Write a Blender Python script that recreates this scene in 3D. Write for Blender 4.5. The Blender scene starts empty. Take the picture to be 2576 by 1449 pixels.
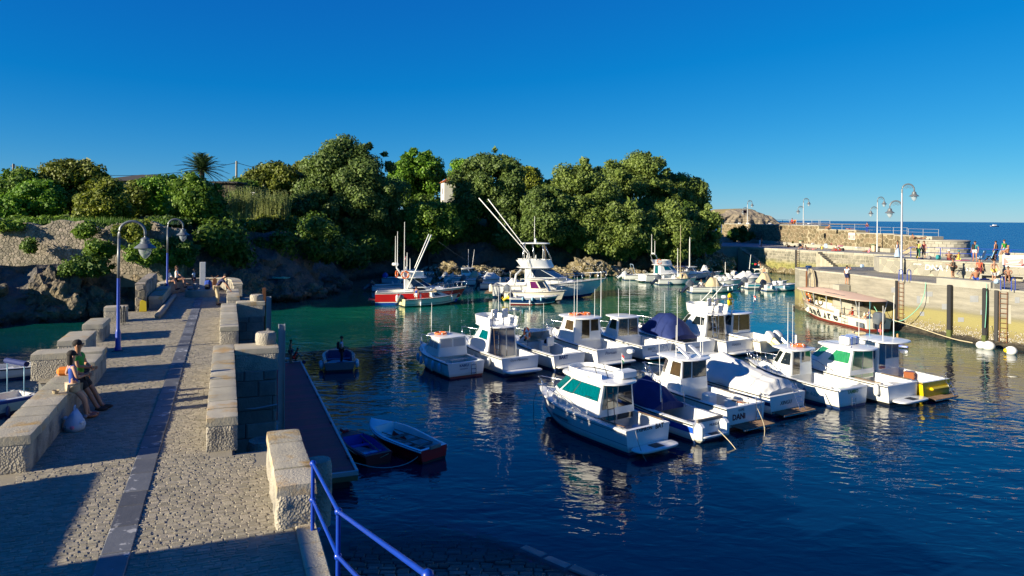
import bpy, bmesh, math, random
import numpy as np
from mathutils import Vector, Matrix, noise
R = random.Random(7)
rad = math.radians
sc = bpy.context.scene
C = sc.collection

# ------------------------------------------------------------------ camera
CAM_H = 9.0
cd = bpy.data.cameras.new('camera'); cam = bpy.data.objects.new('camera', cd); C.objects.link(cam)
cd.sensor_width = 36.0; cd.lens = 36.0 * 1800 / 2576; cd.shift_y = -(724.5 - 548.0) / 2576
cd.clip_start = 0.1; cd.clip_end = 20000
cam.location = (0, 0, CAM_H)
cam.rotation_euler = (Matrix.Rotation(rad(90), 3, 'X') @ Matrix.Rotation(0.0079, 3, 'Z')).to_euler()
sc.camera = cam

# ------------------------------------------------------------------ sky, sun, exposure
SUN_EL, SUN_AZ = rad(16.8), rad(29.0)          # light travels towards (cos az, sin az)
wd = bpy.data.worlds.new('World'); sc.world = wd; wd.use_nodes = True
nt = wd.node_tree; nt.nodes.clear()
sky = nt.nodes.new('ShaderNodeTexSky'); sky.sky_type = 'NISHITA'; sky.sun_disc = False
sky.sun_elevation = SUN_EL; sky.sun_rotation = math.atan2(-math.cos(SUN_AZ), -math.sin(SUN_AZ))
sky.air_density = 1.0; sky.dust_density = 0.0; sky.ozone_density = 10.0; sky.altitude = 2000
hs = nt.nodes.new('ShaderNodeHueSaturation'); hs.inputs['Saturation'].default_value = 1.05; hs.inputs['Value'].default_value = 1.0
bg = nt.nodes.new('ShaderNodeBackground'); bg.inputs['Strength'].default_value = 0.080
wo = nt.nodes.new('ShaderNodeOutputWorld')
tm = nt.nodes.new('ShaderNodeMix'); tm.data_type = 'RGBA'; tm.blend_type = 'MULTIPLY'; tm.inputs[0].default_value = 1.0; tm.inputs[7].default_value = (.86, .95, .80, 1)
nt.links.new(sky.outputs[0], hs.inputs['Color']); nt.links.new(hs.outputs[0], tm.inputs[6]); sb = nt.nodes.new('ShaderNodeMix'); sb.data_type = 'RGBA'; sb.blend_type = 'SUBTRACT'; sb.inputs[0].default_value = 1.0; sb.inputs[7].default_value = (.15, .10, .02, 1); sb.clamp_result = False
mxn = nt.nodes.new('ShaderNodeVectorMath'); mxn.operation = 'MAXIMUM'; mxn.inputs[1].default_value = (.02, .02, .02)
nt.links.new(tm.outputs[2], sb.inputs[6]); nt.links.new(sb.outputs[2], mxn.inputs[0]); sp = nt.nodes.new('ShaderNodeSeparateXYZ'); cb = nt.nodes.new('ShaderNodeCombineXYZ'); nt.links.new(mxn.outputs[0], sp.inputs[0])
def smath(op, a, k):
    n = nt.nodes.new('ShaderNodeMath'); n.operation = op; nt.links.new(a, n.inputs[0]); n.inputs[1].default_value = k; return n.outputs[0]
nt.links.new(sp.outputs[0], cb.inputs[0]); nt.links.new(smath('POWER', sp.outputs[1], .85), cb.inputs[1]); nt.links.new(smath('MULTIPLY', smath('POWER', sp.outputs[2], .5), 1.85), cb.inputs[2]); nt.links.new(cb.outputs[0], bg.inputs[0]); nt.links.new(bg.outputs[0], wo.inputs[0])
sl = bpy.data.lights.new('sun', 'SUN'); sl.energy = 5.0; sl.angle = rad(0.5); sl.color = (1.0, 0.89, 0.68)
so = bpy.data.objects.new('sun', sl); C.objects.link(so)
sdir = Vector((math.cos(SUN_AZ) * math.cos(SUN_EL), math.sin(SUN_AZ) * math.cos(SUN_EL), -math.sin(SUN_EL)))
so.rotation_euler = sdir.to_track_quat('-Z', 'Y').to_euler(); so.location = (-60, -30, 60)
sc.view_settings.view_transform = 'Standard'; sc.view_settings.look = 'None'
sc.view_settings.exposure = 1.1; sc.view_settings.gamma = 1.0; sc.view_settings.use_curve_mapping = False
sc.render.engine = 'CYCLES'; sc.cycles.use_denoising = True
sc.cycles.max_bounces = 6; sc.cycles.diffuse_bounces = 3; sc.cycles.glossy_bounces = 4; sc.cycles.transparent_max_bounces = 8
sc.cycles.caustics_reflective = False; sc.cycles.caustics_refractive = False

# ------------------------------------------------------------------ mesh helpers
def W(u, v, z=0.0):                # a point of the place at height z, seen at (u, v) of the 2576 px wide photograph
    px, py = u - 1288.0, v - 548.0
    x = px + py * .0079; y = -px * .0079 + py
    d = 1800.0 * (CAM_H - z) / y
    return Vector((x / 1800.0 * d, d, z))
PO, PT, PN = Vector((-5.1, 9.1, 0)), Vector((-.371, .929, 0)), Vector((.929, .371, 0))   # pier frame: along, across
def PF(s, w, z=0.0): return PO + PT * s + PN * w + Vector((0, 0, z))
PRZ = math.atan2(.929, -.371) - math.pi / 2       # pier frame rotation: local y = along the pier, local x = across

def nz(p, s=1.0, o=3): return noise.fractal(Vector(p) * s, 1.0, 2.0, o)
class MB:
    def __init__(s): s.v = []; s.f = []
    def add(s, vs, fs):
        n = len(s.v); s.v.extend([tuple(p) for p in vs]); s.f.extend([tuple(i + n for i in f) for f in fs]); return s
    def box(s, c, d, rz=0.0, top=1.0, m=None):
        x, y, z = d[0] / 2, d[1] / 2, d[2] / 2
        vs = [Vector((a * x * (top if e > 0 else 1), b * y * (top if e > 0 else 1), e * z)) for e in (-1, 1) for a, b in ((-1, -1), (1, -1), (1, 1), (-1, 1))]
        q = m or Matrix.Rotation(rz, 3, 'Z')
        return s.add([q @ p + Vector(c) for p in vs], [(3, 2, 1, 0), (4, 5, 6, 7), (0, 1, 5, 4), (1, 2, 6, 5), (2, 3, 7, 6), (3, 0, 4, 7)])
    def cbox(s, c, d, b=.02, rz=0.0, jit=0.0, m=None):      # box with chamfered edges
        h = [k / 2 for k in d]; b = min([b] + [k * .8 for k in h]); vs = []; ix = {}
        for sx in (-1, 1):
            for sy in (-1, 1):
                for sz in (-1, 1):
                    j = Vector([R.uniform(-jit, jit) for _ in range(3)]) if jit else Vector()
                    for a in range(3):
                        p = [sx * h[0], sy * h[1], sz * h[2]]
                        for k in range(3):
                            if k != a: p[k] -= (sx, sy, sz)[k] * b
                        ix[(sx, sy, sz, a)] = len(vs); vs.append(Vector(p) + j)
        fs = []
        for a in range(3):
            o = [k for k in range(3) if k != a]
            for sg in (-1, 1):
                q = []
                for t in ((-1, -1), (1, -1), (1, 1), (-1, 1)):
                    k = [0, 0, 0]; k[a] = sg; k[o[0]] = t[0]; k[o[1]] = t[1]; q.append(ix[(*k, a)])
                fs.append(q if (sg > 0) == (a != 1) else q[::-1])
        for a in range(3):
            o = [k for k in range(3) if k != a]
            for t0 in (-1, 1):
                for t1 in (-1, 1):
                    k0 = [0, 0, 0]; k0[o[0]] = t0; k0[o[1]] = t1; k1 = list(k0); k0[a] = -1; k1[a] = 1
                    q = [ix[(*k0, o[0])], ix[(*k1, o[0])], ix[(*k1, o[1])], ix[(*k0, o[1])]]
                    fs.append(q if t0 * t1 * (1 if a != 1 else -1) < 0 else q[::-1])
        for sx in (-1, 1):
            for sy in (-1, 1):
                for sz in (-1, 1):
                    q = [ix[(sx, sy, sz, a)] for a in range(3)]; fs.append(q if sx * sy * sz > 0 else q[::-1])
        q = m or Matrix.Rotation(rz, 3, 'Z')
        return s.add([q @ p + Vector(c) for p in vs], fs)
    def loft(s, rings, close=True, cap0=False, cap1=False):
        n = len(rings[0]); vs = [p for r in rings for p in r]; fs = []
        for i in range(len(rings) - 1):
            for j in range(n if close else n - 1):
                k = (j + 1) % n; fs.append((i * n + j, i * n + k, (i + 1) * n + k, (i + 1) * n + j))
        if cap0: fs.append(tuple(range(n))[::-1])
        if cap1: fs.append(tuple((len(rings) - 1) * n + j for j in range(n)))
        return s.add(vs, fs)
    def tube(s, path, r=.02, n=6, closed=False, cap=True):
        P = [Vector(p) for p in path]; m = len(P); rings = []
        rr = r if isinstance(r, (list, tuple)) else [r] * m
        up = Vector((0, 0, 1))
        for i in range(m):
            t = (P[(i + 1) % m] - P[i - 1]) if closed else (P[min(i + 1, m - 1)] - P[max(i - 1, 0)])
            if t.length < 1e-9: t = Vector((0, 0, 1))
            t.normalize()
            a = t.cross(up)
            if a.length < .05: a = t.cross(Vector((1, 0, 0)))
            a.normalize(); b = a.cross(t); rings.append([P[i] + (a * math.cos(2 * math.pi * k / n) + b * math.sin(2 * math.pi * k / n)) * rr[i] for k in range(n)])
        if closed: rings.append(rings[0])
        return s.loft(rings, True, cap and not closed, cap and not closed)
    def lathe(s, prof, c=(0, 0, 0), n=16, m=None, cap=True):
        c = Vector(c); q = m or Matrix.Identity(3)
        rings = [[c + q @ Vector((r * math.cos(2 * math.pi * k / n), r * math.sin(2 * math.pi * k / n), z)) for k in range(n)] for r, z in prof]
        return s.loft(rings, True, cap, cap)
    def ell(s, c, d, n=10, m=6, q=None):
        pr = [(math.sin(math.pi * (i + .03) / (m + .06)), -math.cos(math.pi * (i + .03) / (m + .06))) for i in range(m + 1)]
        q = (q or Matrix.Identity(3)) @ Matrix.Diagonal(Vector(d)).to_3x3()
        return s.lathe(pr, c, n, q)
    def prism(s, poly, z0, z1, inset=0.0):
        n = len(poly); c = Vector((sum(p[0] for p in poly) / n, sum(p[1] for p in poly) / n))
        def sh(p, k): 
            d = Vector((p[0], p[1])) - c; l = max(d.length, 1e-6); return c + d * max(0.2, 1 - k / l)
        r0 = [(p[0], p[1], z0) for p in poly]; r1 = [(p[0], p[1], z1 - inset) for p in poly]; r2 = [(*sh(p, inset), z1) for p in poly]
        return s.loft([r0, r1, r2] if inset else [r0, r1], True, True, True)
    def quad(s, a, b, c, d): return s.add([a, b, c, d], [(0, 1, 2, 3)])
    def grid(s, rows): return s.loft(rows, False)
    def build(s, name, mat, parent=None, smooth=False, label=None, angle=None):
        me = bpy.data.meshes.new(name); me.from_pydata(s.v, [], s.f); me.update()
        return link(name, me, mat, parent, smooth, label)
def link(name, me, mat, parent=None, smooth=False, label=None):
    if mat is not None and len(me.materials) == 0: me.materials.append(MAT[mat] if isinstance(mat, str) else mat)
    if smooth: 
        me.polygons.foreach_set('use_smooth', [True] * len(me.polygons))
        if smooth == 'auto': me.set_sharp_from_angle(angle=rad(38))
    o = bpy.data.objects.new(name, me); C.objects.link(o)
    if parent is not None: o.parent = parent
    if label: o['label'] = label
    return o
def npmesh(name, V, F):
    me = bpy.data.meshes.new(name); V = np.asarray(V, dtype=np.float32); F = np.asarray(F, dtype=np.int32); k = F.shape[1]
    me.vertices.add(len(V)); me.vertices.foreach_set('co', V.ravel()); me.loops.add(F.size); me.loops.foreach_set('vertex_index', F.ravel())
    me.polygons.add(len(F)); me.polygons.foreach_set('loop_start', np.arange(0, F.size, k, dtype=np.int32))
    me.update(calc_edges=True); return me
def tag(o, label=None, cat=None, group=None, kind=None):
    if label: o['label'] = label
    if cat: o['category'] = cat
    if group: o['group'] = group
    if kind: o['kind'] = kind
    return o
def thing(name, label, cat, loc=(0, 0, 0), rz=0.0, group=None):
    o = bpy.data.objects.new(name, None); C.objects.link(o); o.location = loc; o.rotation_euler = (0, 0, rz); o.empty_display_size = .2
    return tag(o, label, cat, group, 'thing')
def copy_tree(o, parent=None):
    c = o.copy(); C.objects.link(c); c.parent = parent
    for ch in list(o.children): copy_tree(ch, c)
    return c
def chaikin(P, k=2, closed=True):
    P = [Vector(p) for p in P]
    for _ in range(k):
        n = len(P); o = [] if closed else [P[0]]
        for i in range(n if closed else n - 1):
            a, b = P[i], P[(i + 1) % n]; o += [a * .75 + b * .25, a * .25 + b * .75]
        if not closed: o.append(P[-1])
        P = o
    return P
BAKE = []
def baked(o):                       # the evaluated mesh of one object, worked out in a scene of its own
    if not BAKE: BAKE.append(bpy.data.scenes.new('bake'))
    t = BAKE[0]; t.collection.objects.link(o)
    with bpy.context.temp_override(scene=t, view_layer=t.view_layers[0]):
        dg = bpy.context.evaluated_depsgraph_get(); dg.update(); me = bpy.data.meshes.new_from_object(o.evaluated_get(dg))
    me = me; bpy.data.objects.remove(o); return me
def lettering(text, size, mat, parent, m4, name='lettering', extr=.004, shear=0.0, sx=1.0, bold=0.0, align='CENTER'):
    cu = bpy.data.curves.new('lettering', 'FONT'); cu.body = text; cu.size = size; cu.extrude = extr; cu.shear = shear; cu.align_x = align; cu.resolution_u = 2; cu.offset = bold
    o = bpy.data.objects.new('lettering_tmp', cu); me = baked(o)
    if sx != 1.0:
        for v in me.vertices: v.co.x *= sx
    me.transform(m4); me.materials.clear()
    return link(name, me, mat, parent)
def frame4(o, ax, ay, az):
    m = Matrix.Identity(4)
    for i in range(3): m[i][0] = ax[i]; m[i][1] = ay[i]; m[i][2] = az[i]; m[i][3] = o[i]
    return m
# ------------------------------------------------------------------ materials
MAT = {}
def M(name, col, rough=.6, col2=None, scale=3.0, var=.5, bump=0.0, bscale=20.0, metal=0.0, rnd=0.0, coat=0.0, spec=.5, zband=None, det=6.0, stretch=(1, 1, 1), trans=0.0, alpha=None, col3=None, c3=(.55, .7), c3scale=.6, vor=0.0):
    m = bpy.data.materials.new(name); m.use_nodes = True; MAT[name] = m; t = m.node_tree; N = t.nodes; Lk = t.links
    b = N['Principled BSDF']; b.inputs['Roughness'].default_value = rough; b.inputs['Metallic'].default_value = metal
    b.inputs['Specular IOR Level'].default_value = spec; b.inputs['Coat Weight'].default_value = coat; b.inputs['Coat Roughness'].default_value = .08
    b.inputs['Base Color'].default_value = (*col, 1)
    if alpha: b.inputs['Alpha'].default_value = alpha
    if not (col2 or bump or rnd or zband or col3): return m
    g = N.new('ShaderNodeNewGeometry'); mp = N.new('ShaderNodeMapping'); mp.inputs['Scale'].default_value = stretch; Lk.new(g.outputs['Position'], mp.inputs[0]); pos = mp.outputs[0]
    c = None
    def rgb(k):
        n = N.new('ShaderNodeRGB'); n.outputs[0].default_value = (*k, 1); return n.outputs[0]
    def mix(a, bb, f):
        n = N.new('ShaderNodeMix'); n.data_type = 'RGBA'; Lk.new(f, n.inputs[0]); Lk.new(a, n.inputs[6]); Lk.new(bb, n.inputs[7]); return n.outputs[2]
    def ns(s, d=det):
        n = N.new('ShaderNodeTexNoise'); n.inputs['Scale'].default_value = s; n.inputs['Detail'].default_value = d; n.inputs['Roughness'].default_value = .62; Lk.new(pos, n.inputs['Vector']); return n.outputs[0]
    def rng(v, a, bb):
        n = N.new('ShaderNodeMapRange'); n.inputs[1].default_value = a; n.inputs[2].default_value = bb; Lk.new(v, n.inputs[0]); return n.outputs[0]
    c = rgb(col)
    if col2: c = mix(c, rgb(col2), rng(ns(scale), .5 - var * .5, .5 + var * .5))
    if col3: c = mix(c, rgb(col3), rng(ns(c3scale), *c3))
    if zband:                                   # (z0, z1, colour): tide mark, weed line
        for (z0, z1, kc, w) in zband:
            sp = N.new('ShaderNodeSeparateXYZ'); Lk.new(g.outputs['Position'], sp.inputs[0])
            ad = N.new('ShaderNodeMath'); ad.operation = 'MULTIPLY_ADD'; Lk.new(ns(.7), ad.inputs[0]); ad.inputs[1].default_value = w; Lk.new(sp.outputs[2], ad.inputs[2])
            c = mix(rgb(kc), c, rng(ad.outputs[0], z0 + w * .5, z1 + w * .5))
    if rnd:
        oi = N.new('ShaderNodeObjectInfo'); ad = N.new('ShaderNodeMath'); ad.operation = 'ADD'; Lk.new(oi.outputs['Random'], ad.inputs[0]); Lk.new(g.outputs['Random Per Island'], ad.inputs[1])
        fr = N.new('ShaderNodeMath'); fr.operation = 'FRACT'; Lk.new(ad.outputs[0], fr.inputs[0])
        mr = N.new('ShaderNodeMapRange'); mr.inputs[3].default_value = 1 - rnd; mr.inputs[4].default_value = 1 + rnd; Lk.new(fr.outputs[0], mr.inputs[0])
        h = N.new('ShaderNodeHueSaturation'); Lk.new(c, h.inputs['Color']); Lk.new(mr.outputs[0], h.inputs['Value']); 
        m2 = N.new('ShaderNodeMath'); m2.operation = 'MULTIPLY_ADD'; Lk.new(fr.outputs[0], m2.inputs[0]); m2.inputs[1].default_value = -.035 * min(1, rnd * 2); m2.inputs[2].default_value = .5 + .017 * min(1, rnd * 2); Lk.new(m2.outputs[0], h.inputs['Hue'])
        c = h.outputs[0]
    Lk.new(c, b.inputs['Base Color'])
    if bump:
        bp = N.new('ShaderNodeBump'); bp.inputs['Strength'].default_value = min(1, bump); bp.inputs['Distance'].default_value = .02 * max(1, bump) * 20 / bscale
        if vor:
            vo = N.new('ShaderNodeTexVoronoi'); vo.inputs['Scale'].default_value = vor; Lk.new(pos, vo.inputs['Vector'])
            ad = N.new('ShaderNodeMath'); ad.operation = 'MULTIPLY_ADD'; Lk.new(vo.outputs[0], ad.inputs[0]); ad.inputs[1].default_value = 1.2; Lk.new(ns(bscale, 8), ad.inputs[2]); Lk.new(ad.outputs[0], bp.inputs['Height'])
        else: Lk.new(ns(bscale, 8), bp.inputs['Height'])
        Lk.new(bp.outputs[0], b.inputs['Normal'])
    return m
def leafmat(name, col, col2, tr=.25):
    m = M(name, col, .55, col2, .5, .35, rnd=.35, spec=.35); t = m.node_tree; b = t.nodes['Principled BSDF']
    tl = t.nodes.new('ShaderNodeBsdfTranslucent'); mx = t.nodes.new('ShaderNodeMixShader'); mx.inputs[0].default_value = tr
    src = b.inputs['Base Color'].links[0].from_socket; t.links.new(src, tl.inputs[0])
    t.links.new(b.outputs[0], mx.inputs[1]); t.links.new(tl.outputs[0], mx.inputs[2]); t.links.new(mx.outputs[0], t.nodes['Material Output'].inputs[0])
# stone, concrete, rock
M('sett', (.34, .30, .215), .85, (.25, .22, .165), 2.5, .5, bump=.8, bscale=55, rnd=.18, col3=(.17, .15, .115), c3=(.55, .78), c3scale=.9)
M('sett_joint', (.25, .22, .16), .95, (.30, .26, .19), 6, .5, bump=.6, bscale=60)
M('slate', (.13, .135, .145), .6, (.085, .09, .10), 3, .5, bump=.3, bscale=25, rnd=.35, col3=(.32, .32, .32), c3=(.60, .63), c3scale=3.5)
M('parapet', (.44, .395, .31), .9, (.30, .27, .22), 2.2, .55, bump=1.2, bscale=24, col3=(.13, .125, .115), c3=(.50, .70), c3scale=1.3, vor=26)
M('coping', (.45, .405, .30), .88, (.33, .295, .225), 2.0, .5, bump=1.0, bscale=26, rnd=.16, col3=(.40, .25, .08), c3=(.53, .68), c3scale=1.5)
M('pier_wall', (.25, .24, .21), .9, (.12, .118, .11), 1.6, .6, bump=1.0, bscale=14, rnd=.25, zband=[(.6, 1.6, (.035, .045, .02), 1.2)])
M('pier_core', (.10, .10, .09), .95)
M('plinth', (.40, .36, .28), .9, (.27, .25, .20), 2.5, .5, bump=.8, bscale=30)
M('stele', (.52, .53, .53), .6, (.42, .43, .44), 2.0, .5, bump=.2, bscale=30)
M('rubble', (.32, .275, .205), .9, (.19, .165, .13), 2.2, .6, bump=1.0, bscale=12, rnd=.38)
M('mortar', (.28, .24, .18), .95, (.19, .165, .125), 2, .5, bump=.7, bscale=14)
M('cliff_rock', (.16, .14, .115), .85, (.07, .066, .06), .9, .55, bump=2.2, bscale=5, vor=2.2, zband=[(.15, .7, (.025, .022, .015), .5)])
M('rock', (.20, .16, .105), .85, (.065, .056, .045), 1.3, .5, bump=3.0, bscale=5, vor=3.0, col3=(.27, .215, .12), c3=(.5, .68), c3scale=.35, zband=[(.15, .7, (.025, .022, .015), .5)])
M('reef', (.22, .17, .075), .9, (.10, .085, .045), 1.6, .6, bump=2.4, bscale=5, vor=3.0, col3=(.34, .29, .19), c3=(.5, .62), c3scale=1.4, zband=[(.05, .4, (.05, .04, .012), .4)])
M('barnacle', (.45, .42, .35), .9, (.25, .22, .17), 4, .5, bump=.6, bscale=30, rnd=.3)
M('ashlar', (.27, .25, .195), .9, (.13, .12, .095), 1.5, .5, bump=.8, bscale=10, rnd=.3, zband=[(.3, 1.0, (.16, .12, .045), .8), (1.6, 2.5, (.20, .19, .06), 1.0)])
M('quay_mortar', (.40, .365, .28), .95, (.26, .24, .19), 1.5, .5, bump=.5, bscale=12, zband=[(.4, 1.1, (.17, .13, .05), .8), (1.6, 2.5, (.27, .25, .09), 1.0)])
M('concrete', (.33, .305, .245), .9, (.18, .168, .135), 1.3, .5, bump=.9, bscale=9, stretch=(.35, .35, 2.6), col3=(.17, .16, .135), c3=(.54, .70), c3scale=.8, zband=[(2.0, 2.3, (.17, .155, .10), 1.0), (1.75, 2.1, (.25, .22, .085), 1.0), (.9, 1.3, (.20, .165, .07), .8), (.3, .55, (.07, .055, .025), .5)])
M('concrete_plain', (.37, .35, .29), .9, (.27, .255, .21), 1.2, .5, bump=.5, bscale=14)
M('quay_paving', (.30, .29, .265), .9, (.23, .225, .21), 1.3, .5, bump=.5, bscale=12, rnd=.12)
M('quay_coping', (.38, .36, .29), .9, (.28, .26, .21), 1.5, .5, bump=.5, bscale=14, rnd=.12)
M('polygon_stone', (.19, .145, .08), .88, (.12, .095, .055), 1.2, .5, bump=.6, bscale=10, rnd=.35)
M('polygon_mortar', (.36, .31, .20), .95, (.28, .24, .16), 1.2, .5, bump=.4, bscale=14)
M('terrace_stone', (.26, .245, .195), .88, (.26, .245, .20), 1.2, .5, bump=.5, bscale=10, rnd=.16)
M('terrace_mortar', (.38, .355, .27), .95, (.30, .28, .21), 1.2, .5)
M('slipstone', (.20, .17, .13), .5, (.11, .10, .085), 3, .5, bump=.7, bscale=20, rnd=.3)
M('slipkerb', (.26, .25, .22), .5, (.18, .175, .16), 3, .5, bump=.6, bscale=20, rnd=.2)
M('weed', (.10, .12, .025), .85, (.05, .07, .02), 5, .5)
M('step_stone', (.40, .36, .27), .9, (.28, .25, .18), 1.5, .5, bump=.6, bscale=12, rnd=.15)
M('patch_grey', (.25, .26, .27), .9, (.2, .205, .21), 3, .5)
M('mosaic_dark', (.10, .105, .11), .8, (.14, .145, .15), 2, .5)
M('mosaic_light', (.36, .345, .31), .8)
M('star_pink', (.45, .36, .32), .8)
M('tile_roof', (.50, .16, .05), .8, (.36, .11, .04), 3, .5, bump=.6, bscale=12, rnd=.25)
M('house_wall', (.70, .68, .62), .85, (.6, .58, .52), 1, .5)
M('house_roof_dark', (.05, .045, .042), .85)
M('soil', (.13, .10, .055), .95, (.09, .075, .04), 1.2, .5, bump=.6, bscale=4)
M('garden', (.09, .16, .025), .9, (.06, .10, .02), .8, .5, bump=1.5, bscale=3)
M('island_rock', (.30, .245, .165), .95, (.18, .15, .11), .05, .5, bump=1.0, bscale=.15, stretch=(1, 1, 2.5))
M('island_grass', (.26, .20, .085), .95, (.24, .20, .09), .04, .5)
# metal, wood, rope, paint
M('blue_paint', (.002, .042, .38), .38, (.004, .035, .28), 6, .5, coat=.2, bump=.2, bscale=60)
M('lamp_grey', (.16, .175, .185), .4, metal=.3)
M('galv', (.42, .44, .46), .45, (.33, .35, .37), 2, .5, metal=.5)
M('steel', (.62, .63, .64), .22, metal=.95)
M('alu', (.50, .51, .52), .4, metal=.6)
M('rust', (.22, .085, .03), .9, (.12, .05, .025), 6, .5, bump=.4, bscale=40)
M('dark_metal', (.03, .032, .035), .45, metal=.3)
M('fender_black', (.012, .012, .014), .6)
M('deck_maroon', (.58, .095, .085), .75, (.50, .082, .074), 4, .5, bump=.3, bscale=60, rnd=.12)
M('wood', (.30, .17, .075), .6, (.20, .11, .05), 4, .5, stretch=(1, 1, 1), bump=.3, bscale=30, rnd=.2)
M('wood_grey', (.27, .235, .20), .85, (.18, .155, .13), 4, .5, bump=.6, bscale=26, rnd=.2)
M('varnish', (.26, .075, .02), .3, coat=.5)
M('log', (.42, .36, .28), .85, (.30, .25, .19), 3, .5, bump=.6, bscale=20)
M('rope', (.55, .47, .30), .9, (.42, .36, .23), 20, .5)
M('rope_blue', (.15, .42, .44), .9)
M('rope_green', (.18, .46, .33), .9)
M('lamp_glass', (.5, .54, .56), .06, spec=.8, alpha=.45)
# boats
M('gel', (.80, .80, .77), .24, (.72, .715, .67), .9, .5, coat=.3, zband=[(.12, .30, (.56, .54, .44), .25)])
M('gel_cream', (.74, .69, .56), .25, (.68, .63, .5), .8, .5, coat=.3)
M('gel_yellow_cream', (.72, .66, .32), .3, coat=.3)
M('gel_in', (.76, .75, .71), .4, (.68, .67, .62), 1.5, .5)
M('nonskid', (.66, .66, .63), .7, (.58, .58, .55), 2, .5, bump=.3, bscale=90)
M('red_paint', (.52, .012, .012), .25, (.45, .012, .012), 1, .5, coat=.4)
M('dark_red', (.20, .012, .014), .45)
M('navy', (.006, .028, .105), .22, coat=.4)
M('blue_gel', (.012, .075, .42), .25, coat=.4)
M('teal_gel', (.015, .22, .33), .25, coat=.4)
M('turquoise', (.60, .84, .86), .35, (.52, .76, .80), 2, .5)
M('lightblue_gel', (.28, .52, .66), .3, coat=.3)
M('yellow_paint', (.62, .46, .006), .3, (.55, .40, .006), 1, .5, coat=.3)
M('antifoul_blue', (.01, .035, .12), .6)
M('antifoul_black', (.01, .011, .013), .6)
M('antifoul_red', (.20, .022, .012), .65)
M('antifoul_green', (.02, .07, .05), .6)
M('rail_black', (.02, .02, .022), .5)
M('teak', (.20, .125, .07), .75, (.14, .09, .055), 6, .5, rnd=.25)
M('glass_dark', (.010, .016, .020), .04, spec=.8, coat=.5)
M('glass_teal', (.0, .13, .15), .06, (.0, .07, .09), 2.5, .4, spec=.8, coat=.5, stretch=(6, 6, .4))
M('glass_green', (.03, .26, .10), .08, (.01, .13, .06), 2.5, .4, spec=.7, coat=.4, stretch=(6, 6, .4))
M('glass_blue', (.012, .06, .17), .06, (.008, .035, .10), 2.5, .4, spec=.8, coat=.5, stretch=(6, 6, .4))
M('glass_brown', (.09, .06, .03), .06, (.035, .025, .015), 2.5, .4, spec=.8, coat=.5)
M('glass_purple', (.13, .012, .085), .1, (.09, .008, .06), 3, .4, spec=.6)
M('vinyl', (.33, .38, .42), .15, spec=.6)
M('canvas_white', (.66, .65, .62), .85, (.56, .55, .52), .9, .5, bump=.4, bscale=6)
M('canvas_blue', (.006, .022, .13), .8, (.004, .015, .09), 1.2, .5, bump=.5, bscale=6)
M('canvas_beige', (.56, .45, .26), .85, (.46, .37, .21), 1.2, .5, bump=.5, bscale=6)
M('canvas_pink', (.72, .50, .36), .8, (.66, .46, .33), .8, .5)
M('orange', (.75, .14, .02), .5)
M('white_mark', (.78, .77, .73), .6)
M('yellow_buoy', (.75, .50, .01), .45)
M('motor_dark', (.016, .022, .040), .25, coat=.5)
M('motor_grey', (.10, .115, .14), .3, coat=.4)
M('motor_white', (.72, .72, .70), .3, coat=.3)
M('black', (.012, .012, .013), .5)
M('ink', (.01, .012, .02), .6)
M('ink_blue', (.03, .06, .16), .6)
M('ink_green', (.005, .22, .05), .6)
M('ink_teal', (.05, .36, .38), .6)
M('ink_grey', (.16, .16, .17), .6)
M('sign_white', (.8, .78, .74), .5); M('sign_red', (.72, .18, .16), .5); M('graffiti', (.72, .73, .70), .7)
# vegetation
leafmat('oak', (.15, .225, .05), (.085, .135, .03), .34)
leafmat('oak_olive', (.20, .275, .055), (.11, .16, .032), .34)
leafmat('bright', (.17, .33, .02), (.07, .16, .014), .3)
leafmat('mid', (.16, .27, .026), (.09, .165, .02), .34)
leafmat('olive', (.17, .20, .022), (.09, .12, .016), .28)
leafmat('yellowleaf', (.22, .25, .022), (.11, .15, .016), .3)
leafmat('bush', (.115, .20, .024), (.06, .115, .016), .32)
leafmat('reed', (.36, .40, .14), (.22, .27, .08), .3)
leafmat('palm', (.045, .085, .022), (.03, .055, .018), .12)
leafmat('grassblade', (.12, .24, .025), (.07, .14, .018), .25)
M('bark', (.085, .065, .045), .95, (.05, .04, .03), 3, .5, bump=1.0, bscale=14)
# people
M('skin', (.46, .235, .145), .55); M('skin_tan', (.36, .165, .085), .5); M('skin_dark', (.25, .115, .062), .5); M('skin_pale', (.55, .32, .22), .55)
for n_, c_ in dict(hair_dark=(.012, .009, .008), hair_brown=(.065, .030, .014), hair_blond=(.38, .22, .07), cl_navy=(.012, .018, .075), cl_blue=(.012, .05, .30), cl_green=(.03, .28, .03), cl_dgreen=(.012, .11, .055), cl_khaki=(.42, .34, .21), cl_beige=(.50, .40, .27), cl_white=(.75, .74, .72), cl_grey=(.20, .19, .20), cl_black=(.012, .012, .014), cl_red=(.55, .03, .025), cl_coral=(.68, .10, .05), cl_teal=(.02, .22, .24), cl_lblue=(.35, .48, .62), cl_maroon=(.13, .015, .022), cl_yellow=(.68, .52, .08), cl_pink=(.70, .22, .30), cl_orange=(.75, .20, .02), cl_brown=(.13, .10, .075), shoe=(.035, .03, .028)).items():
    M(n_, c_, .85)

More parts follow.
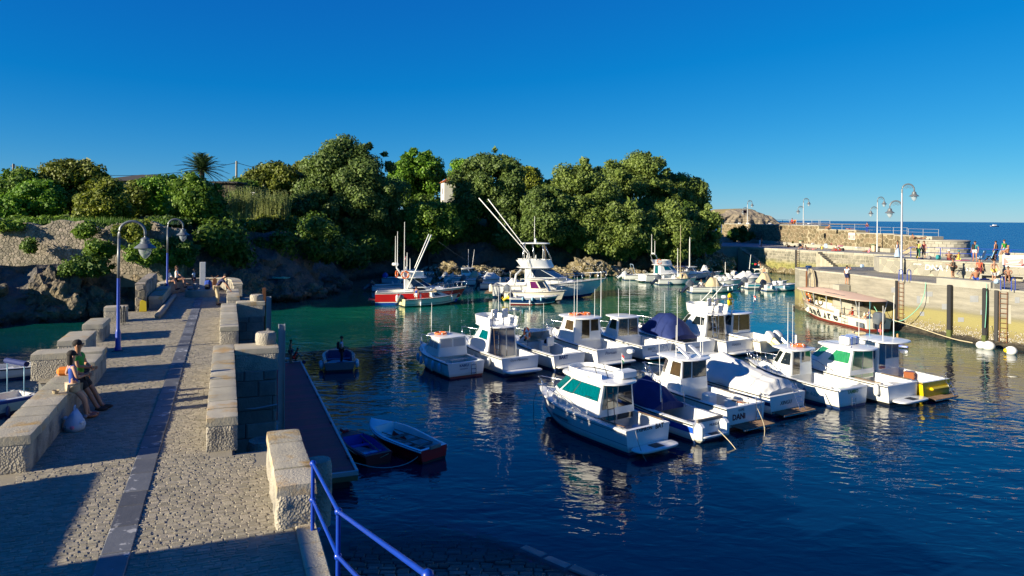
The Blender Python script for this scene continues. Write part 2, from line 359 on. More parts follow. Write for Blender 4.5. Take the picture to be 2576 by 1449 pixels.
def water_mat(name, deep, shallow, scale, strength, dist, rough=.03, y0=None):
    m = bpy.data.materials.new(name); m.use_nodes = True; MAT[name] = m; t = m.node_tree; N = t.nodes; Lk = t.links; b = N['Principled BSDF']
    b.inputs['Roughness'].default_value = rough; b.inputs['IOR'].default_value = 1.333; b.inputs['Specular IOR Level'].default_value = .85 if y0 else .5
    g = N.new('ShaderNodeNewGeometry')
    def ns(s, d, r, st=(1, 1, 1), rot=0.0):
        mp = N.new('ShaderNodeMapping'); mp.inputs['Scale'].default_value = st; mp.inputs['Rotation'].default_value = (0, 0, rot); Lk.new(g.outputs['Position'], mp.inputs[0])
        n = N.new('ShaderNodeTexNoise'); n.inputs['Scale'].default_value = s; n.inputs['Detail'].default_value = d; n.inputs['Roughness'].default_value = r; n.inputs['Distortion'].default_value = .6; Lk.new(mp.outputs[0], n.inputs['Vector']); return n.outputs[0]
    mx = N.new('ShaderNodeMix'); mx.data_type = 'RGBA'; mx.inputs[6].default_value = (*deep, 1); mx.inputs[7].default_value = (*shallow, 1)
    if y0:
        sp = N.new('ShaderNodeSeparateXYZ'); Lk.new(g.outputs['Position'], sp.inputs[0])
        ad = N.new('ShaderNodeMath'); ad.operation = 'MULTIPLY_ADD'; Lk.new(ns(.06, 2, .5), ad.inputs[0]); ad.inputs[1].default_value = 24; Lk.new(sp.outputs[1], ad.inputs[2])
        mr = N.new('ShaderNodeMapRange'); mr.inputs[1].default_value = y0[0] + 12; mr.inputs[2].default_value = y0[1] + 12; Lk.new(ad.outputs[0], mr.inputs[0]); Lk.new(mr.outputs[0], mx.inputs[0])
    else: Lk.new(ns(.02, 3, .5), mx.inputs[0])
    Lk.new(mx.outputs[2], b.inputs['Base Color'])
    a1 = ns(scale, 2.5, .5, (1, 1.9, 1), .5); a2 = ns(scale * .28, 2, .5, (1, 1.5, 1), -.3)
    ad = N.new('ShaderNodeMath'); ad.operation = 'MULTIPLY_ADD'; Lk.new(a2, ad.inputs[0]); ad.inputs[1].default_value = 2.2; Lk.new(a1, ad.inputs[2])
    bp = N.new('ShaderNodeBump'); rg_ = N.new('ShaderNodeMapRange'); rg_.inputs[1].default_value = .36; rg_.inputs[2].default_value = .64; rg_.inputs[3].default_value = strength * .28; rg_.inputs[4].default_value = strength; Lk.new(ns(.07, 2, .5, (1, 1.6, 1), .8), rg_.inputs[0]); Lk.new(rg_.outputs[0], bp.inputs['Strength']); bp.inputs['Distance'].default_value = dist; Lk.new(ad.outputs[0], bp.inputs['Height']); Lk.new(bp.outputs[0], b.inputs['Normal'])
    if y0:                                        # the shallows over the slipway let the setts show through
        def mad(v, k, a):
            n = N.new('ShaderNodeMath'); n.operation = 'MULTIPLY_ADD'; Lk.new(v, n.inputs[0]); n.inputs[1].default_value = k
            if isinstance(a, float): n.inputs[2].default_value = a
            else: Lk.new(a, n.inputs[2])
            return n.outputs[0]
        def mrg(v, a, bb):
            n = N.new('ShaderNodeMapRange'); n.interpolation_type = 'SMOOTHSTEP'; n.inputs[1].default_value = a; n.inputs[2].default_value = bb; Lk.new(v, n.inputs[0]); return n.outputs[0]
        e = mad(sp.outputs[0], .689, mad(sp.outputs[1], .725, -14.46)); f1 = mrg(e, .15, -.5); f2 = mrg(sp.outputs[1], 22.0, 18.0)
        pr = N.new('ShaderNodeMath'); pr.operation = 'MULTIPLY'; Lk.new(f1, pr.inputs[0]); Lk.new(f2, pr.inputs[1])
        p2 = N.new('ShaderNodeMath'); p2.operation = 'MULTIPLY'; Lk.new(pr.outputs[0], p2.inputs[0]); p2.inputs[1].default_value = .93
        tr = N.new('ShaderNodeBsdfTransparent'); tr.inputs[0].default_value = (.80, .86, .86, 1); ms = N.new('ShaderNodeMixShader'); Lk.new(p2.outputs[0], ms.inputs[0]); Lk.new(b.outputs[0], ms.inputs[1]); Lk.new(tr.outputs[0], ms.inputs[2]); Lk.new(ms.outputs[0], N['Material Output'].inputs[0])
    return m
water_mat('harbour_water', (.0010, .0135, .044), (.004, .125, .080), 1.35, 1.0, .038, .02, (43, 70))
water_mat('sea_water', (.004, .050, .190), (.004, .040, .150), .35, 1.0, .5, .25)
# ------------------------------------------------------------------ setting: water, sea, sky-line
def WL(u, v, A, B):                 # the point seen at (u, v) on the upright plane through A and B
    px, py = u - 1288.0, v - 548.0; x = (px + py * .0079) / 1800; y = (-px * .0079 + py) / 1800
    dx, dy = B[0] - A[0], B[1] - A[1]
    t = (x * A[1] - A[0]) / (dx - x * dy); d = A[1] + t * dy
    return Vector((x * d, d, CAM_H - y * d))
def sheet(name, poly, z, mat, kind='structure', parent=None):
    return tag(MB().add([(p[0], p[1], z) for p in poly], [tuple(range(len(poly)))]).build(name, mat, parent), kind=kind if parent is None else None)
tag(MB().add([(-9000, 138, -.04), (38, 138, -.04), (57, 118, -.04), (57, 78, -.04), (44, 60, -.04), (44, -300, -.04), (9000, -300, -.04), (9000, 9500, -.04), (-9000, 9500, -.04)], [tuple(range(9))]).build('sea', 'sea_water'), kind='structure')
hw = MB(); nx, ny = 40, 40
tag(hw.add([(-120, -30, 0), (46, -30, 0), (46, 60, 0), (60, 80, 0), (60, 120, 0), (40, 140, 0), (-120, 140, 0)], [tuple(range(7))]).build('harbour_water', 'harbour_water'), kind='structure')

# ---- stones
def clip(poly, a, b, c):            # keep a*x+b*y<=c
    o = []; n = len(poly)
    for i in range(n):
        p, q = poly[i], poly[(i + 1) % n]; dp, dq = a * p[0] + b * p[1] - c, a * q[0] + b * q[1] - c
        if dp <= 0: o.append(p)
        if dp * dq < 0:
            t = dp / (dp - dq); o.append((p[0] + (q[0] - p[0]) * t, p[1] + (q[1] - p[1]) * t))
    return o
def voronoi(w, h, cs, jit=.42, asp=1.0, seed=1):
    r = random.Random(seed); nu, nv = max(1, round(w / (cs * asp))), max(1, round(h / cs)); du, dv = w / nu, h / nv
    S = {(i, j): ((i + .5 + (.25 if j % 2 else -.25) + r.uniform(-jit, jit)) * du, (j + .5 + r.uniform(-jit, jit)) * dv) for i in range(-2, nu + 2) for j in range(-2, nv + 2)}
    out = []
    for i in range(nu):
        for j in range(nv):
            p = S[(i, j)]; poly = [(0, 0), (w, 0), (w, h), (0, h)]
            for a in range(-2, 3):
                for b in range(-2, 3):
                    if a or b:
                        q = S.get((i + a, j + b))
                        if q is None: continue
                        nx_, ny_ = q[0] - p[0], q[1] - p[1]; poly = clip(poly, nx_, ny_, (nx_ * (p[0] + q[0]) + ny_ * (p[1] + q[1])) / 2)
                        if len(poly) < 3: break
                if len(poly) < 3: break
            if len(poly) >= 3: out.append(poly)
    return out
def courses(w, h, ch, bw, seed=1, jit=.25):
    r = random.Random(seed); out = []; v = 0.0
    while v < h - .02:
        hh = min(ch * r.uniform(.85, 1.15), h - v)
        if h - v - hh < ch * .4: hh = h - v
        u = -r.uniform(0, bw)
        while u < w:
            ww = bw * r.uniform(1 - jit * 2, 1 + jit * 2); a, b = max(u, 0), min(u + ww, w)
            if b - a > .05: out.append([(a, v), (b, v), (b, v + hh), (a, v + hh)])
            u += ww
        v += hh
    return out
def stones(parent, polys, fmap, mat, name='stone', gap=.02, proud=.05, cap=300, jit=.02, rest=True, seed=3, keep=None):
    r = random.Random(seed); items = []
    for poly in polys:
        n = len(poly); cx = sum(p[0] for p in poly) / n; cy = sum(p[1] for p in poly) / n
        if keep and not keep(cx, cy): continue
        ds = [math.hypot(p[0] - cx, p[1] - cy) for p in poly]
        if max(ds) < gap * 2.2: continue
        o = [(cx + (p[0] - cx) * max(.3, 1 - gap / max(d, .01)), cy + (p[1] - cy) * max(.3, 1 - gap / max(d, .01))) for p, d in zip(poly, ds)]
        if jit and n <= 4: o = [(p[0] + r.uniform(-jit, jit), p[1] + r.uniform(-jit, jit)) for p in o]
        pr = proud * r.uniform(.6, 1.4); ins = min(.3, pr * .9 / max(ds))
        i_ = [(cx + (p[0] - cx) * (1 - ins), cy + (p[1] - cy) * (1 - ins)) for p in o]
        V = [fmap(*p, -.01) for p in o] + [fmap(*p, pr * .55) for p in o] + [fmap(*p, pr) for p in i_]
        F = [(j, (j + 1) % n, n + (j + 1) % n, n + j) for j in range(n)] + [(n + j, n + (j + 1) % n, 2 * n + (j + 1) % n, 2 * n + j) for j in range(n)] + [tuple(2 * n + j for j in range(n))]
        c = fmap(cx, cy, 0); items.append((max(ds) / max(1, math.hypot(c[0], c[1])), V, F))
    items.sort(key=lambda t: -t[0])
    for _, V, F in items[:cap]: MB().add(V, F).build(name, mat, parent)
    if len(items) > cap and rest:
        mb = MB()
        for _, V, F in items[cap:]: mb.add(V, F)
        tag(mb.build(name + '_field', mat, parent), kind='stuff')
def wallmap(A, B, z0, flip=1, batter=0.0):
    A, B = Vector((A[0], A[1], 0)), Vector((B[0], B[1], 0)); t = (B - A).normalized(); n = Vector((t.y, -t.x, 0)) * flip
    return lambda u, v, d: A + t * u + n * (d - batter * v) + Vector((0, 0, z0 + v))
def wall(name, A, B, z0, z1, th, mat, parent=None, flip=1, batter=0.0):    # body of a wall between two ground points, thickness behind the face
    f = wallmap(A, B, z0, flip, batter); L = math.hypot(B[0] - A[0], B[1] - A[1]); h = z1 - z0
    V = [f(0, 0, 0), f(L, 0, 0), f(L, h, 0), f(0, h, 0), f(0, 0, -th), f(L, 0, -th), f(L, h, -th), f(0, h, -th)]
    return MB().add(V, [(0, 1, 2, 3), (5, 4, 7, 6), (3, 2, 6, 7), (1, 5, 6, 2), (4, 0, 3, 7), (4, 5, 1, 0)]).build(name, mat, parent)

# ---- pier: local x across, local y along
D, P = 4.4, 5.05
def extrude(poly, z0, z1): return MB().prism(poly, z0, z1)
pier_poly = [(-8, -14), (2.6, -14), (2.6, 4.5), (1.55, 4.5), (1.55, 12.2), (2.8, 12.2), (2.8, 16.9), (1.75, 16.9), (1.75, 24.4), (3.0, 24.4), (3.0, 31), (2.2, 36.5), (1.0, 38.2), (-1.4, 37.6), (-2.3, 34.5), (-2.6, 28), (-3.45, 26), (-3.45, 13), (-2.55, 10), (-2.55, 4.6), (-8, 3)]
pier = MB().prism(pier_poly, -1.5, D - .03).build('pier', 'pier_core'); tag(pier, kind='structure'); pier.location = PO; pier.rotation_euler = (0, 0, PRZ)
# facing blocks on the water side of the pier
def pface(a, b, z0, z1, seed, ch=.42, bw=.85, mat='pier_wall'):
    L = math.hypot(b[0] - a[0], b[1] - a[1]); stones(pier, courses(L, z1 - z0, ch, bw, seed), wallmap(a, b, z0), mat, 'stone', .012, .05, 300, .012)
pface((2.8, 16.9), (2.8, 12.2), 0, 4.95, 2); pface((3.0, 31), (3.0, 24.4), 0, 4.3, 3)
pface((1.62, 12.17), (2.8, 12.17), .2, 4.4, 5); pface((1.82, 24.37), (3.0, 24.37), .2, 4.4, 6)
pface((2.6, 4.5), (2.6, -6), 0, 4.3, 4); pface((1.75, 24.4), (1.75, 16.9), 0, 4.3, 12)
# setts, slate strip
rs = random.Random(5); SET = []
def deck_w(s):
    l = -7.9 if s < 3.6 else (-1.95 if s < 10.8 else (-2.4 if s < 12.8 else (-3.4 if s < 27.6 else -2.15)))
    r = 2.33 if s < .7 else (2.1 if s < 3.6 else (1.9 if s < 4.3 else 1.1 if s < 13.2 else 1.9 if s < 16.9 else 1.25 if s < 24.4 else 1.5))
    return l, r
s = -2.6
while s < 37.2:
    ds = .078 * rs.uniform(.8, 1.2) * (1 if s < 12 else 1.25 if s < 22 else 1.6); l, r = deck_w(s); w = l - rs.uniform(0, .15)
    if s < -.2: w = max(w, -7.0)
    while w < r:
        dw = rs.uniform(.09, .19) * (1 if s < 12 else 1.2 if s < 22 else 1.5); a, b = w, min(w + dw, r); w += dw
        ic = (a + b) / 2; 
        for lo, hi in ((a, min(b, -.19)), (max(a, .19), b)):
            if hi - lo > .05 and not (s > 33.3 and math.hypot(ic, s - 34.2) < .9): SET.append((lo, hi, s, s + ds))
    s += ds
def sett_geo(mb, q):
    a, b, c, d = q; g = .006; j = lambda: rs.uniform(-.007, .007); z0, z1 = D - .03, D + rs.uniform(-.006, .006); tx, ty = rs.uniform(-.004, .004), rs.uniform(-.004, .004)
    o = [(a + g + j(), c + g + j()), (b - g + j(), c + g + j()), (b - g + j(), d - g + j()), (a + g + j(), d - g + j())]; cx, cy = (a + b) / 2, (c + d) / 2
    i_ = [(cx + (p[0] - cx) * .8, cy + (p[1] - cy) * .76) for p in o]
    mb.add([(*p, z0) for p in o] + [(*p, z1 - .006) for p in o] + [(p[0], p[1], z1 + (tx if k in (0, 1) else -tx) + (ty if k in (1, 2) else -ty)) for k, p in enumerate(i_)],
           [(k, (k + 1) % 4, 4 + (k + 1) % 4, 4 + k) for k in range(4)] + [(4 + k, 4 + (k + 1) % 4, 8 + (k + 1) % 4, 8 + k) for k in range(4)] + [(8, 9, 10, 11)])
jb = MB().add([(-8, -3, D - .028), (2.35, -3, D - .028), (2.35, 4.4, D - .028), (1.5, 4.4, D - .028), (1.5, 37, D - .028), (-2.1, 37, D - .028), (-2.1, 28, D - .028), (-3.4, 28, D - .028), (-3.4, 12.5, D - .028), (-2.4, 12.5, D - .028), (-2.4, 4.6, D - .028), (-8, 4.6, D - .028)], [tuple(range(12))])
jb.v = [(x, y, D - .008) for x, y, _ in jb.v]
jb.build('joint_bed', 'sett_joint', pier)
vis = [q for q in SET if q[2] > -1.4 and -.8 < (q[0] + q[1]) / 2 + .0 < 2.3 and q[2] < 2.6]
vis.sort(key=lambda q: q[2]); near = set(vis[:300]); rest = MB()
for q in SET:
    if q in near: m_ = MB(); sett_geo(m_, q); m_.build('sett', 'sett', pier)
    else: sett_geo(rest, q)
tag(rest.build('sett_field', 'sett', pier), kind='stuff')
s = -2.6
while s < 33.2:
    ds = rs.uniform(.62, .95); MB().cbox((rs.uniform(-.006, .006), s + ds / 2, D - .01), (.375, ds - .022, .06), .010).build('slab', 'slate', pier); s += ds
s = -3.0
while s < .62:
    ds = rs.uniform(.7, .9); MB().cbox((2.49, s + ds / 2, D - .05), (.29, ds - .012, .16), .015, jit=.004).build('coping_stone', 'coping', pier); s += ds
# steps down to the pontoon on the two landings
for (s0, s1, w0, w1, z1) in ((4.5, 12.2, 1.55, 2.8, .6), (16.9, 24.4, 1.75, 3.0, .6)):
    n = 20
    for k in range(n):
        z = D - .03 - (k + .5) * (D - z1) / n; y0 = s0 + (s1 - s0) * k / n; y1 = s0 + (s1 - s0) * (k + 1) / n
        MB().cbox(((w0 + w1) / 2, (y0 + y1) / 2, z / 2 - .4), (w1 - w0, y1 - y0 + .02, z + .8), .012).build('step', 'pier_wall', pier)

def rough_block(x0, x1, y0, y1, z0, z1, amp=.03, res=.09, rnd=.06, seed=0):
    nxs = [max(2, int((b - a) / res)) for a, b in ((x0, x1), (y0, y1), (z0, z1))]; bm = bmesh.new()
    bmesh.ops.create_cube(bm, size=1.0)
    bmesh.ops.subdivide_edges(bm, edges=bm.edges[:], cuts=0)
    bm.free(); mb = MB(); d = (x1 - x0, y1 - y0, z1 - z0); c = Vector(((x0 + x1) / 2, (y0 + y1) / 2, (z0 + z1) / 2)); h = Vector(d) / 2
    def pt(p):
        q = Vector(p); e = [h[i] - abs(q[i]) for i in range(3)]      # round the long edges, then roughen
        for i in range(3):
            for k in range(3):
                if i != k and e[k] < rnd and q[2] > -h[2] + .02: q[i] *= 1 - (rnd - e[k]) * (rnd - e[k]) / rnd / max(h[i], .05) * (1 if e[i] < rnd else 0)
        w_ = q + c + Vector((seed, seed * 2, 0)); n_ = Vector((nz(w_, 3.1), nz(w_ + Vector((9, 0, 0)), 3.1), nz(w_ + Vector((0, 9, 0)), 3.1))) + .5 * Vector((nz(w_, 9), nz(w_ + Vector((5, 0, 0)), 9), nz(w_ + Vector((0, 5, 0)), 9)))
        return q + c + n_ * amp
    for a in range(3):
        o = [k for k in range(3) if k != a]
        for sg in (-1, 1):
            if a == 2 and sg < 0: continue
            rows = []
            for i in range(nxs[o[0]] + 1):
                row = []
                for j in range(nxs[o[1]] + 1):
                    p = [0, 0, 0]; p[a] = sg * h[a]; p[o[0]] = (i / nxs[o[0]] * 2 - 1) * h[o[0]]; p[o[1]] = (j / nxs[o[1]] * 2 - 1) * h[o[1]]; row.append(pt(p))
                rows.append(row if (sg > 0) == (a != 1) else row[::-1])
            mb.grid(rows)
    me = bpy.data.meshes.new('x'); me.from_pydata(mb.v, [], mb.f); b2 = bmesh.new(); b2.from_mesh(me); bmesh.ops.remove_doubles(b2, verts=b2.verts[:], dist=.002); bmesh.ops.recalc_face_normals(b2, faces=b2.faces[:]); b2.to_mesh(me); b2.free()
    return me
def parapet(label, x0, x1, y0, y1, h=P, n=None, round_end=False, group=None, res=.09, z0=D - .02, amp=.024):
    t = thing('parapet_wall', label, 'wall', PF((0), 0) * 0 + PO, PRZ, group)
    th = .17; me = rough_block(x0, x1, y0, y1, z0, h - th + .03, amp * .45, res, .015, seed=y0)
    me.name = 'body'; link('body', me, 'parapet', t, 'auto')
    long_ = y1 - y0; n = n or max(1, round(long_ / .75)); cuts = [0] + sorted((k + rs.uniform(-.2, .2)) / n for k in range(1, n)) + [1]
    for k in range(n):
        a, b = y0 + long_ * cuts[k], y0 + long_ * cuts[k + 1]; dz = rs.uniform(-.012, .012)
        link('coping_stone', rough_block(x0 - .008, x1 + .008, a + .004, b - .004, h - th + dz, h + dz, .005, max(res, .08), .008, seed=k * 3.1 + y0), 'coping', t, 'auto')
    return t
parapet('long sunlit stone parapet with rough end behind the leaning couple', -2.52, -1.86, 4.7, 10.6, n=8, res=.06, amp=.04)
parapet('short parapet stone just past the leaning couple, lit on its pier side', -2.5, -1.88, 11.55, 12.95, n=2)
parapet('wide shaded stone block standing across the pier edge behind the couple', -3.65, -1.9, 12.98, 13.85, 5.1, n=1)
parapet('low shaded stone block second along the mooring side from the couple', -3.5, -2.72, 15.55, 17.6, n=1)
parapet('squared stone block in shade just before the first lamp post', -3.4, -2.75, 19.1, 20.95, n=1)
parapet('small stone block beside the bicycle hoop and blue lamp post', -3.45, -2.6, 24.3, 25.1, n=1)
parapet('pale rounded stone parapet beside the driftwood log', -2.12, -1.5, 28.5, 34.0, n=3)
parapet('long parapet with ochre lichen running along the stairwell', 1.03, 1.6, 4.75, 13.2, n=12, res=.07)
parapet('shaded stepped parapet beyond the first cross wall', 1.18, 1.8, 17.05, 24.5, n=9)
parapet('pale parapet stone under the bending man hands', 1.42, 2.0, 27.0, 31.2, n=4)
parapet('big rough stone block at the top of the blue handrail', 2.08, 2.64, .62, 3.5, n=4, res=.05, amp=.05)
parapet('cross wall with pale coping closing the near stairwell', 1.62, 2.85, 12.2, 13.25, n=1)
parapet('cross wall with pale coping closing the far stairwell', 1.82, 3.05, 24.45, 25.3, n=1)
# outer wall of the pier end and its round end seat wall
t = thing('end_wall', 'low curved stone wall closing the seaward end of the pier', 'wall', PO, PRZ)
cur = chaikin([(-2.15, 34.2), (-1.6, 37.0), (.2, 37.9), (1.9, 37.3), (2.0, 33)], 2, False); L_ = [(Vector((p[0], p[1]))) for p in cur]
for k in range(len(L_) - 1):
    a, b = L_[k], L_[k + 1]; m_ = (a + b) / 2; d = (b - a)
    MB().cbox((m_.x, m_.y, D + .33), (d.length + .06, .5, .66), .03, math.atan2(d.y, d.x), .01).build('stone', 'parapet', t)
    MB().cbox((m_.x, m_.y, D + .70), (d.length + .03, .56, .1), .02, math.atan2(d.y, d.x), .006).build('coping_stone', 'coping', t)
t = thing('rubble_wall', 'tall ochre rubble wall stub with yellow board leaning on it', 'wall', PO, PRZ)
MB().box((-2.42, 31.0, D + .35), (.42, 6.2, 1.9)).build('core', 'mortar', t)
stones(t, voronoi(.44, 1.5, .3, .3, 1.2, 3), lambda u, v, d: Vector((-2.64 + u, 27.9 - d, D - .25 + v)), 'rubble', 'stone', .015, .05)
stones(t, voronoi(6.2, 1.5, .42, .3, 1.2, 4), lambda u, v, d: Vector((-2.21 + d, 27.9 + u, D - .25 + v)), 'rubble', 'stone', .015, .03)
stones(t, courses(6.2, .46, .46, .8, 4), lambda u, v, d: Vector((-2.66 + v, 27.9 + u, D + 1.29 + d)), 'rubble', 'coping_stone', .01, .06)
for (w, s_, z0, r, h, lb) in ((2.52, 12.95, 5.0, .31, .42, 'round stone bollard on the near cross wall'), (2.7, 25.0, 5.0, .3, .34, 'round stone bollard on the far cross wall'), (2.86, 2.3, 3.7, .24, 1.12, 'worn stone bollard beside the block at the handrail'), (2.2, 7.9, 2.6, .36, 1.0, 'weathered stone corbel sticking out in the stairwell'), (2.4, 30.2, 4.2, .3, .4, 'small pale bollard by the far parapet')):
    o = MB().lathe([(r * .9, 0), (r * 1.0, h * .5), (r * .97, h * .9), (r * .85, h)], (0, 0, 0), 14).build('stone_bollard', 'parapet', None, 'auto'); o.location = PF(w=w, s=s_, z=z0); tag(o, lb, 'bollard', 'stone bollards on the pier')

# ---- plinth and stele
t = thing('monument', 'slim grey stele on a low round stone plinth at the pier end', 'monument', PF(34.2, 0.05, D))
MB().lathe([(.82, -.02), (.84, .1), (.82, .36), (.76, .4)], (0, 0, 0), 28).build('plinth', 'plinth', t, 'auto')
MB().cbox((.05, .1, 1.15), (.3, .22, 1.55), .012, .35).build('stele', 'stele', t)
# ---- log, yellow board
t = MB(); pts = [(-1.42, 24.9, D + .13), (-1.36, 27.5, D + .15), (-1.33, 30.5, D + .14), (-1.27, 33.7, D + .13)]
o = t.tube(pts, [.14, .135, .12, .10], 10).build('driftwood_log', 'log', None, True); o.location = PO; o.rotation_euler = (0, 0, PRZ); tag(o, 'long bleached driftwood log lying along the pale parapet', 'log')
o = MB().prism([(-.16, 0), (.16, 0), (.13, .48), (-.02, .56), (-.13, .5)], 0, .06, .01).build('yellow_board', 'yellow_paint'); o.location = PF(27.72, -2.28, D); o.rotation_euler = (rad(78), 0, PRZ); tag(o, 'small yellow board leaning against the rubble wall stub', 'board')

# ---- slipway under the handrail
t = tag(bpy.data.objects.new('slipway', None), kind='structure'); C.objects.link(t)
def slz(x, y): return -.03 - .085 * (y - 18.1)
def sle(x, y): return x * .689 + (y - 19.95) * .725
MB().add([(-6, 12, slz(0, 12) - .06), (6.5, 12, slz(0, 12) - .06), (-1.4, 21.3, slz(0, 21.3) - .06), (-6, 24, slz(0, 24) - .06)], [(0, 1, 2, 3)]).build('bed', 'sett_joint', t)
ss = []; y = 15.5
while y < 22.4:
    dy = rs.uniform(.17, .26); x = -4.2 - rs.uniform(0, .3)
    while x < 4.5:
        dx = rs.uniform(.26, .5)
        if sle(x + dx / 2, y + dy) < -.25: ss.append((x, y, dx, dy))
        x += dx
    y += dy
restb = MB(); ss.sort(key=lambda q: abs(q[1] - 18.6))
for k, (x, y, dx, dy) in enumerate(ss):
    mb = MB() if k < 240 else restb
    mb.cbox((x + dx / 2, y + dy / 2, slz(x, y) - .04 + rs.uniform(-.015, .035)), (dx - .025, dy - .025, .12), .025, jit=.014)
    if k < 240: mb.build('sett', 'slipstone', t)
tag(restb.build('sett_field', 'slipstone', t), kind='stuff')
for k in range(7):
    a = Vector((-.6 + k * .62, 20.52 - k * .59, 0)); a.z = slz(a.x, a.y) - .02 + (.06 if k in (1, 2) else 0)
    MB().cbox(a, (.78, .3, .22), .03, -.76, jit=.012).build('kerb_stone', 'slipkerb', t)

# ---- handrail (blue tubes down to the slipway)
t = thing('handrail', 'bright blue tubular handrail running down from the pier corner', 'handrail', (0, 0, 0))
r0 = PF(.40, 2.56, D); hp = [r0, Vector((-2.02, 8.44, 4.52)), Vector((-.58, 5.09, 5.45))]
hh = 1.0
for k, p in enumerate(hp):
    top = p + Vector((0, 0, hh)); MB().tube([p, top], .028, 10).build('post', 'blue_paint', t, 'auto')
    for z in (hh, hh * .47): MB().ell(p + Vector((0, 0, z)), (.048, .048, .048), 10, 6).build('joint', 'blue_paint', t, True)
    MB().cbox(p + Vector((0, 0, .012)), (.2, .2, .024), .004).build('foot_plate', 'blue_paint', t)
for k in range(2):
    for z in (hh, hh * .47): MB().tube([hp[k] + Vector((0, 0, z)), hp[k + 1] + Vector((0, 0, z))], .024, 10).build('rail', 'blue_paint', t, 'auto')

# ---- pontoon
t = thing('pontoon', 'floating pontoon with maroon deck and pale aluminium edge', 'pontoon', PO, PRZ)
x0, x1, y0, y1, zd = 3.25, 5.5, 13.6, 32.8, .55
MB().box(((x0 + x1) / 2, (y0 + y1) / 2, .1), (x1 - x0 - .5, y1 - y0 - .3, .7)).build('float', 'black', t)
n = 64
for k in range(n):
    y = y0 + (y1 - y0) * (k + .5) / n; MB().cbox(((x0 + x1) / 2, y, zd - .015 + .001 * (k % 3)), (x1 - x0 - .2, (y1 - y0) / n - .004, .03), .003).build('plank', 'deck_maroon', t)
for x in (x0 + .05, x1 - .05): MB().cbox((x, (y0 + y1) / 2, zd - .06), (.1, y1 - y0, .2), .01).build('edge_beam', 'alu', t)
for y in (y0, y1): MB().cbox(((x0 + x1) / 2, y, zd - .05), (x1 - x0, .08, .16), .01).build('end_beam', 'alu', t); MB().cbox(((x0 + x1) / 2, y + (-.05 if y == y0 else .05), zd - .2), (x1 - x0 - .05, .05, .17), .01).build('timber_fender', 'wood', t)
for y in (15.0, 19.5, 24, 28.5): 
    for x in (x0 + .12, x1 - .12): MB().cbox((x, y, zd + .04), (.07, .3, .06), .02).build('cleat', 'dark_metal', t)
for (w, s_, top, tilt, lb) in ((3.42, 19.1, 4.75, .0, 'near grey steel guide pile beside the pontoon'), (3.55, 30.9, 4.6, .0, 'far grey steel guide pile beside the pontoon')):
    g = thing('guide_pile', lb, 'pile', PF(s_, w, 0), PRZ)
    MB().box((0, 0, top / 2 - .6), (.2, .03, top + 1.2)).build('web', 'galv', g)
    for x in (-.11, .11): MB().box((x, 0, top / 2 - .6), (.03, .22, top + 1.2)).build('flange', 'galv', g)
    MB().cbox((-.25, 0, .9), (.35, .26, .1), .01).build('guide_bracket', 'alu', g)
o = MB().box((0, 0, 2.2), (.16, .16, 5.6)).build('rusty_post', 'rust'); o.location = PF(31.6, 3.35, 0); o.rotation_euler = (0, 0, PRZ); tag(o, 'rusty steel post standing behind the far guide pile', 'post')
o = MB().tube([(1.62, 12.15, 3.35), (2.2, 12.12, 3.3), (2.82, 12.1, 3.37)], .025, 6).build('water_pipe', 'galv'); o.location = PO; o.rotation_euler = (0, 0, PRZ); tag(o, 'thin pale pipe across the dark cross wall face', 'pipe')
# ------------------------------------------------------------------ right-hand quay
Q, TZ = 4.1, 5.5
QF = [(29.0, 73.2), (28.7, 71.4), (30.6, 66.4), (31.9, 59.6), (33.2, 55.6), (34.7, 52.1), (36.3, 49.8), (41, 43.5)]
quay = MB().prism([(33, 76), (29.8, 74.8)] + QF + [(70, 30), (70, 60), (48, 77)], -2, Q - .02).build('quay', 'concrete'); tag(quay, kind='structure')
for k in range(len(QF) - 1):                       # coping and paving pieces
    a, b = Vector(QF[k]), Vector(QF[k + 1]); L = (b - a).length; n = max(1, round(L / 1.3)); d = (b - a).normalized()
    if k == 4: continue
    for i in range(n):
        m_ = a + d * (L * (i + .5) / n) + Vector((d.y, -d.x)) * -.0; nn = Vector((-d.y, d.x)); m_ = m_ + nn * .22
        MB().cbox((m_.x, m_.y, Q - .03), (L / n - .015, .5, .16), .02, math.atan2(d.y, d.x), .006).build('coping_stone', 'quay_coping', quay)
def wallseg(k, *, z0=0, z1=None): return QF[k], QF[k + 1]
# old masonry near the quay head, board-marked concrete further right
stones(quay, courses(7.2, 3.0, .5, 1.1, 5), wallmap(QF[2], QF[1], .9, -1) if False else wallmap(QF[1], QF[2], .9, -1), 'quay_coping', 'stone', .02, .02, 120, .02)
A_, B_ = QF[3], QF[5]
def onw(u, v, k): return WL(u, v, QF[k], QF[k + 1])
def plate(u0, v0, u1, v1, k, mat, name, proud=.03):
    p = [onw(u, v, k) for u, v in ((u0, v1), (u1, v1), (u1, v0), (u0, v0))]; t_ = (Vector(QF[k + 1]) - Vector(QF[k])).normalized(); n_ = Vector((t_.y, -t_.x, 0)) * (1 if Vector((t_.y, -t_.x)).dot(Vector(QF[k])) < 0 else -1)
    MB().add([q - n_ * .02 for q in p] + [q + n_ * proud for q in p], [(4, 5, 6, 7), (0, 1, 5, 4), (1, 2, 6, 5), (2, 3, 7, 6), (3, 0, 4, 7)]).build(name, mat, quay)
def q3(a, b): return 1792.4 + a * .30421, 440.2 + b * .30421
def q2(a, b): return (2850 + a * .25233) * .62891, (850 + b * .25233) * .62891
def q1(a, b): return (3450 + a * .37955) * .62891, (900 + b * .37955) * .62891
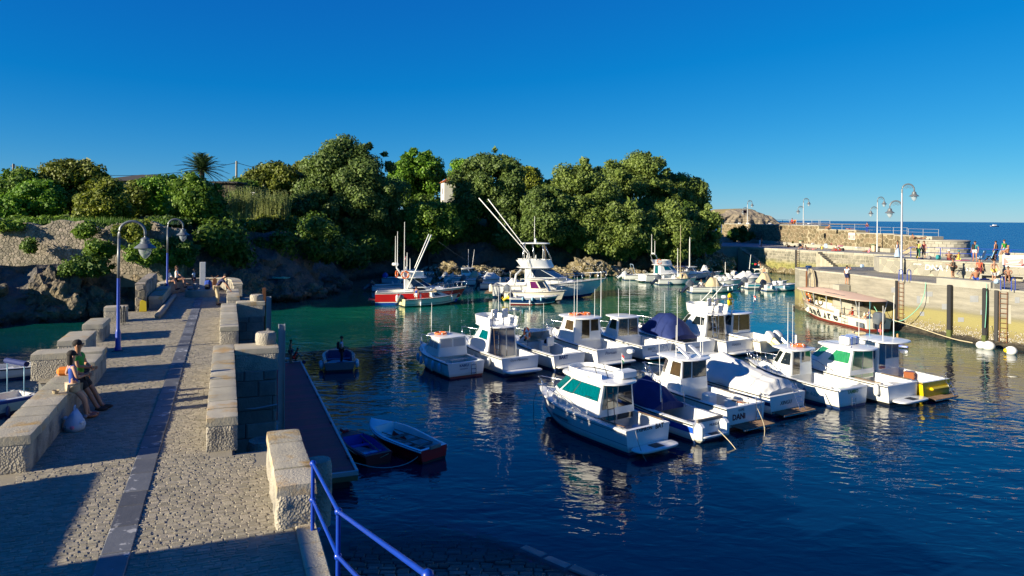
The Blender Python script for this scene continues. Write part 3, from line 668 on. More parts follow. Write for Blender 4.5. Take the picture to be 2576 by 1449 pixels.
for (a, b, c, d, k) in ((1480, 930, 1530, 972, 3), (1760, 965, 1820, 1005, 3), (1898, 1065, 1948, 1112, 4), (2130, 998, 2200, 1052, 4), (2215, 1115, 2262, 1155, 5), (2030, 1178, 2080, 1215, 4), (1715, 1130, 1752, 1165, 3), (1690, 1000, 1718, 1062, 3), (2500, 1010, 2540, 1060, 5)):
    u0, v0 = q3(a, b); u1, v1 = q3(c, d); plate(u0, v0, u1, v1, k, 'patch_grey', 'patch', .015)
for (a, b, c, d, k) in ((1700, 1005, 1790, 1060, 3), (2440, 1075, 2470, 1230, 5), (1500, 920, 1524, 1010, 3)):
    u0, v0 = q3(a, b); u1, v1 = q3(c, d); plate(u0, v0, u1, v1, k, 'concrete_plain', 'repair', .012)
# barnacles and a rocky foot along the wall
bb = MB(); rb2 = random.Random(6)
for _ in range(1500):
    k = rb2.choice([1, 2, 3, 3, 4, 4, 5, 5]); a, b = QF[k], QF[k + 1]; L = math.hypot(b[0] - a[0], b[1] - a[1]); z = abs(rb2.gauss(.55, .3)); s_ = rb2.uniform(.02, .055); p = wallmap(a, b, 0, -1)(rb2.uniform(0, L), z, 0); p = Vector(a).to_3d().lerp(Vector(b).to_3d(), rb2.random()) ; bb.ell((p.x - .02, p.y - .02, z), (s_, s_, s_), 4, 3)
tag(bb.build('barnacles', 'barnacle', quay), kind='stuff')
for k in (2, 3, 4, 5):
    a, b = Vector(QF[k]), Vector(QF[k + 1]); rows = []; n = 14; d = (b - a).normalized(); nn = Vector((d.y, -d.x)) * -1
    if nn.dot(Vector((-1, -1))) < 0: nn = -nn
    for i in range(n + 1):
        p = a + (b - a) * (i / n); w_ = .35 + .3 * nz((p.x, p.y, 3), .9); rows.append([Vector((p.x, p.y, .42 + .15 * nz((p.x, p.y, 0), 1.3))), Vector((p.x + nn.x * w_ * .6, p.y + nn.y * w_ * .6, .3 + .15 * nz((p.x, p.y, 5), 1.7))), Vector((p.x + nn.x * (w_ + .2), p.y + nn.y * (w_ + .2), -.2))])
    MB().grid(rows).build('wall_foot', 'rock', quay, True)
# raised mooring block
t = thing('mooring_block', 'raised concrete block along the quay edge with man sitting on it', 'block')
a, b = Vector(QF[4]), Vector(QF[5]); d = (b - a).normalized(); nn = Vector((-d.y, d.x)); m_ = (a + b) / 2 + nn * .62
MB().cbox((m_.x, m_.y, Q + .2), ((b - a).length + .4, 1.3, .6), .03, math.atan2(d.y, d.x), .004).build('body', 'concrete_plain', t)
# fender piles and ladders on the wall
def strip(name, lab, cat, u0, v0, u1, v1, k, w, th, mat, group=None):
    top = onw(u0, v0, k); bot = onw(u1, v1, k); bot.z = -.4; t_ = (Vector(QF[k + 1]) - Vector(QF[k])).normalized(); n_ = Vector((-t_.y, t_.x, 0)) * -1
    o = thing(name, lab, cat, (top.x, top.y, 0), math.atan2(t_.y, t_.x), group)
    return o, top, t_, n_
for (u0, v0, u1, v1, k, lb) in ((1975, 862, 1930, 1365, 4, 'dark fender pile on the quay wall beside the guitar player'), (2268, 890, 2240, 1395, 4, 'dark fender pile with green rope under the seated man')):
    o, top, t_, n_ = strip('fender_pile', lb, 'pile', *q3(u0, v0), *q3(u1, v1), k, .3, .2, 'fender_black', 'fender piles on the quay wall')
    MB().cbox((0, -.16, 1.85), (.34, .3, 4.6), .05).build('pile', 'fender_black', o)
    MB().cbox((0, -.17, .3), (.36, .33, .9), .05).build('weed_sleeve', 'weed', o)
for (u0, v0, k, lb) in ((1552, 885, 3, 'rusty iron ladder in its slot below the blue hoops nearest the lamp'), (2388, 925, 5, 'rusty iron ladder in its slot at the right end of the quay')):
    o, top, t_, n_ = strip('quay_ladder', lb, 'ladder', *q3(u0, v0), *q3(u0, v0), k, .3, .2, 'rust', 'ladders on the quay wall')
    MB().cbox((-.28, -.05, 1.9), (.26, .16, 4.3), .02).build('timber', 'fender_black', o)
    for x in (-.05, .42): MB().tube([(x, -.13, .2), (x, -.13, Q - .1)], .025, 6).build('stile', 'rust', o)
    for i in range(11): MB().tube([(-.05, -.13, .35 + i * .35), (.42, -.13, .35 + i * .35)], .022, 6).build('rung', 'rust', o)
def hoop(u, v, z, lb, h=.95, w=.42, rz=0.0, mat='blue_paint'):
    p = W(u, v, z); o = MB().tube([(-w / 2, 0, 0), (-w / 2, 0, h - w / 2)] + [(-w / 2 * math.cos(a), 0, h - w / 2 + w / 2 * math.sin(a)) for a in [math.pi * i / 8 for i in range(1, 8)]] + [(w / 2, 0, h - w / 2), (w / 2, 0, 0)], .032, 8).build('hoop_rail', mat, None, 'auto')
    o.location = p; o.rotation_euler = (0, 0, rz); tag(o, lb, 'rail', 'hoop rails above the ladders')
hoop(*q3(1557, 877), Q, 'blue hoop rail left one of the pair above the first ladder', rz=.4); hoop(*q3(1625, 880), Q, 'blue hoop rail right one of the pair above the first ladder', rz=.4)
hoop(*q3(2398, 950), Q, 'blue hoop rail nearer the black kerb end by the seated man', rz=.4); hoop(*q3(2487, 960), Q, 'blue hoop rail closest to the picture edge', rz=.4)
o = MB().cbox((0, 0, .25), (.6, .5, .55), .03).build('kerb_end', 'pier_wall'); o.location = onw(*q1(1400, 650), 5) + Vector((.3, .4, -.3)); o.location.z = Q - .05; tag(o, 'dark rough kerb stone end beside the last pair of hoops', 'stone')
# compass rose in the paving
cr = W(*q3(1090, 774), Q); cr = Vector((34.6, 72.6, Q))
for k, (r, mt, z) in enumerate(((3.6, 'mosaic_light', .004), (3.4, 'mosaic_dark', .008))):
    MB().add([(cr.x + r * math.cos(a), cr.y + r * .72 * math.sin(a), Q - .02 + z + .012) for a in [2 * math.pi * i / 40 for i in range(40)]], [tuple(range(40))]).build('mosaic_disc', mt, quay)
for k in range(8):
    a = math.pi / 4 * k + .3; r = 3.1 if k % 2 == 0 else 1.8; b0 = .42
    P_ = [(r * math.cos(a), r * .72 * math.sin(a)), (b0 * math.cos(a + .4), b0 * .72 * math.sin(a + .4)), (b0 * math.cos(a - .4), b0 * .72 * math.sin(a - .4))]
    MB().add([(cr.x + p[0], cr.y + p[1], Q + .006) for p in P_], [(0, 2, 1)]).build('star_ray', 'star_pink' if k % 2 == 0 else 'mosaic_light', quay)
# weedy mooring post with ropes at the quay head
t = thing('mooring_post', 'mooring post hung with old ropes at the quay head', 'post', W(*q3(795, 790), Q))
MB().lathe([(.2, -.1), (.2, .25), (.3, .3), (.3, .42), (.2, .48)], (0, 0, 0), 12).build('bollard', 'navy', t, 'auto')
for k in range(9):
    x = -.3 + k * .07; MB().tube([(0, 0, .25), (x, -.5, .05), (x * 1.3, -.75, -.8), (x * 1.5 + R.uniform(-.1, .1), -.8, -2.2 - R.uniform(0, 1.2))], .028, 5).build('rope', R.choice(['rope', 'wood_grey', 'rope']), t)
MB().cbox((-.55, -.85, -1.6), (.14, .1, 3.2), .02).build('rusty_rail', 'rust', t)

# terrace with polygonal masonry
TF = [(35.3, 68.7), (36.9, 65.0), (39.2, 61.7), (41.6, 59.7), (60, 45)]
TB = [(60, 52), (46, 64.2), (42.5, 67), (39.4, 70), (38.2, 72.5), (36.2, 71.5)]
terr = MB().prism(TF + TB, Q - .3, TZ - .02).build('terrace', 'concrete_plain'); tag(terr, kind='structure')
for k in range(3):
    a, b = TF[k], TF[k + 1]; L = math.hypot(b[0] - a[0], b[1] - a[1])
    if k == 0: L -= .02
    MB().add([wallmap(a, b, Q)(u, v, .01) for u, v in ((0, 0), (L, 0), (L, TZ - Q - .14), (0, TZ - Q - .14))], [(0, 1, 2, 3)]).build('mortar_face', 'terrace_mortar', terr)
    stones(terr, voronoi(L, TZ - Q - .14, .52, .4, 1.25, 11 + k), wallmap(a, b, Q), 'terrace_stone', 'stone', .03, .035, 100)
    n = max(1, round(L / 1.1)); d = Vector((b[0] - a[0], b[1] - a[1])).normalized()
    for i in range(n):
        m_ = Vector(a) + d * (L * (i + .5) / n) + Vector((-d.y, d.x)) * .15
        MB().cbox((m_.x, m_.y, TZ - .05), (L / n - .012, .45, .14), .02, math.atan2(d.y, d.x), .004).build('coping_stone', 'quay_coping', terr)
t = thing('raised_wall', 'raised polygonal stone wall carrying the red and white notice', 'wall')
a, b = Vector((41.0, 60.2)), Vector((60, 44.9)); L = (b - a).length
MB().add([wallmap(a, b, Q)(u, v, d_) for u, v, d_ in ((0, 0, .06), (L, 0, .06), (L, 2.2, .06), (0, 2.2, .06), (0, 0, -1.2), (L, 0, -1.2), (L, 2.2, -1.2), (0, 2.2, -1.2))], [(0, 1, 2, 3), (5, 4, 7, 6), (3, 2, 6, 7), (1, 5, 6, 2), (4, 0, 3, 7)]).build('body', 'terrace_mortar', t)
stones(t, voronoi(9, 2.1, .52, .4, 1.25, 31), lambda u, v, d_: wallmap(a, b, Q)(u, v, d_ + .06), 'terrace_stone', 'stone', .03, .035, 120)
d = (b - a).normalized()
for i in range(9):
    m_ = a + d * (.55 + i * 1.1) + Vector((-d.y, d.x)) * .1; MB().cbox((m_.x, m_.y, Q + 2.25), (1.09, .55, .13), .02, math.atan2(d.y, d.x), .004).build('coping_stone', 'quay_coping', t)
def notice(A, B, u, v, w, h, lab, prou=.1):
    p = WL(u, v, A, B); t_ = Vector((B[0] - A[0], B[1] - A[1], 0)).normalized(); n_ = Vector((t_.y, -t_.x, 0)); p = p + n_ * prou
    o = thing('notice_board', lab, 'sign', p, math.atan2(t_.y, t_.x)); MB().cbox((0, 0, 0), (w, .03, h), .006).build('panel', 'sign_white', o)
    MB().box((0, -.018, -h * .1), (w * .92, .006, h * .62)).build('print', 'sign_red', o)
    for i in range(4): MB().box((0, -.022, h * .1 - i * h * .12), (w * (.7 - .12 * (i % 3)), .004, h * .035)).build('text_line', 'sign_white', o)
notice((41.0, 60.2), (60, 44.9), *q3(2490, 710), 1.5, 1.0, 'red and white notice on the raised wall near the sunbathers')
A_, B_ = TF[1], TF[2]
def graf(txt, u, v, size, k, sx=1.0):
    p = WL(u, v, TF[k], TF[k + 1]); t_ = Vector((TF[k + 1][0] - TF[k][0], TF[k + 1][1] - TF[k][1], 0)).normalized(); n_ = Vector((t_.y, -t_.x, 0))
    lettering(txt, size, 'graffiti', terr, frame4(p + n_ * .075, t_, (0, 0, 1), n_), 'graffiti', .002, .1, sx)
graf('DNA !', *q3(1852, 790), .72, 1, 1.0); graf('snow', *q3(1698, 745), .34, 1); graf('520', *q3(2128, 795), .42, 2)
# bench along the wall
t = thing('bench', 'long low grey bench against the terrace wall', 'bench'); 
for i in range(6):
    a = Vector((40.2, 60.2)) + Vector((.78, -.63)) * (i * 1.5 - .6); MB().cbox((a.x, a.y, Q + .42), (1.48, .45, .1), .02, math.atan2(-.63, .78)).build('slab', 'concrete_plain', t)
    MB().cbox((a.x, a.y, Q + .19), (.18, .36, .38), .02, math.atan2(-.63, .78)).build('support', 'concrete_plain', t)
# blue railing on the terrace
t = thing('blue_railing', 'blue two-bar railing along the seaward side of the terrace', 'railing')
rp = [Vector((*p, TZ)) for p in TB[::-1][1:5]] + [Vector((60, 52, TZ))]
rp = [Vector((37.9, 69.8, TZ - .6)), Vector((38.6, 69.2, TZ)), Vector((40.5, 67.6, TZ)), Vector((42.6, 66.2, TZ)), Vector((44.8, 64.2, TZ)), Vector((47.5, 62.0, TZ)), Vector((52, 58, TZ))]
for k in range(len(rp)):
    MB().tube([rp[k], rp[k] + Vector((0, 0, 1.0))], .035, 8).build('post', 'blue_paint', t)
    if k: 
        for z in (.98, .5): MB().tube([rp[k - 1] + Vector((0, 0, z)), rp[k] + Vector((0, 0, z))], .026, 8).build('rail', 'blue_paint', t)

# ------------------------------------------------------------------ back quay and breakwater
BF = [(33, 131.0), (36.9, 131.6), (41.6, 130.6), (46.5, 118.3), (53.2, 105.2), (57, 97), (62, 95)]
bq = MB().prism(BF + [(66, 103), (61.5, 112), (57, 133), (57, 165), (54, 185), (33, 185)], -2, Q - .03).build('back_quay', 'quay_paving'); tag(bq, kind='structure')
for k in (1, 2, 3, 4):
    a, b = BF[k], BF[k + 1]; L = math.hypot(b[0] - a[0], b[1] - a[1]); fm = wallmap(a, b, 0, 1)
    MB().add([fm(u, v, .02) for u, v in ((0, -.5), (L, -.5), (L, Q - .25), (0, Q - .25))], [(0, 1, 2, 3)]).build('mortar_face', 'quay_mortar', bq)
    if k >= 2: stones(bq, courses(L, Q - .7, .42, .62, 40 + k), wallmap(a, b, .35, 1), 'ashlar', 'stone', .055, .07, 150 if k < 4 else 40, .02)
    n = max(1, round(L / 1.6)); d = Vector((b[0] - a[0], b[1] - a[1])).normalized()
    for i in range(n):
        m_ = Vector(a) + d * (L * (i + .5) / n) + Vector((-d.y, d.x)) * .2; MB().cbox((m_.x, m_.y, Q - .12), (L / n - .02, .55, .28), .02, math.atan2(d.y, d.x), .004).build('coping_stone', 'quay_coping', bq)
for k in (2, 3, 4):                              # oyster crusted rocky foot of the back quay
    a, b = Vector(BF[k]), Vector(BF[k + 1]); rows = []; n = 26; d = (b - a).normalized(); nn = Vector((d.y, -d.x))
    for i in range(n + 1):
        p = a + (b - a) * (i / n); w_ = .7 + .5 * nz((p.x, p.y, 3), .8); h_ = .9 + .5 * nz((p.x, p.y, 0), .9); rows.append([Vector((p.x, p.y, h_)), Vector((p.x + nn.x * w_ * .5, p.y + nn.y * w_ * .5, h_ * .75 + .3 * nz((p.x, p.y, 5), 1.7))), Vector((p.x + nn.x * w_, p.y + nn.y * w_, h_ * .35)), Vector((p.x + nn.x * (w_ + .3), p.y + nn.y * (w_ + .3), -.3))])
    MB().grid(rows).build('wall_foot', 'reef', bq, 'auto')
t = thing('bank_steps', 'shaded steps climbing the bank behind the back quay', 'steps', (46.2, 154, Q), .5)
for i in range(9): MB().cbox((-.35 * i, .55 * i, .2 + .2 * i), (3.2, .7, .4 + .4 * i), .03).build('step', 'quay_coping', t)
def stairs(lab, A, B, s0, s1, z0, z1, n, out=1.1):
    t = thing('quay_steps', lab, 'steps'); f = wallmap(A, B, 0, 1)
    for i in range(n):
        u0, u1 = s0 + (s1 - s0) * i / n, s0 + (s1 - s0) * (i + 1) / n; z = z0 + (z1 - z0) * (i + 1) / n; c = f((u0 + u1) / 2, 0, out / 2 + .03); t_ = f(1, 0, 0) - f(0, 0, 0)
        MB().cbox((c.x, c.y, z / 2 - .4), (abs(u1 - u0) + .005, out, z + .8), .02, math.atan2(t_.y, t_.x)).build('step', 'pier_wall' if False else 'step_stone', t)
    return t
stairs('long flight of stone steps with boy sitting on it, back quay', BF[2], BF[3], 8.6, .9, .3, Q - .1, 15)
stairs('short flight of steps beside the second quay ladder', BF[3], BF[4], 11.0, 5.5, .3, Q - .1, 14)
for (k, sA, sB, lb) in ((2, 2.2, 9.6, 'dark handrail sloping along the long flight of steps'), (3, 6.6, 11.8, 'dark handrail sloping along the short flight of steps')):
    f = wallmap(BF[k], BF[k + 1], 0, 1); o = MB().tube([f(sA, Q - .7, 1.2), f(sB, .55, 1.25)], .05, 6).build('slope_rail', 'dark_metal'); tag(o, lb, 'handrail', 'sloping rails on the back quay')
o = thing('quay_ladder', 'rusty ladder with two hoops on the back quay wall', 'ladder', wallmap(BF[3], BF[4], 0, 1)(.9, 0, .1), math.atan2(BF[4][1] - BF[3][1], BF[4][0] - BF[3][0]), 'ladders on the quay wall')
MB().cbox((-.2, -.02, 2.0), (.3, .12, 4.2), .02).build('timber', 'fender_black', o)
for x in (.0, .5): MB().tube([(x, -.1, .2), (x, -.1, Q)] + [(x, -.1 + .35 * math.sin(a) * 2, Q + .35 - .35 * math.cos(a) * -1 + .2) for a in (.3, .9, 1.4)], .03, 6).build('stile', 'dark_metal', o)
for i in range(11): MB().tube([(0, -.1, .3 + i * .36), (.5, -.1, .3 + i * .36)], .025, 5).build('rung', 'rust', o)
# tall masonry breakwater wall, stepping down to its round head
bw = thing('breakwater_wall', 'tall breakwater wall of brown polygonal stones with stepped top', 'wall')
BW = [(52.0, 158), (54.2, 131), (59.4, 111), (60.2, 104.5)]
def bwtop(k, u): return None
segs = [((49.6, 169), BW[0], 8.0), (BW[0], BW[1], 8.0), (BW[1], (54.95, 128.1), 8.0), ((54.95, 128.1), (57.3, 119), 7.35), ((57.3, 119), (59.4, 111), 6.9), ((59.4, 111), BW[3], 6.75)]
for i, (a, b, zt) in enumerate(segs):
    L = math.hypot(b[0] - a[0], b[1] - a[1]); f = wallmap(a, b, Q - .2, 1)
    MB().add([f(u, v, d_) for d_ in (0, -2.6) for u, v in ((0, 0), (L, 0), (L, zt - Q + .2), (0, zt - Q + .2))], [(0, 1, 2, 3), (5, 4, 7, 6), (3, 2, 6, 7), (1, 5, 6, 2), (4, 0, 3, 7)]).build('body', 'polygon_mortar', bw)
    stones(bw, voronoi(L, zt - Q - .5, .74, .42, 1.0, 60 + i), wallmap(a, b, Q + .45, 1), 'polygon_stone', 'stone', .07, .05, 75)
    n = max(1, round(L / 2)); d = Vector((b[0] - a[0], b[1] - a[1])).normalized()
    for j in range(n):
        m_ = Vector(a) + d * (L * (j + .5) / n) + Vector((-d.y, d.x)) * .2; MB().cbox((m_.x, m_.y, zt + .02), (L / n - .02, .6, .16), .02, math.atan2(d.y, d.x)).build('coping_stone', 'quay_coping', bw)
t = thing('stone_bench', 'low pale stone seat running along the foot of the breakwater', 'bench')
for i, (a, b, zt) in enumerate(segs[1:5]):
    L = math.hypot(b[0] - a[0], b[1] - a[1]); d = Vector((b[0] - a[0], b[1] - a[1])).normalized(); n = max(1, round(L / 1.5)); nn = Vector((d.y, -d.x))
    for j in range(n):
        m_ = Vector(a) + d * (L * (j + .5) / n) + nn * .45; MB().cbox((m_.x, m_.y, Q + .3), (L / n - .03, .75, .62), .03, math.atan2(d.y, d.x), .01).build('block', 'quay_coping', t)
notice(BW[1], BW[2], *q2(2217, 375), 1.5, 1.1, 'pale red notice on the tall breakwater wall', .12)
t = thing('round_tower', 'rounded ashlar head of the breakwater with sunbathers on top', 'tower', (61.2, 101.5, 0))
MB().lathe([(3.5, -1), (3.2, 6.2)], (0, 0, 0), 28).build('core', 'quay_mortar', t)
for j in range(6):
    n = 22
    for i in range(n):
        a0, a1 = 2 * math.pi * (i + .5 * (j % 2)) / n, 2 * math.pi * (i + 1 + .5 * (j % 2)) / n
        if math.sin((a0 + a1) / 2) > .5: continue
        z0, z1 = 3.7 + j * .43, 3.7 + (j + 1) * .43; r0 = 3.5 - (z0 + 1) * .0417 + .06; V = []
        for rr, zz in ((r0, z0 + .02), (r0 - .018, z1 - .02)): V += [(rr * math.cos(a0 + .008), rr * math.sin(a0 + .008), zz), (rr * math.cos(a1 - .008), rr * math.sin(a1 - .008), zz)]
        V += [(p[0] * .96, p[1] * .96, p[2]) for p in V]
        MB().add(V, [(0, 1, 3, 2), (4, 5, 1, 0), (2, 3, 7, 6), (0, 2, 6, 4), (1, 5, 7, 3)]).build('stone', 'quay_coping', t)
MB().lathe([(3.3, 6.16), (3.36, 6.24), (3.3, 6.36), (.1, 6.38)], (0, 0, 0), 28).build('cap', 'quay_coping', t, 'auto')
o = MB().cbox((0, 0, .2), (2.2, 1.0, .5), .04).build('sun_slab', 'quay_coping'); o.location = (61.0, 103.2, 6.36); o.rotation_euler = (0, 0, .3); tag(o, 'flat stone slab on the rounded breakwater head', 'slab')
t = thing('walk_railing', 'thin grey railing along the top of the breakwater', 'railing')
zs = []
for (a, b, zt) in segs:
    d = Vector((b[0] - a[0], b[1] - a[1])); n = max(1, round(d.length / 2.9)); nn = Vector((-d.y, d.x)).normalized() * 2.3
    for j in range(n + 1): m_ = Vector(a) + d * (j / n) + nn; zs.append(Vector((m_.x, m_.y, zt)))
for k, p in enumerate(zs):
    MB().tube([p, p + Vector((0, 0, 1.05))], .035, 6).build('post', 'galv' if k > 6 else 'dark_metal', t)
    if k:
        for z in (1.05, .55): MB().tube([zs[k - 1] + Vector((0, 0, z)), p + Vector((0, 0, z))], .028, 6).build('rail', 'galv' if k > 6 else 'dark_metal', t)
t = thing('litter_bin', 'small purple notice on a post above the shaded wall', 'sign', (49.0, 150.5, 8.0)); MB().tube([(0, 0, 0), (0, 0, 2.6)], .05, 6).build('post', 'dark_metal', t); MB().cbox((0, -.06, 2.7), (.7, .05, .6), .01).build('panel', 'cl_maroon', t); t.name = 'sign_post'
# green bins
for (u, v, z, lb) in ((*q2(1405, 540), Q, 'green and cream bin by the second double lamp'), (*q2(2560, 620), Q, 'green and cream bin by the third double lamp')):
    t = thing('waste_bin', lb, 'bin', W(u, v, z), .4, 'bins on the back quay'); MB().cbox((0, 0, .5), (.6, .6, 1.0), .06).build('body', 'cl_beige', t); MB().cbox((0, 0, 1.06), (.66, .66, .14), .05).build('lid', 'cl_dgreen', t)
# island on the horizon
def island():
    nu, nv = 70, 10; prof = [(0, 0), (.02, .35), (.06, .62), (.15, .78), (.30, .97), (.42, 1.0), (.58, .98), (.66, .86), (.72, .62), (.76, .70), (.80, .50), (.86, .22), (.90, .13), (.97, .06), (1, 0)]
    def h(f):
        for i in range(len(prof) - 1):
            if prof[i][0] <= f <= prof[i + 1][0]: t = (f - prof[i][0]) / (prof[i + 1][0] - prof[i][0]); return prof[i][1] * (1 - t) + prof[i + 1][1] * t
        return 0
    rows = []; Dst = 1500.0
    for i in range(nu + 1):
        f = i / nu; x = 428 + 160 * f; H_ = 32 * h(f); row = []
        for j in range(nv + 1):
            g = j / nv; z = H_ * (1 - (1 - g) ** 1.6) - 1.0; y = Dst + 60 * g ** 3 + nz((x * .03, g * 2, 0), 1.5) * 16 * (1 - g)
            row.append((x + nz((x * .05, g * 3, 5), 1) * 5 * g, y, z + (nz((x * .04, 0, 9), 1.5) * 3 * g if H_ > 4 else 0)))
        row.append((x, Dst + 200, row[-1][2])); rows.append(row)
    o = tag(MB().grid(rows).build('island', 'island_rock', None), kind='structure')
    rows = []
    for i in range(3, 46):
        f = i / nu; x = 428 + 160 * f; H_ = 32 * h(f); rows.append([(x, Dst + 40, H_ * .80 + nz((x * .03, 1, 0)) * 3), (x, Dst + 62, H_ + 1.2), (x, Dst + 190, H_ + 1.6)])
    MB().grid(rows).build('grass_top', 'island_grass', o)
    rows = [[(540 + i * 12, 1500 + nz((i * .3, 0, 0)) * 4, -1), (540 + i * 12, 1508, 3.2 * (1 - i / 18) + .6), (540 + i * 12, 1540, -1)] for i in range(18)]
    MB().grid(rows).build('reef_ledge', 'island_rock', o)
island()
for (u, v, s_, lb) in ((1838, 571, 5, 'tiny white boat far out by the dark tree edge'), (1861, 558.5, 5, 'tiny white boat below the left end of the island'), (1882, 558.5, 6, 'tiny white boat below the middle of the island'), (1938, 558.5, 5, 'tiny white boat below the right end of the island'), (2036, 560.0, 5, 'tiny white boat on the open sea past the second lamp'), (2503, 562.0, 7, 'small white motor boat alone far out at sea')):
    p = W(u, v if v > 559 else v + .2, 0.0); p = p if p.y < 1400 else p * (1300 / p.y); k = max(1.0, p.y / 400)
    t = thing('distant_boat', lb, 'boat', (p.x, p.y, 0), R.uniform(-.4, .4), 'boats far out at sea'); L = s_ * k * .8
    MB().loft([[(x * L, -w * L * .16, .9 * k * .5), (x * L, 0, -.2), (x * L, w * L * .16, .9 * k * .5)] for x, w in ((-.5, .9), (0, 1), (.3, .7), (.5, .05))], False).build('hull', 'gel', t)
    MB().cbox((-.05 * L, 0, .75 * k), (L * .35, L * .2, .6 * k), .1 * k).build('cabin', 'gel', t)
# ------------------------------------------------------------------ headland: cliffs, terrain, garden wall
SH = [(-95, 30), (-62, 44), (-50, 52.5), (-41, 57.5), (-36.8, 60.5), (-35.4, 65), (-31, 69.5), (-25.5, 75), (-22.6, 80), (-23.4, 92), (-22.5, 102), (-17, 112), (-9, 117.5), (4, 121), (16, 124), (27, 123), (33, 128), (36, 133), (38, 150)]
def smooth_path(P, step):
    P = chaikin([(p[0], p[1], 0) for p in P], 2, False); out = [P[0]]; acc = 0.0
    for a, b in zip(P, P[1:]):
        L = (b - a).length; t = step - acc
        while t < L: out.append(a + (b - a) * (t / L)); t += step
        acc = L - (t - step)
    return out
def ctop(x, y):
    if x < -30: return 4.6 + max(0, min(1, (x + 36) / 5)) * 2.6
    if -27 < x < -13 and y > 86: return 4.4
    return 7.2
def cliff(name, pts, top, setb, mat, nv=18, amp=1.2, fr=.33, z0=-1.0, kind='structure', fr2=1.1):
    rows = []; n = len(pts)
    for i, p in enumerate(pts):
        t = (pts[min(i + 1, n - 1)] - pts[max(i - 1, 0)]).normalized(); nn = Vector((-t.y, t.x, 0)); h = top(p.x, p.y); row = []
        for j in range(nv + 1):
            g = j / nv; q = p + nn * (setb * g ** 1.4) + Vector((0, 0, z0 + (h - z0) * g))
            w = Vector((q.x, q.y, q.z * 1.3)); d1 = noise.voronoi(w * fr)[0]; d2 = noise.voronoi(w * fr2)[0]
            k = amp * (.9 - 1.5 * d1[0]) + amp * .32 * (.6 - d2[0]) + nz(w, .9) * amp * .35
            e = 1.0 if j < nv else .4
            row.append(q - nn * k * e + Vector((0, 0, (nz(w + Vector((7, 0, 0)), .7) * .5) * e * (h / 6))))
        q = p + nn * (setb + 3.5); row.append(Vector((q.x, q.y, h - .8))); rows.append(row)
    return tag(MB().grid(rows).build(name, mat, None, 'auto'), kind=kind)
cliff('cliff', smooth_path(SH, .55), ctop, 4.0, 'cliff_rock', 20, 1.5)
# terrain sheet behind
gx, gy = np.meshgrid(np.linspace(-130, 50, 110), np.linspace(40, 230, 110)); pts = np.stack([gx.ravel(), gy.ravel()], 1)
poly = np.array(SH + [(38, 260), (-160, 260), (-160, 30)], float); dist = np.full(len(pts), 1e9); ins = np.zeros(len(pts), bool)
for i in range(len(poly)):
    a, b = poly[i], poly[(i + 1) % len(poly)]; ab = b - a; t = np.clip(((pts - a) @ ab) / (ab @ ab), 0, 1); dist = np.minimum(dist, np.linalg.norm(pts - a - t[:, None] * ab, axis=1)) if i < len(SH) - 1 else dist
    c = ((a[1] > pts[:, 1]) != (b[1] > pts[:, 1])) & (pts[:, 0] < (b[0] - a[0]) * (pts[:, 1] - a[1]) / (b[1] - a[1] + 1e-12) + a[0]); ins ^= c
sd = np.where(ins, dist, -dist)
def ground_z(sdv, x, y):
    z = np.interp(sdv, [-5, 2.5, 5.5, 8, 14, 40], [-4, -4, 4.2, 6.4, 8.6, 11.0])
    zl = np.where(y > 66.2, 8.1 + np.clip((y - 70) * .05, 0, 2.2), np.minimum(z, 4.2)); t = np.clip((x + 35) / 6, 0, 1); zr = np.minimum(z, np.where(sdv > 3, 8.0 + sdv * .04, 99)); return np.where(y > 66.2, zl + (zr - zl) * t * t * (3 - 2 * t), np.where(x < -29.5, zl, zr))
gz = ground_z(sd, pts[:, 0], pts[:, 1]); gz = gz + np.array([nz((x * .12, y * .12, 0)) * .5 for x, y in pts])
F = [[j * 110 + i, j * 110 + i + 1, (j + 1) * 110 + i + 1, (j + 1) * 110 + i] for j in range(109) for i in range(109)]
o = link('headland', npmesh('headland', np.column_stack([pts, gz]), F), 'garden', None, True); tag(o, kind='structure')
def GZ(x, y):
    p = np.array([[x, y]], float); d = 1e9; ins_ = False
    for i in range(len(poly)):
        a, b = poly[i], poly[(i + 1) % len(poly)]
        if i < len(SH) - 1: ab = b - a; t = min(1, max(0, ((p[0] - a) @ ab) / (ab @ ab))); d = min(d, float(np.linalg.norm(p[0] - a - t * ab)))
        if (a[1] > y) != (b[1] > y) and x < (b[0] - a[0]) * (y - a[1]) / (b[1] - a[1] + 1e-12) + a[0]: ins_ = not ins_
    return float(ground_z(np.array([d if ins_ else -d]), np.array([x]), np.array([y]))[0])
# garden retaining wall of lit rubble
gw = thing('garden_wall', 'long sunlit rubble retaining wall above the left rocks', 'wall')
GA, GB = (-56.0, 64.6), (-30.5, 66.6); L = math.hypot(GB[0] - GA[0], GB[1] - GA[1])
def gtop(u): return 4.75 + .22 * math.sin(u * .9) + .15 * math.sin(u * 2.3) - (.35 if 17.2 < u < 18.6 else 0) - max(0, u - 21) * .12
fm = wallmap(GA, GB, 3.5, 1)
rows = [[fm(u, -1.2, 0), fm(u, gtop(u), 0), fm(u, gtop(u), -.7), fm(u, -1.2, -.7)] for u in [L * i / 60 for i in range(61)]]
MB().grid(rows).build('core', 'mortar', gw)
stones(gw, voronoi(L, 4.9, .25, .48, 1.3, 77), fm, 'rubble', 'stone', .010, .05, 300, keep=lambda u, v: v < gtop(u) - .05 and v > .1 and u > 9.2)
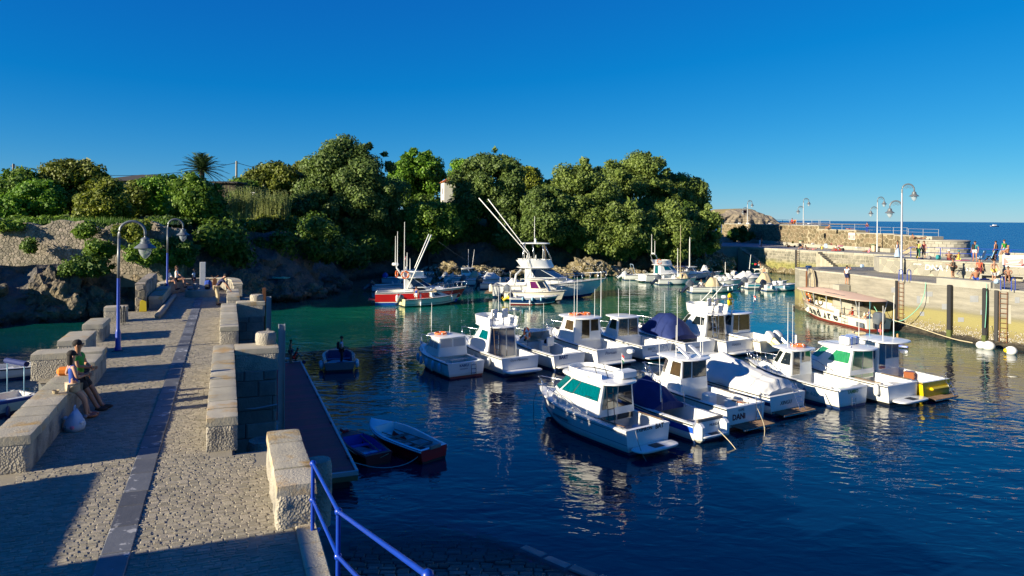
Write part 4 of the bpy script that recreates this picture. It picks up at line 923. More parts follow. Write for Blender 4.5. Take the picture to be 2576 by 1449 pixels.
# boulders
def boulder(lab, x, y, z, r, mat='rock', seed=1, sub=4, sq=(1, 1, .8), name='boulder', cat='rock', group=None, fr=.55):
    bm = bmesh.new(); bmesh.ops.create_icosphere(bm, subdivisions=sub, radius=1.0)
    for v in bm.verts:
        d = v.co.normalized(); w = d * 1.7 + Vector((seed * 3.7, seed * 1.3, seed)); k = 1 + .34 * (.45 - noise.voronoi(w * fr * 2)[0][0]) * 1.5 + .22 * nz(w, .9) + .07 * nz(w, 4) + .10 * (.5 - abs(nz(w + Vector((3, 1, 0)), 2.3)))-.12 * max(0, .18 - abs(nz(w * 1.1, 1.3))) * 5
        v.co = Vector((d.x * sq[0], d.y * sq[1], d.z * sq[2])) * r * k
    me = bpy.data.meshes.new(name); bm.to_mesh(me); bm.free(); o = link(name, me, mat, None, 'auto'); o.location = (x, y, z); o.rotation_euler = (0, 0, seed); return tag(o, lab, cat, group)
bl = [(-44.5, 60.2, .9, 3.4, (1.25, .9, .95), 'huge brown boulder at the picture edge below the garden wall'), (-39.2, 61.5, .7, 3.0, (1, .9, 1.15), 'tall split boulder beside the shaded crevice'), (-36.6, 63.0, .6, 2.0, (1, .9, 1), 'dark boulder nearest the pier blocks'), (-41.8, 57.4, .1, 1.3, (1.5, .9, .6), 'low wet rock at the foot of the huge boulder'),
      (-34, 68.2, 1.4, 2.4, (1.1, 1, 1.2), 'dark boulder behind the rubble wall stub'), (-27.5, 73.5, 1.0, 2.3, (1.2, 1, 1), 'dark boulder behind the white stele'), (-24.2, 76.5, .6, 2.0, (1.2, 1, .9), 'rope draped boulder right of the bending man'), (-22.4, 79.5, .3, 1.7, (1.2, 1, .7), 'low dark boulder by the rusty post'), (-21.8, 84, .1, 1.5, (1, 1.2, .6), 'barnacled rock in the dark inlet'), (-22.2, 90, .2, 1.8, (1, 1.3, .7), 'rounded rock further into the dark inlet')]
for i, (x, y, z, r, sq, lb) in enumerate(bl): boulder(lb, x, y, z, r, 'rock', i + 2, 5 if i < 4 else 4, sq, group='boulders under the cliff')
rf = [(-9.5, 108, .3, 3.0, (1.5, .8, .62), 'weedy golden reef rock behind the red boat mast'), (-4.0, 110, .2, 2.2, (1.4, .8, .6), 'golden reef rock behind the small cabin boat'), (1.5, 111, .1, 1.6, (1.5, .8, .6), 'low reef rock behind the white covered boat'), (7.6, 111, .2, 2.0, (1.5, .8, .6), 'reef rock just left of the sport boat bow'), (12.2, 112, .5, 2.6, (1.2, .8, .85), 'pointed mossy reef rock behind the sport boat rail'), (16.2, 113, .2, 2.0, (1.5, .8, .62), 'barnacled reef rock right of the mossy point'), (19.6, 113.5, .1, 1.6, (1.4, .8, .6), 'outermost small reef rock in the sun'), (26.5, 119.5, .2, 2.0, (1.6, .8, .5), 'low brown rock under the largest oak'), (-13.0, 107.5, .0, 1.8, (1.6, .8, .5), 'dark low rock left of the golden reef'), (32.3, 122.5, .8, 2.2, (1.2, .8, 1.0), 'ochre rock at the foot of the back quay'), (36.0, 124.0, .8, 2.3, (1.2, .9, 1.0), 'ochre barnacled rock beside the long steps')]
for i, (x, y, z, r, sq, lb) in enumerate(rf): boulder(lb, x, y, z, r, 'reef', i + 21, 4, sq, name='reef_rock', group='reef rocks at low tide', fr=1.0)
bar = MB(); rb_ = random.Random(9)
for k in range(1400):                               # barnacle crust along the tide line
    i = rb_.randrange(len(rf)); x, y, z, r, sq, _ = rf[i]; a = rb_.uniform(math.pi, 2 * math.pi); h = rb_.uniform(.1, .95)
    p = Vector((x + r * sq[0] * math.cos(a) * (1.02 - .4 * h * h), y + r * sq[1] * math.sin(a) * (1.02 - .45 * h * h), z + h * r * sq[2] * .8)); s_ = rb_.uniform(.06, .16); bar.ell(p, (s_, s_, s_ * .7), 5, 3)
tag(bar.build('barnacles', 'barnacle'), 'pale barnacle crust on the reef rocks', 'barnacles', kind='stuff')

# ------------------------------------------------------------------ vegetation
rng = np.random.default_rng(11)
def leaves(cl, dens, leaf, asp=1.6, inner=.35, down=.0):
    V = []; n_tot = 0
    for c, r in cl:
        r = np.asarray(r, float); area = 4 * math.pi * ((r[0] * r[1] * r[2]) ** (2 / 3)); N = max(12, int(area * dens * 1.6)); Ni = int(N * inner * .6)
        d = rng.normal(size=(N + Ni, 3)); d /= np.linalg.norm(d, axis=1)[:, None]
        rad_ = np.concatenate([rng.uniform(.72, 1.12, N), rng.uniform(.35, .62, Ni)])[:, None]
        pos = np.asarray(c, float) + d * r * rad_
        nrm = d + rng.normal(size=d.shape) * .55 + np.array([0, 0, .25]); nrm /= np.linalg.norm(nrm, axis=1)[:, None]
        t = np.cross(nrm, rng.normal(size=d.shape)); t /= np.linalg.norm(t, axis=1)[:, None] + 1e-9; b = np.cross(nrm, t)
        s = leaf * .74 * rng.uniform(.5, 1.4, len(d)); s[N:] *= 3.0; s = s[:, None]
        V.append(np.stack([pos - t * s * asp * .5, pos - b * s * .5 + t * s * .1, pos + t * s * asp * .5, pos + b * s * .5 + t * s * .1], 1))
    V = np.concatenate(V).reshape(-1, 3); return V, np.arange(len(V)).reshape(-1, 4)
def clumps(c, rr, k, cr, r_, shell=.55, flat=.8):
    out = []
    for _ in range(k):
        d = Vector((r_.gauss(0, 1), r_.gauss(0, 1), r_.gauss(0, 1))).normalized(); f = r_.uniform(shell, .93) * (1 + .16 * nz(d * 1.3 + Vector((k, c[0], 0)), 1.0))
        if d.z < -.5: f *= .8
        q = cr * r_.uniform(.65, 1.3); out.append(((c[0] + d.x * rr[0] * f, c[1] + d.y * rr[1] * f, c[2] + d.z * rr[2] * f), (q, q, q * flat)))
    return out
def tree(name, lab, cat, x, y, zt, zb, w, mat, leaf=.3, dens=10, k=60, cr=None, group=None, base=None, depth=None, seed=0, trunk=True):
    r_ = random.Random(seed + int(x * 10) + int(y)); g = GZ(x, y) if base is None else base; rz = (zt - zb) / 2; cr = cr or w * .12; k = int(k * 1.25); rx = w / 2 - cr * .3
    c = (0, 0, (zt + zb) / 2 - g); t = thing(name, lab, cat, (x, y, g), 0, group)
    cl = clumps(c, (rx, depth / 2 if depth else rx * .85, rz - cr * .2), k, cr, r_)
    out_ = clumps(c, (rx * 1.08, (depth / 2 if depth else rx * .85) * 1.08, rz * 1.08), k // 3, cr * .42, r_, .88); cl2 = cl + out_
    V, F = leaves(cl2, dens, leaf); link('crown', npmesh('crown', V, F), mat, t)
    if trunk:
        mb = MB(); zc = max(.8, (zb - g) + rz * .6); tr = max(.08, w * .028); mb.tube([(0, 0, -.6), (R.uniform(-.1, .1) * w * .2, 0, zc * .5), (0, .1, zc), (0, 0, zc + rz * .5)], [tr * 1.25, tr, tr * .8, tr * .3], 8)
        for q, _ in cl[:7]: mb.tube([(0, 0, zc * .8), ((q[0]) * .5, q[1] * .5, (zc + q[2]) / 2 + .2), q], [tr * .55, tr * .35, tr * .1], 5)
        mb.build('trunk', 'bark', t, True)
    return t
def TD(u, vt, vb, wpx, y, *a, **k):               # tree seen at column u with top row vt and lowest leaves at row vb, at distance y
    z = lambda v: CAM_H - (v - 548 - (u - 1288) * .0079) * y / 1800
    return tree(*a[:3], (u - 1288) / 1800 * y, y, z(vt), z(vb), wpx * y / 1800, *a[3:], **k)
G1, G2 = 'holm oaks hanging over the cove', 'garden trees behind the retaining wall'
TD(880, 356, 662, 275, 110, 'holm_oak', 'tallest dark holm oak standing over the inlet, left of the cove', 'tree', 'oak', leaf=.34, dens=9, k=105, cr=1.75, group=G1, depth=9)
TD(800, 450, 630, 130, 105, 'holm_oak', 'lower left shoulder of dark oak beside the reeds', 'tree', 'oak', leaf=.34, dens=9, k=34, cr=1.3, group=G1)
TD(1230, 376, 570, 190, 122, 'holm_oak', 'dark holm oak shading the orange roofed house', 'tree', 'oak', leaf=.36, dens=8, k=70, cr=1.7, group=G1)
TD(1560, 498, 670, 205, 119, 'holm_oak', 'low overhanging oak in front of the largest one', 'tree', 'oak_olive', leaf=.36, dens=8, k=60, cr=1.5, group=G1)
TD(1680, 505, 668, 165, 120, 'holm_oak', 'low overhanging oak above the back quay flybridge boat', 'tree', 'oak_olive', leaf=.36, dens=8, k=50, cr=1.5, group=G1)
TD(1455, 400, 650, 215, 121, 'holm_oak', 'grey green holm oak behind the sport boat antenna', 'tree', 'oak_olive', leaf=.36, dens=8, k=85, cr=1.75, group=G1)
TD(1600, 388, 600, 250, 134, 'holm_oak', 'largest holm oak with the highest crown on the right side', 'tree', 'oak_olive', leaf=.36, dens=8, k=105, cr=1.85, group=G1)
TD(1768, 515, 660, 95, 121, 'holm_oak', 'low rounded oak shoulder sloping down to the sea', 'tree', 'oak_olive', leaf=.36, dens=8, k=30, cr=1.3, group=G1)
TD(1706, 428, 600, 170, 136, 'holm_oak', 'sunlit holm oak closest to the open sea', 'tree', 'oak_olive', leaf=.36, dens=8, k=80, cr=1.75, group=G1)
TD(1372, 465, 640, 140, 116, 'holm_oak', 'small shaded oak between the two big oaks', 'tree', 'oak', leaf=.36, dens=8, k=34, cr=1.5, group=G1)
TD(1310, 500, 640, 140, 119, 'holm_oak', 'dark low oak above the shaded cliff', 'tree', 'oak', leaf=.36, dens=8, k=30, cr=1.5, group=G1)
TD(1052, 378, 520, 140, 131, 'leafy_tree', 'bright green tree rising behind between two dark oaks', 'tree', 'bright', leaf=.4, dens=7, k=46, cr=1.6, group='bright broadleaf trees')
TD(1078, 505, 640, 165, 113, 'leafy_tree', 'green broadleaf tree hanging low over the shaded cove', 'tree', 'mid', leaf=.36, dens=8, k=60, cr=1.5, group='bright broadleaf trees')
TD(1128, 505, 625, 105, 119, 'leafy_tree', 'leafy tree hiding the lower half of the white house', 'tree', 'mid', leaf=.36, dens=8, k=34, cr=1.3, group='bright broadleaf trees')
TD(1160, 398, 470, 70, 140, 'leafy_tree', 'thin topped green tree behind the house', 'tree', 'bright', leaf=.4, dens=5, k=22, cr=1.3, group='bright broadleaf trees')
TD(1320, 416, 500, 85, 138, 'leafy_tree', 'yellow green tree glimpsed between the right oaks', 'tree', 'yellowleaf', leaf=.4, dens=6, k=26, cr=1.5, group='bright broadleaf trees')
TD(1005, 400, 480, 60, 128, 'leafy_tree', 'small bright tree tucked behind the tallest oak', 'tree', 'bright', leaf=.4, dens=6, k=18, cr=1.3, group='bright broadleaf trees')
TD(690, 412, 505, 160, 112, 'olive_tree', 'olive green tree row right of the utility pole', 'tree', 'olive', leaf=.34, dens=7, k=46, cr=1.4, group=G2)
TD(770, 408, 480, 80, 122, 'olive_tree', 'dark olive tree against the flank of the tallest oak', 'tree', 'olive', leaf=.34, dens=7, k=24, cr=1.4, group=G2)
TD(610, 450, 520, 90, 104, 'olive_tree', 'low green bushy tree below the utility pole', 'tree', 'mid', leaf=.32, dens=7, k=24, cr=1.2, group=G2)
TD(180, 398, 545, 190, 86, 'garden_tree', 'tall round olive tree with the highest crown in the garden', 'tree', 'olive', leaf=.28, dens=10, k=62, cr=1.2, group=G2)
TD(45, 428, 545, 130, 82, 'garden_tree', 'green tree at the picture edge under the wire', 'tree', 'mid', leaf=.28, dens=10, k=40, cr=1.1, group=G2)
TD(100, 455, 555, 130, 76, 'garden_tree', 'bright green low tree before the round olive', 'tree', 'bright', leaf=.26, dens=10, k=40, cr=1.0, group=G2)
TD(262, 452, 578, 140, 71, 'garden_tree', 'yellowish feathery tree overhanging the garden wall', 'tree', 'yellowleaf', leaf=.22, dens=11, k=52, cr=.85, group=G2)
TD(335, 448, 560, 110, 79, 'garden_tree', 'olive yellow tree just right of the feathery one', 'tree', 'olive', leaf=.26, dens=10, k=36, cr=1.0, group=G2)
TD(405, 440, 545, 120, 80, 'garden_tree', 'bright leafed fig tree in front of the dark shed roof', 'tree', 'bright', leaf=.28, dens=9, k=40, cr=1.0, group=G2)
TD(492, 440, 575, 140, 74, 'garden_tree', 'dark spreading tree below the palm', 'tree', 'mid', leaf=.26, dens=10, k=56, cr=1.0, group=G2)
TD(20, 490, 560, 90, 74, 'garden_tree', 'pale green bush tree at the very left edge', 'tree', 'bright', leaf=.26, dens=10, k=24, cr=.9, group=G2)
TD(535, 490, 590, 70, 75, 'garden_tree', 'dark bush at the end of the garden wall', 'tree', 'bush', leaf=.26, dens=10, k=26, cr=.9, group=G2)
GB_ = 'bushes clinging to the cliff'
for (u, vt, vb, w, y, m, lb, k) in ((215, 640, 700, 130, 62.2, 'bush', 'green bramble bush between wall and huge boulder', 26), (250, 600, 660, 80, 63.8, 'mid', 'sunlit bush growing out of the garden wall', 16), (375, 605, 668, 120, 64, 'mid', 'sunlit yellow green bush behind the near lamp', 26), (450, 595, 680, 110, 66, 'bush', 'dark bush right behind the far lamp post', 26), (560, 575, 640, 130, 72, 'bush', 'dark shrub curtain below the garden corner', 28), (640, 590, 650, 130, 80, 'bush', 'dark ivy mass on the cliff right of the monument', 28), (715, 560, 640, 90, 88, 'bush', 'dark shrubs where the cliff meets the tallest oak', 20), (600, 555, 580, 150, 78, 'yellowleaf', 'low sunlit scrub on top of the cliff', 24), (700, 545, 585, 110, 88, 'olive', 'dry scrub under the reeds', 20), (760, 600, 650, 80, 96, 'bush', 'shaded shrubs at the mouth of the inlet', 18), (960, 590, 650, 110, 112, 'bush', 'black green shrubs in the deepest part of the cove', 20), (1200, 560, 620, 110, 122, 'bush', 'dark shrubs above the cave', 20), (1280, 580, 640, 110, 124, 'bush', 'dark shrubs under the low oak', 18), (1868, 570, 612, 62, 152, 'bush', 'dark green bush beside the shaded breakwater end', 16), (1838, 575, 618, 40, 158, 'bush', 'shaded scrub by the bank steps', 12), (75, 600, 640, 26, 64.2, 'bush', 'small ivy tuft on the lit garden wall', 5), (335, 556, 605, 110, 64.6, 'yellowleaf', 'yellow green scrub spilling over the garden wall', 18), (215, 558, 600, 60, 64.4, 'mid', 'bright creeper hanging over the wall top', 10), (20, 555, 580, 90, 65.2, 'mid', 'green shrubs on the wall top at the picture edge', 12), (105, 548, 566, 190, 70, 'mid', 'low green hedge on the garden wall top', 28), (420, 548, 570, 120, 71, 'bush', 'low hedge behind the far lamp head', 20)):
    z = lambda v: CAM_H - (v - 548 - (u - 1288) * .0079) * y / 1800
    tree('cliff_bush', lb, 'bush', (u - 1288) / 1800 * y, y, z(vt), z(vb), w * y / 1800, m, leaf=.2 if y < 80 else .3, dens=14 if y < 80 else 9, k=k, cr=.6 if y < 80 else .9, group=GB_, base=z(vb), trunk=False)
# undergrowth closing the gaps under the oaks
ug = []; ru = random.Random(21)
for (x0, y0, x1, y1, z0, z1, n) in ((-30, 71, -22, 88, 4, 8, 26), (-26, 94, -19, 114, 3, 6, 34), (-14, 117, 10, 124, 5, 11, 60), (8, 122, 34, 128, 3, 11, 70), (-40, 92, -10, 132, 8.5, 12, 60), (-10, 126, 36, 140, 9, 13, 60), (-75, 84, -40, 96, 8.5, 11.5, 50)):
    for _ in range(n):
        f = ru.random(); q = ru.uniform(1.0, 1.9); ug.append(((x0 + (x1 - x0) * f + ru.uniform(-2, 2), y0 + (y1 - y0) * f + ru.uniform(-1.5, 2.5), ru.uniform(z0, z1)), (q, q, q * .85)))
V, F = leaves(ug, 7, .36); o = link('undergrowth', npmesh('undergrowth', V, F), 'bush'); tag(o, 'dark tangled undergrowth filling the slope below the oaks', 'undergrowth', kind='stuff')
# reeds
def reed_clump(lab, u, vt, vb, wpx, y, n):
    z = lambda v: CAM_H - (v - 548 - (u - 1288) * .0079) * y / 1800; h = z(vt) - z(vb); w = wpx * y / 1800; t = thing('reed_clump', lab, 'reeds', ((u - 1288) / 1800 * y, y, z(vb)), 0, 'reeds on the cliff top'); mb = MB(); ml = MB()
    for _ in range(n):
        x, yy = R.uniform(-w / 2, w / 2), R.uniform(-1.5, 1.5); hh = h * R.uniform(.55, 1.05); lx = R.uniform(-.4, .5) * hh * .35; p = [Vector((x, yy, 0)), Vector((x + lx * .3, yy, hh * .55)), Vector((x + lx, yy, hh))]; mb.tube(p, [.03, .025, .012], 3, cap=False)
        for j in range(7):
            f = R.uniform(.3, 1); b = p[0].lerp(p[2], f); a = R.uniform(0, 6.28); l = R.uniform(.5, 1.0); d = Vector((math.cos(a), math.sin(a), .35)); s_ = Vector((-d.y, d.x, 0)) * .035
            ml.add([b - s_, b + s_, b + d * l * .6 + s_, b + d * l * .6 - s_, b + d * l + Vector((0, 0, -.25 * l))], [(0, 1, 2, 3), (3, 2, 4)])
    mb.build('stems', 'reed', t); ml.build('leaves', 'reed', t)
reed_clump('tall pale reed clump left of the lamp standard on the cliff', 600, 470, 548, 70, 84, 130); reed_clump('arching pale reed clump spilling towards the tallest oak', 672, 478, 552, 110, 90, 170)
# palm
def palm(lab, u, vt, vc, y, r):
    z = lambda v: CAM_H - (v - 548 - (u - 1288) * .0079) * y / 1800; x = (u - 1288) / 1800 * y; g = GZ(x, y); t = thing('palm_tree', lab, 'tree', (x, y, g)); hc = z(vc) - g
    mb = MB().tube([(0, 0, -.5), (.1, 0, hc * .5), (0, 0, hc)], [.35, .28, .33], 10); mb.build('trunk', 'bark', t, True); cr = MB(); rp_ = random.Random(3)
    for k in range(64):
        a = k * 2.399; e = rad(82 - 105 * (k / 64)); L = r * rp_.uniform(.85, 1.1); d = Vector((math.cos(a) * math.cos(e), math.sin(a) * math.cos(e), math.sin(e))); pts = [Vector((0, 0, hc)) + d * (L * f) - Vector((0, 0, 1)) * (L * .34 * f * f) for f in [i / 8 for i in range(9)]]
        cr.tube(pts, [.05 * (1 - i / 10) for i in range(9)], 3, cap=False); side = d.cross(Vector((0, 0, 1))).normalized()
        for i in range(1, 9):
            for sg in (-1, 1):
                for o_ in (0, .5):
                    b = pts[i] if o_ == 0 else (pts[i] + pts[i - 1]) / 2; l = L * .24 * (1 - .5 * abs(i / 8 - .45)); dd = (side * sg + d * .7 + Vector((0, 0, -.25))).normalized() * l; w_ = d * .045
                    cr.add([b - w_, b + w_, b + dd], [(0, 1, 2)])
    cr.build('crown', 'palm', t)
palm('date palm with arching fronds against the sky', 507, 395, 428, 96, 3.4)
# grass on the garden edge
gb = MB(); rg = random.Random(4)
for _ in range(5200):
    u = rg.uniform(0, 24); p = fm(u, 0, -rg.uniform(.8, 5.5)); p.z = 8.15 + (rg.uniform(-.1, .1)); a = rg.uniform(0, 6.28); h = rg.uniform(.15, .5) * (1.6 if 14 < u < 19 else 1); d = Vector((math.cos(a), math.sin(a), 0)) * .035; b = Vector((rg.uniform(-.2, .2), rg.uniform(-.2, .2), h)); gb.add([p - d, p + d, p + b], [(0, 1, 2)])
for _ in range(3000):
    u = rg.uniform(560, 750); y = rg.uniform(78, 92); x = (u - 1288) / 1800 * y; z = GZ(x, y); p = Vector((x, y, z - .1)); a = rg.uniform(0, 6.28); h = rg.uniform(.2, .7); d = Vector((math.cos(a), math.sin(a), 0)) * .05; gb.add([p - d, p + d, p + Vector((rg.uniform(-.3, .3), rg.uniform(-.3, .3), h))], [(0, 1, 2)])
tag(gb.build('grass', 'grassblade'), 'rough green grass along the garden wall and cliff top', 'grass', kind='stuff')
# house with orange roof among the oaks, dark shed roofs, poles and wires
def zat(u, v, y): return CAM_H - (v - 548 - (u - 1288) * .0079) * y / 1800
y = 125; t = thing('white_house', 'small white house with orange tiled roof among the oaks', 'house', ((1142 - 1288) / 1800 * y, y, zat(1150, 508, y)), .25)
t.scale = (.75, .75, .75); MB().box((0, 0, .5), (5.5, 5, 8.0)).build('wall', 'house_wall', t)
rf_ = MB().loft([[(-3.2, -2.9, 4.45), (3.2, -2.9, 4.45), (3.2, 2.9, 4.45), (-3.2, 2.9, 4.45)], [(-1.2, -.1, 5.75), (1.2, -.1, 5.75), (1.2, .1, 5.75), (-1.2, .1, 5.75)]], True, True, True).build('roof', 'tile_roof', t)
for k in range(18): MB().tube([(-3.1 + k * .365, -2.93, 4.47), (-1.2 + k * .14, -.14, 5.79)], .07, 5).build('roof_tile', 'tile_roof', rf_)
w_ = MB().cbox((-.3, -2.52, 2.4), (1.0, .1, 1.7), .02).build('window', 'cl_navy', t); MB().cbox((-.3, -2.6, 1.5), (1.2, .14, .1), .01).build('sill', 'house_wall', w_)
MB().cbox((-2.76, -.5, 2.4), (.08, .9, 1.5), .02).build('window', 'cl_navy', t)
t = thing('shed', 'long dark shed roof showing above the garden trees', 'shed', ((375 - 1288) / 1800 * 98, 98, GZ(-49, 98)), .1); hz_ = zat(375, 458, 98) - GZ(-49, 98)
MB().box((0, 0, hz_ / 2), (9.5, 5, hz_)).build('wall', 'concrete_plain', t); MB().loft([[(-6, -3.2, hz_), (6, -3.2, hz_), (6, 3.2, hz_), (-6, 3.2, hz_)], [(-1, -.1, hz_ + 1.0), (1, -.1, hz_ + 1.0), (1, .1, hz_ + 1.0), (-1, .1, hz_ + 1.0)]], True, True, True).build('roof', 'house_roof_dark', t)
t = thing('shed', 'small dark shed beside the palm trunk', 'shed', ((575 - 1288) / 1800 * 98, 98, GZ(-39, 98)), .0); hz_ = zat(575, 462, 98) - GZ(-39, 98)
MB().box((0, 0, hz_ / 2), (3.0, 3, hz_)).build('wall', 'bark', t); MB().cbox((0, 0, hz_ + .1), (3.8, 3.8, .25), .02).build('roof', 'house_roof_dark', t)
poles = []
for (u, vt, vb, y, m, lb) in ((33, 412, 520, 95, 'wood_grey', 'dark wooden utility pole at the picture edge'), (594, 405, 480, 106, 'concrete_plain', 'pale concrete utility pole above the garden')):
    x = (u - 1288) / 1800 * y; g = GZ(x, y); top = zat(u, vt, y); t = thing('utility_pole', lb, 'pole', (x, y, g)); MB().tube([(0, 0, -.5), (0, 0, top - g)], [.2, .14], 6).build('mast', m, t); MB().cbox((0, 0, top - g - .3), (.8, .1, .1), .01).build('crossarm', 'dark_metal', t); poles.append(Vector((x, y, top - .25)))
def wire(a, b, sag, lab, r=.035):
    o = MB().tube([a.lerp(b, f) - Vector((0, 0, sag * 4 * f * (1 - f))) for f in [i / 16 for i in range(17)]], r, 4).build('overhead_wire', 'dark_metal'); tag(o, lab, 'wire', 'wires between the poles')
wire(poles[0], poles[1], 1.6, 'slack overhead wire between the two utility poles'); wire(poles[1], Vector((-34, 125, zat(700, 440, 125))), .5, 'overhead wire running down behind the olive trees')
wire(poles[0] - Vector((0, 0, .4)), Vector((-52, 92, zat(300, 428, 92) - .5)), .5, 'lower wire leading to the shed roof')
t = thing('garden_lamp', 'small white lamp standard on the cliff top by the reeds', 'lamp', W(*(626, 530), 8.2) * 0 + Vector(((636 - 1288) / 1800 * 96, 96, 8.5))); MB().tube([(0, 0, 0), (0, 0, zat(636, 487, 96) - 8.5)], .06, 6).build('pole', 'galv', t); MB().cbox((0, 0, zat(636, 485, 96) - 8.5), (.6, .4, .12), .03).build('lamp_head', 'sign_white', t)
# ------------------------------------------------------------------ boats
BOATS = []
class Boat:
    """local x forward from the transom, y to port, z up from the waterline"""
    def __init__(s, label, pos, head, L, B, fb=.85, fbow=1.15, hull='gel', bottom='antifoul_blue', bands=None, cock=.5, floor=.3, name='motor_boat', cat='boat', group=None, transom=True, rail='rail_black', deckm='gel', inner='gel_in', full=.42, stern=.93, sd=.2, rake=.55, boot=.12, zoff=0.0, trm=None, pitch=0.0):
        s.L, s.B, s.fb, s.fbow, s.full, s.stern, s.sd, s.rake = L, B, fb, fbow, full, stern, sd, rake
        BOATS.append(s); s.root = thing(name, label, cat, (pos[0], pos[1], zoff), rad(90 + head), group); s.root.rotation_euler[1] = pitch; r = s.root; s.floor = floor; s.xc = L * cock
        n = 16; T = [i / n for i in range(n + 1)]; T = [1 - (1 - t) ** 1.25 for t in T]
        def low(t): 
            bs = s.hbt(t); return bs * (.90 - .42 * t ** 3)
        def pt(t, g, sg):                      # g: -2 keel, -1 chine, 0 boot line .. 1 sheer
            zs = s.zst(t); zb = boot + (zs * .16) * t ** 5
            zk = -.45 * (1 - t ** 5) + zb * t ** 5
            if g == -2: y, z = 0.0, zk
            elif g == -1: y, z = low(t) * .9, min(zb - .02, -.08 + .25 * t ** 3)
            else: y, z = low(t) + (s.hbt(t) - low(t)) * max(0, g) ** .8, zb + (zs - zb) * g
            x = L * t - rake * t ** 3 * max(0, 1 - max(z, -.3) / zs) * 1.0
            return Vector((x, y * sg, z))
        s.pt = pt
        mb = MB(); rings = []
        for t in T: rings.append([pt(t, 0, 1), pt(t, -1, 1), pt(t, -2, 1), pt(t, -1, -1), pt(t, 0, -1)])
        mb.loft(rings, False); mb.add([tuple(p) for p in rings[0]], [(4, 3, 2, 1, 0)]); mb.build('hull_bottom', bottom, r, 'auto')
        for (g0, g1, mt, nm) in (bands or [(0, 1, hull, 'hull')]):
            mb = MB()
            for sg in (1, -1):
                k = max(2, int((g1 - g0) * 6)); rows = [[pt(t, g0 + (g1 - g0) * j / k, sg) for j in range(k + 1)] for t in T]
                mb.grid(rows if sg > 0 else [q[::-1] for q in rows])
            mb.build(nm, mt, r, 'auto')
        mb = MB(); k = 8; ring = [pt(0, g / k, 1) for g in range(k + 1)] + [pt(0, g / k, -1) for g in range(k, -1, -1)]
        mb.add(ring, [tuple(range(len(ring)))]); mb.build('transom', trm or hull, r)
        for sg in (1, -1):
            pth = [pt(t, 1, sg) + Vector((0, sg * .012, -.05)) for t in T]
            if rail: MB().tube(pth, .028, 6).build('rub_rail', rail, r, True)
        # foredeck
        Td = [t for t in T if t * L > s.xc] ; Td = [s.xc / L] + Td; rows = []
        for t in Td:
            zs, hb = s.zst(t), s.hbt(t); rows.append([Vector((L * t, hb * f, zs - .01 + .07 * (1 - f * f) * (1 - .6 * t))) for f in (1, .6, .25, 0, -.25, -.6, -1)])
        MB().grid(rows).build('foredeck', deckm, r, 'auto')
        # gunwale, cockpit walls and floor
        Tc = [s.xc / L * i / 6 for i in range(7)]; mb = MB(); mi = MB(); mf = []
        for sg in (1, -1):
            top = []; inn = []
            for t in Tc:
                o_, i_ = pt(t, 1, sg), pt(t, 1, sg); i_.y -= sg * sd; x = max(L * t, .14) if t == 0 else L * t
                top.append([Vector((L * t, o_.y, o_.z)), Vector((x, i_.y, o_.z + .012))]); inn.append([Vector((x, i_.y, o_.z + .012)), Vector((x, i_.y - sg * .04, floor))])
            mb.grid(top if sg < 0 else [q[::-1] for q in top]); mi.grid(inn if sg < 0 else [q[::-1] for q in inn])
        a, b = pt(0, 1, 1), pt(0, 1, -1); yi = a.y - sd
        mb.add([(0, a.y, a.z), (0, -a.y, a.z), (.14, -yi, a.z + .012), (.14, yi, a.z + .012)], [(0, 1, 2, 3)])
        mi.add([(.14, yi, a.z + .012), (.14, -yi, a.z + .012), (.14, -yi, floor), (.14, yi, floor)], [(0, 1, 2, 3)])
        mb.build('gunwale', deckm, r, 'auto'); mi.build('cockpit_lining', inner, r, 'auto')
        rows = [[Vector((max(L * t, .14), s.hbt(t) - sd - .03, floor)), Vector((max(L * t, .14), -s.hbt(t) + sd + .03, floor))] for t in Tc]; MB().grid(rows).build('cockpit_floor', 'nonskid', r)
        h = s.hbt(s.xc / L) - sd; zs = s.zst(s.xc / L); MB().add([(s.xc, h, zs + .02), (s.xc, -h, zs + .02), (s.xc, -h, floor), (s.xc, h, floor)], [(0, 1, 2, 3)]).build('bulkhead', inner, r)
    def hbt(s, t):
        f = s.stern + (1 - s.stern) * min(1, t / s.full) if t < s.full else max(0.012, 1 - ((t - s.full) / (1 - s.full)) ** 2.3)
        return s.B / 2 * f
    def zst(s, t): return s.fb + (s.fbow - s.fb) * t ** 1.7
    def hb(s, x): return s.hbt(x / s.L)
    def zs(s, x): return s.zst(x / s.L)
    # ---- fittings
    def panel(s, q, mat, name, proud=.012, parent=None, frame=None, fw=.035):
        a, b, c, d = q; n = (b - a).cross(d - a).normalized()
        if frame:
            ce = (a + b + c + d) / 4; Q2 = [p + (p - ce).normalized() * fw * 1.3 for p in q]
            MB().add([p - n * .02 for p in Q2] + [p + n * proud * .6 for p in Q2], [(4, 5, 6, 7), (0, 1, 5, 4), (1, 2, 6, 5), (2, 3, 7, 6), (3, 0, 4, 7)]).build('window_frame', frame, parent or s.root)
        return MB().add([p - n * .02 for p in q] + [p + n * proud for p in q], [(4, 5, 6, 7), (0, 1, 5, 4), (1, 2, 6, 5), (2, 3, 7, 6), (3, 0, 4, 7)]).build(name, mat, parent or s.root)
